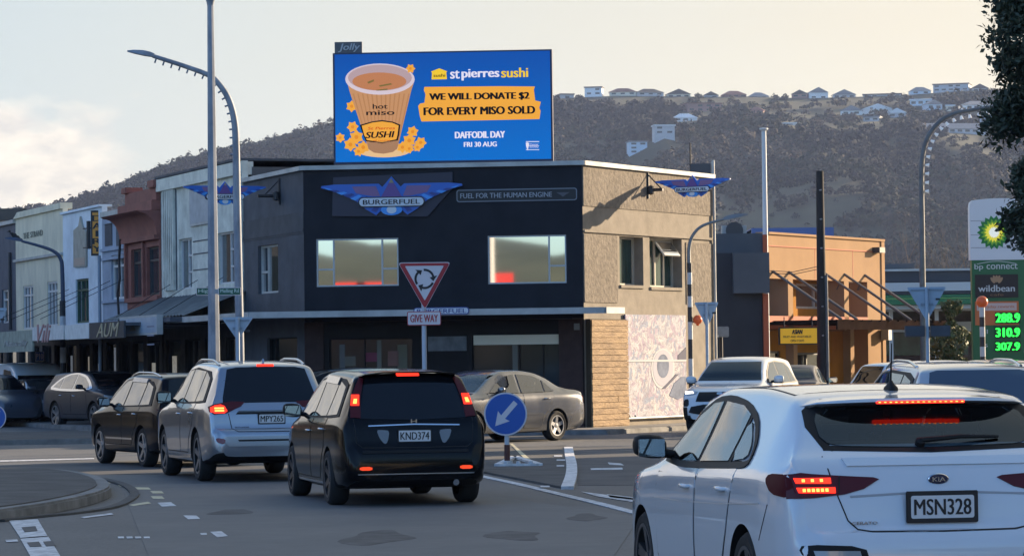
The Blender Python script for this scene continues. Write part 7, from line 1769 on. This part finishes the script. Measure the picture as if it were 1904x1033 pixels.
curved_lamp('curved lamp post with a row of small pegs under its arm reaching left', 447, 62, [(446, 640), (441, 400), (439, 280), (436, 225), (424, 182), (402, 150), (384, 138), (340, 122), (284, 104)], (.085, .04), [(288, 105), (237, 96)], spikes=(12, None, 18), spike_side=1, spike_len=.12)
curved_lamp('lamp post with tall curved arm hung with small white lamps, reaching right behind the conifer', 1717, 112, [(1717, 640), (1714, 420), (1713, 330), (1716, 285), (1727, 252), (1748, 226), (1776, 211), (1806, 205), (1842, 199)], (.11, .06), [(1842, 200), (1890, 192)], material=m_poled, spikes=(10, None, 15), spike_side=-1, spike_mat=mat('lamp_glass_white', (.85, .85, .85), .3), spike_len=.26)
# small dark lamp at far left with birds
t = curved_lamp('dark lamp post with a beacon ball and two birds at the far left', 117, 92, [(118, 640), (116, 510), (112, 480), (98, 466), (70, 456), (40, 448)], (.07, .035), [(42, 448), (10, 443)], material=mat('pole_navy', (.05, .07, .12), .6))
def pixloc(t, px, py, Y): v = P(px, py, Y)-t.location; return Vector((v.x, 0, v.z))
def beacon(t, px, py, Y, r=.17, stub=None):
    c = pixloc(t, px, py, Y); mb = MB(); mb.lathe([(.03, -r-.03), (.04, -r*.9)]+[(r*math.sin(a), -r*math.cos(a)) for a in np.linspace(.3, PI, 12)], 20, M=Matrix.Translation(c)); mb.build('beacon_globe', mat('beacon_orange', (.50, .085, .02), .35, emit=.05), t, smooth=50)
def bands(t, z0, z1, n, r, ma, mb_, x=0, zlist=None):
    for i in range(n):
        a, b = z0+(z1-z0)*i/n, z0+(z1-z0)*(i+1)/n; q = MB(); q.tube([(x, 0, a), (x, 0, b)], r, 12); q.build('stripe', ma if i % 2 == 0 else mb_, t, smooth=60)
m_bw = mat('band_white', (.50, .52, .54), .5); m_bk = mat('band_black', (.025, .025, .03), .5)
beacon(t, 103, 618, 92); c = pixloc(t, 112, 618, 92); mb = MB(); mb.tube([(0, 0, c.z), pixloc(t, 106, 618, 92)], .02, 6); mb.build('arm', m_rod, t)
z = lambda py, px=118, Y=92: P(px, py, Y).z
bands(t, 0, z(560), 8, .085, m_bw, m_bk)
for px_, py_ in ((32, 440), (27, 436)):
    bd = thing('bird', 'small dark bird perched on the far left lamp, %s' % ('nearer the pole' if px_ == 32 else 'nearer the lamp tip'), 'bird', P(px_, py_+2, 92), R(200))
    mb = MB(); mb.lathe([(0, -.14), (.05, -.08), (.075, 0), (.05, .08), (.02, .13), (0, .17)], 10, M=Matrix.Rotation(R(55), 4, 'Y')); mb.lathe([(0, -.04), (.04, 0), (.03, .03), (0, .045)], 8, M=Matrix.Translation((.14, 0, .12))); mb.tube([(.17, 0, .12), (.23, 0, .11)], [.012, .003], 5); mb.tube([(-.1, 0, -.06), (-.22, 0, -.1)], [.03, .015], 5); mb.build('body', mat('feather_dark', (.02, .02, .022), .8), bd, smooth=60)
# striped crossing lamp at the tan wall
t = curved_lamp('striped crossing lamp post with an arm curving right in front of the tan wall', 1284, 75, [(1284, 660), (1281, 500), (1282, 455), (1292, 432), (1310, 418), (1345, 408)], (.05, .03), [(1345, 408), (1391, 399)], material=mat('pole_mid_grey', (.20, .21, .22), .5, metal=.3))
zz = lambda py: P(1284, py, 75).z
yb = [490, 508, 530, 552, 572, 600, 632, 668, 708, 760]
for i in range(len(yb)-1):
    q = MB(); q.tube([(0, 0, zz(yb[i+1])), (0, 0, zz(yb[i]))], .058, 12); q.build('stripe', m_bk if i % 2 == 0 else m_bw, t, smooth=60)
beacon(t, 1297, 594, 75, .11); c = pixloc(t, 1297, 594, 75); mb = MB(); mb.tube([(0, 0, c.z-.05), (c.x, 0, c.z-.05)], .015, 6); mb.build('arm', m_rod, t)
# belisha beacon right
t = thing('belisha_beacon', 'striped black and white post with an orange ball before the fuel price sign', 'beacon', base_at(1827, 88, 640))
bands(t, 0, P(1827, 572, 88).z, 11, .075, m_bw, m_bk); beacon(t, 1826, 561, 88, .165)
# timber power pole, white mast
t = thing('timber_pole', 'black timber power pole in front of the orange building', 'pole', base_at(1529, 100, 640))
mb = MB(); zt_ = P(1524, 319, 100).z; mb.tube([(0, 0, 0), (0, 0, 3), (0, 0, zt_)], [.17, .15, .115], 12); mb.build('post', mat('timber_black', (.018, .018, .02), .85, nz=.4, nscale=6, stretch=(1, 1, .2)), t, smooth=50)
mb = MB(); mb.tube([(.15, -.12, 0), (.14, -.1, 4.2)], .05, 8); mb.build('cable_guard', m_poled, t, smooth=50)
for i in range(6): mb = MB(); zc = zt_-.6-i*.9; mb.tube([(-.02, -.1, zc), (.02, -.2, zc)], .025, 6); mb.build('step_bolt', m_galv, t)
t = thing('white_mast', 'slim white mast with a small flat cap rising above the orange building', 'mast', base_at(1426, 104, 640)); zt_ = P(1421, 244, 104).z
post(t, 0, zt_, .095, mat('mast_white', (.5, .54, .58), .45), r2=.075); mb = MB(); mb.lathe([(.1, zt_), (.14, zt_+.03), (.14, zt_+.08), (0, zt_+.1)], 14); mb.build('cap', m_bw, t)
# give way signs
def tri(cx, cz, hw_, hh, r=.06):
    P3 = [(cx-hw_, cz+hh), (cx+hw_, cz+hh), (cx, cz-hh)]; o = []; r = min(r, hw_*.2)
    for i in range(3):
        p = Vector(P3[i]); a = (Vector(P3[i-1])-p).normalized(); b = (Vector(P3[(i+1) % 3])-p).normalized()
        for k in range(6):
            f = k/5; o.append(tuple(p+(a*(1-f)+b*f)*r*1.1*(1+.0*f) - (a+b)*r*.35*math.sin(PI*f)))
    return o
def give_way_front(px, Y):
    t = thing('give_way_sign', 'red bordered give way sign facing the camera with roundabout arrows', 'traffic sign', base_at(789, Y, 660), R(2))
    a = P(740, 490, Y); b = P(838, 490, Y); c = P(789, 578, Y); cx = c.x-t.location.x+.0; hw_ = (b.x-a.x)/2; zt2 = P(789, 490, Y).z; zb2 = c.z; cz = (zt2+zb2)/2; hh = (zt2-zb2)/2
    cx = (a.x+b.x)/2-t.location.x
    def lay(pts, y, mt, nm, th=.003): mb = MB(); mb.prism(pts, y-th, y); return mb.build(nm, mt, t)
    lay(tri(cx, cz, hw_, hh, .07), -.04, m_twhite, 'sign_plate', .01)
    lay(tri(cx, cz, hw_-.012, hh-.012, .065), -.0505, m_tred, 'red_border')
    lay(tri(cx, cz+hh*.115, hw_*.74, hh*.735, .025), -.054, m_twhite, 'white_centre')
    ac = (cx, cz+hh*.30); ra_, rb_ = hw_*.30, hw_*.385
    for k in range(3):
        a0 = R(95+120*k); pts = []
        for i in range(10): q = a0-R(80)*i/9; pts.append((ac[0]+rb_*math.cos(q), ac[1]+rb_*math.sin(q)))
        qe = a0-R(80); m_ = (ra_+rb_)/2; he = qe-R(30)
        pts += [(ac[0]+(rb_+.045)*math.cos(qe), ac[1]+(rb_+.045)*math.sin(qe)), (ac[0]+m_*math.cos(he), ac[1]+m_*math.sin(he)), (ac[0]+(ra_-.04)*math.cos(qe), ac[1]+(ra_-.04)*math.sin(qe))]
        for i in range(9, -1, -1): q = a0-R(80)*i/9; pts.append((ac[0]+ra_*math.cos(q), ac[1]+ra_*math.sin(q)))
        lay(pts, -.0575, m_sblack, 'arrow')
    post(t, 0, zt2-.06, .036, mat('post_pale', (.42, .46, .54), .5, metal=.3))
    a = P(757, 581, Y); b = P(820, 607, Y); x0, x1 = a.x-t.location.x, b.x-t.location.x
    z1_, z0_ = P(789, 581, Y).z, P(789, 607, Y).z
    lay(rrect(x0, x1, z0_, z1_, .025), -.045, m_tred, 'text_plate', .008); lay(rrect(x0+.012, x1-.012, z0_+.012, z1_-.012, .018), -.053, m_twhite, 'text_face')
    text_mb('GIVE WAY', x0+.05, x1-.05, z0_+.05, z1_-.05, -.056, .003, bold=.02).build('lettering', m_tred, t)
give_way_front(789, 50)
def give_way_back(label, px0, px1, py0, py1, Y, rz=0, box=False):
    cxp = (px0+px1)/2; t = thing('give_way_sign', label, 'traffic sign', base_at(cxp+1, Y, 650), rz, 'give way signs seen from behind')
    hw_ = (px1-px0)/2/FP*Y; z1_, z0_ = P(cxp, py0, Y).z, P(cxp, py1, Y).z
    mb = MB(); mb.prism(tri(0, (z0_+z1_)/2, hw_, (z1_-z0_)/2, .06), .04, .05); mb.build('sign_plate', m_tback, t)
    mb = MB(); mb.box(-hw_+.08, hw_-.08, .02, .039, z1_-.075, z1_-.045); mb.box(-hw_*.3, hw_*.3, .01, .039, (z0_+z1_)/2-.02, (z0_+z1_)/2+.03); mb.build('bracket', mat('bracket_grey', (.2, .25, .31), .5), t)
    mb = MB(); mb.prism(rrect(hw_*.45, hw_*.45+.09, z1_-.27, z1_-.23, .01), .034, .041); mb.build('maker_label', m_sblack, t)
    post(t, 0, z1_-.02, .038, m_tback)
    if box:
        for sg in (1, -1): mb = MB(); zc = P(cxp, 617, Y).z; mb.box(*sorted((sg*.06, sg*.46)), -.08, .08, zc-.11, zc+.11); mb.build('camera_box', m_dkgrey, t, bevel=.01); 
give_way_back('back of a give way sign behind the curved lamp post, above the silver SUV', 411, 471, 591, 635, 58, R(3))
give_way_back('back of a give way sign before the charcoal building, beside the striped lamp post', 1291, 1337, 563, 612, 74.5)
give_way_back('largest give way sign back, between the orange building and the fuel price sign', 1687, 1761, 535, 600, 66, 0, True)
give_way_back('back of a give way sign cut off by the far left edge', -36, 13, 574, 622, 70)
# grey control box on a post next to the dark wall
t = thing('control_box', 'small grey metal box on a post before the charcoal building', 'equipment box', base_at(1341, 90, 660)); post(t, 0, P(1341, 610, 90).z, .05, m_rod)
a = P(1329, 628, 90); b = P(1354, 608, 90); mb = MB(); mb.box(a.x-t.location.x, b.x-t.location.x, -.3, 0, a.z, b.z); mb.build('box', mat('box_grey', (.3, .32, .34), .45, metal=.3, nz=.3), t, bevel=.02)
t = thing('signal_box', 'dark roadside cabinet with a pale lamp between the striped post and the charcoal wall', 'equipment box', base_at(1312, 88, 660)); a = P(1297, 700, 88); b = P(1330, 628, 88)
mb = MB(); mb.box(a.x-t.location.x, b.x-t.location.x, -.25, .25, 0, b.z); mb.build('cabinet', m_char, t, bevel=.02); mb = MB(); mb.box(a.x-t.location.x-.08, b.x-t.location.x+.08, -.3, .3, b.z, b.z+.06); mb.build('lid', m_trim, t)
c = P(1296, 652, 87); mb = MB(); mb.lathe([(0, -.25), (.08, -.22), (.085, .2), (0, .25)], 10, M=Matrix.Translation((c.x-t.location.x-.0, -.45, c.z))); mb.build('lamp', m_bw, t, smooth=50)
# street name blades
def blade_sign(label, px0, px1, py0, py1, Y, txt, px_post, frac=None):
    t = thing('street_name_sign', label, 'street sign', base_at(px_post, Y, 540), 0); o = t.location
    x0, x1 = P(px0, 540, Y).x-o.x, P(px1, 540, Y).x-o.x; z1_, z0_ = P((px0+px1)/2, py0, Y).z-.02, P((px0+px1)/2, py1, Y).z-.02
    t.location = (o.x, o.y, 0); mb = MB(); mb.prism(rrect(x0, x1, z0_, z1_, .02), -.01, .01); mb.build('blade', m_twhite, t); mb = MB(); mb.box(x0+.012, x1-.012, -.014, -.009, z0_+.012, z1_-.012); mb.build('blade_face', m_sgreen, t)
    text_mb(txt, x0+.04, x1-.04, z0_+.035, z1_-.03, -.014, .003, bold=.01).build('lettering', mat('sign_text_pale', (.45, .58, .55), .5), t)
    mb = MB(); xc = x1 if px_post > px1 else x0; mb.box(min(xc, 0)-.0, max(xc, 0)+.0+.001, .0105, .03, z0_+.03, z1_-.03); mb.build('clamp', m_galv, t)
blade_sign('green street name blade left of the tall mast', 365, 412, 532, 547, 60.4, 'High St', 398)
blade_sign('green street name blade with a longer name right of the tall mast', 406, 448, 532, 547, 59.6, 'Melling Rd', 398)
# keep left arrow discs
def keep_left(label, px, py, r_px, Y, base=True):
    t = thing('keep_left_sign', label, 'traffic sign', base_at(px+2, Y, py), 0); o = t.location; c = P(px, py, Y)-o; r = r_px/FP*Y
    ring = lambda q, n=36: [(c.x+q*math.cos(2*PI*i/n), c.z+q*math.sin(2*PI*i/n)) for i in range(n)]
    mb = MB(); mb.prism(ring(r), -.05, -.04); mb.build('rim', m_twhite, t); mb = MB(); mb.prism(ring(r*.93), -.053, -.049); mb.build('disc', m_sblue, t)
    d = Vector((-.66, -.75)).normalized(); n_ = Vector((-d.y, d.x)); cc = Vector((c.x, c.z))
    q = [cc-d*r*.72+n_*r*.12, cc+d*r*.18+n_*r*.12, cc+d*r*.12+n_*r*.36, cc+d*r*.74, cc+d*r*.12-n_*r*.36, cc+d*r*.18-n_*r*.12, cc-d*r*.72-n_*r*.12]
    mb = MB(); mb.prism([tuple(v) for v in q], -.057, -.052); mb.build('arrow', m_twhite, t)
    post(t, .05, c.z-.1, .038, m_bw)
    if base:
        post(t, .06, .32, .045, mat('post_brown', (.10, .035, .025), .7), name='post_sleeve'); mb = MB(); mb.lathe([(.09, .03), (.085, .07), (0, .075)], 14); mb.build('foot', m_bw, t)
    return t
keep_left('blue round sign with a white arrow pointing down left on the traffic island', 940, 769, 40, 50.5)
keep_left('blue round arrow sign cut off by the left edge of the view', -12, 775, 24, 66, False)
# bolted base frame on the splitter island
t = thing('island_base_frame', 'pale triangular metal base frame bolted to the traffic island', 'base frame', (0, 0, .05))
q = gp([(925, 872), (1003, 871), (957, 856)])
mb = MB()
for i in range(3):
    a, b = Vector(q[i]), Vector(q[(i+1) % 3]); d = (b-a).normalized(); n_ = Vector((-d.y, d.x))*.05; mb.prism([tuple(a-n_), tuple(b-n_), tuple(b+n_), tuple(a+n_)], .0, .035, plane='xy')
mb.build('frame', m_kwhite, t)
mb = MB()
for f in (.2, .5, .8): p = Vector(q[0]).lerp(Vector(q[1]), f); mb.lathe([(.035, .03), (.03, .07), (0, .075)], 8, M=Matrix.Translation((p.x, p.y, 0)))
mb.build('bolt', m_bw, t)
# parking sign on the left
t = thing('parking_sign', 'small blue parking sign under the verandah at the left', 'traffic sign', base_at(75, 96, 665)); o = t.location
a, b = P(66, 671, 96)-o, P(82, 653, 96)-o; mb = MB(); mb.box(a.x, b.x, -.03, -.01, a.z, b.z); mb.build('plate', m_twhite, t); mb = MB(); mb.box(a.x+.015, b.x-.015, -.033, -.029, a.z+.015, b.z-.015); mb.build('face', m_sblue, t)
text_mb('P10', a.x+.03, b.x-.03, a.z+.06, b.z-.05, -.033, .003, bold=.02).build('lettering', m_twhite, t); post(t, 0, a.z, .025, m_rod)
# verandah post by the dairy
t = thing('verandah_post', 'pale blue tall post standing at the kerb under the dairy verandah', 'post', base_at(186, 88, 640)); post(t, 0, P(185, 476, 88).z, .045, mat('post_blue_pale', (.22, .28, .36), .5))
# ------------------------------------------------------------------ outside the frame: blocks added to shade the crossing, surroundings mirrored in the windows
m_offw = mat('offstage_brick', (.16, .09, .07), .85, nz=.3)
def block(name, label, x, y, w, d, h, rz, wallm, roofm, cat='building'):
    t = thing(name, label, cat, (x, y, 0), rz); mb = MB(); mb.box(-w/2, w/2, -d/2, d/2, 0, h); mb.build('wall', wallm, t); mb = MB(); mb.box(-w/2-.2, w/2+.2, -d/2-.2, d/2+.2, h, h+.3); mb.build('roof', roofm, t)
    for i in range(max(1, int(w/3))):
        for q in range(max(1, int(h/3.3))):
            cx = -w/2+w*(i+.5)/max(1, int(w/3)); mb = MB(); mb.box(cx-.7, cx+.7, -d/2-.04, -d/2+.1, q*3.2+1, q*3.2+2.4); mb.build('window', m_glassd, t)
    return t
SA, CA = math.sin(SUN_AZ), math.cos(SUN_AZ)
def sunpt(a, c): return (a*CA+c*SA, a*SA-c*CA)
def sunblock(label, c0, c1, h, a=52, d=12, wm=m_offw):  # unseen block added as a shade caster, sized and gapped along the sun
    x, y = sunpt(a+d/2, (c0+c1)/2)
    return block('shade_block', label, x, y, abs(c1-c0), d, h, SUN_AZ-PI/2, wm, m_roofm)
sunblock('long unseen brick block added outside the right edge to shade the crossing', -42.8, 12, 15)
sunblock('narrow unseen block added beyond the gap to bound the sunlit strip', -46.8, -44.3, 14.5, wm=hw['grey'])
# behind the camera: what the windows and the paint mirror
def lump_tree(label, x, y, h, r, seed):
    random.seed(seed); t = thing('street_tree', label, 'tree', (x, y, 0), 0, 'trees behind the camera'); mb = MB(); mb.tube([(0, 0, 0), (.1, 0, h*.5)], [.25, .12], 8); mb.build('trunk', m_bark, t)
    n = 26; ps = np.array([(random.gauss(0, r*.42), random.gauss(0, r*.42), h*.32+random.random()*h*.62) for _ in range(n)]); rd = np.array([r*random.uniform(.28, .45) for _ in range(n)])
    o = crowns(ps, rd, np.full(n, .8), 'crown', m_leafd, rng.integers(0, 3, n)); o.parent = t
random.seed(2)
for i in range(26):
    a = R(180+8+i*6.6); d = random.uniform(46, 60)
    if -62 < d*math.cos(a) < -10: continue
    lump_tree('broad dark tree behind the camera, number %s from the left of the belt' % ('one two three four five six seven eight nine ten eleven twelve thirteen fourteen fifteen sixteen seventeen eighteen nineteen twenty twenty-one twenty-two twenty-three twenty-four twenty-five twenty-six'.split()[i]), d*math.cos(a), d*math.sin(a)+4, random.uniform(7, 11), random.uniform(2.6, 4), 50+i)
t = block('red_shop', 'low brick shop with a red parapet behind the camera to the left', -27, -16, 14, 8, 4.2, R(-14), m_dkgrey, m_roofm)
mb = MB(); mb.box(-7.1, 7.1, -4.1, 4.1, 4.5, 5.8); mb.build('parapet_sign', mat('shop_red', (.45, .02, .02), .6), t)
block('cream_shop', 'cream painted shop behind the camera', 12, -26, 16, 8, 6.5, R(185), hw['cream'], m_roofm)
block('brick_shop', 'brick shop behind the camera on the left', -46, 8, 14, 9, 6.5, R(75), m_offw, m_roofm)
t = thing('pale_mast', 'pale mast behind the camera that shows in the upstairs windows', 'mast', (-18.5, -6, 0)); post(t, 0, 12, .16, m_bw)

# the street goes on past the left edge
random.seed(3)
for i, (x, y, w_, h_, mt_) in enumerate([(-31, 112, 12, 7, 'grey'), (-40, 100, 12, 8, 'pink'), (-42, 84, 13, 7.5, 'pink'), (-43, 68, 14, 8, 'grey'), (-44, 50, 15, 7, 'pink'), (-44, 32, 14, 7, 'pink')]):
    block('shop_building', ('brown shop just beyond the left edge', 'brown two storey shop second beyond the left edge', 'brown two storey shop third beyond the left edge', 'tallest brown block on the left side of the crossing', 'brown block on the left side of the crossing', 'low brown shop on the left nearest the camera')[i], x, y, w_, 9, h_, R(48 if i < 2 else 85), mat('shop_umber', (.06, .065, .07), .85, nz=.4), m_roofm)

xs_ = np.linspace(-420, 420, 60); V_ = []
for yy, f in ((-200, 0), (-235, .5), (-270, .85), (-310, 1.0), (-420, .9)):
    for x in xs_: V_.append((x, yy, f*(24+6*math.sin(x*.021)+5*noise.fractal(Vector((x*.02, 0, 4)), 1, 2, 4))+(2*noise.noise(Vector((x*.1, yy*.1, 2))) if f else -.5)))
mb = MB(); mb.add(V_, [(j*60+i+1, j*60+i, (j+1)*60+i, (j+1)*60+i+1) for j in range(4) for i in range(59)]); tag(mb.build('hill', mat('hill_behind', (.10, .115, .07), .95, col2=(.05, .065, .04), nscale=.05), smooth=180), kind='structure')
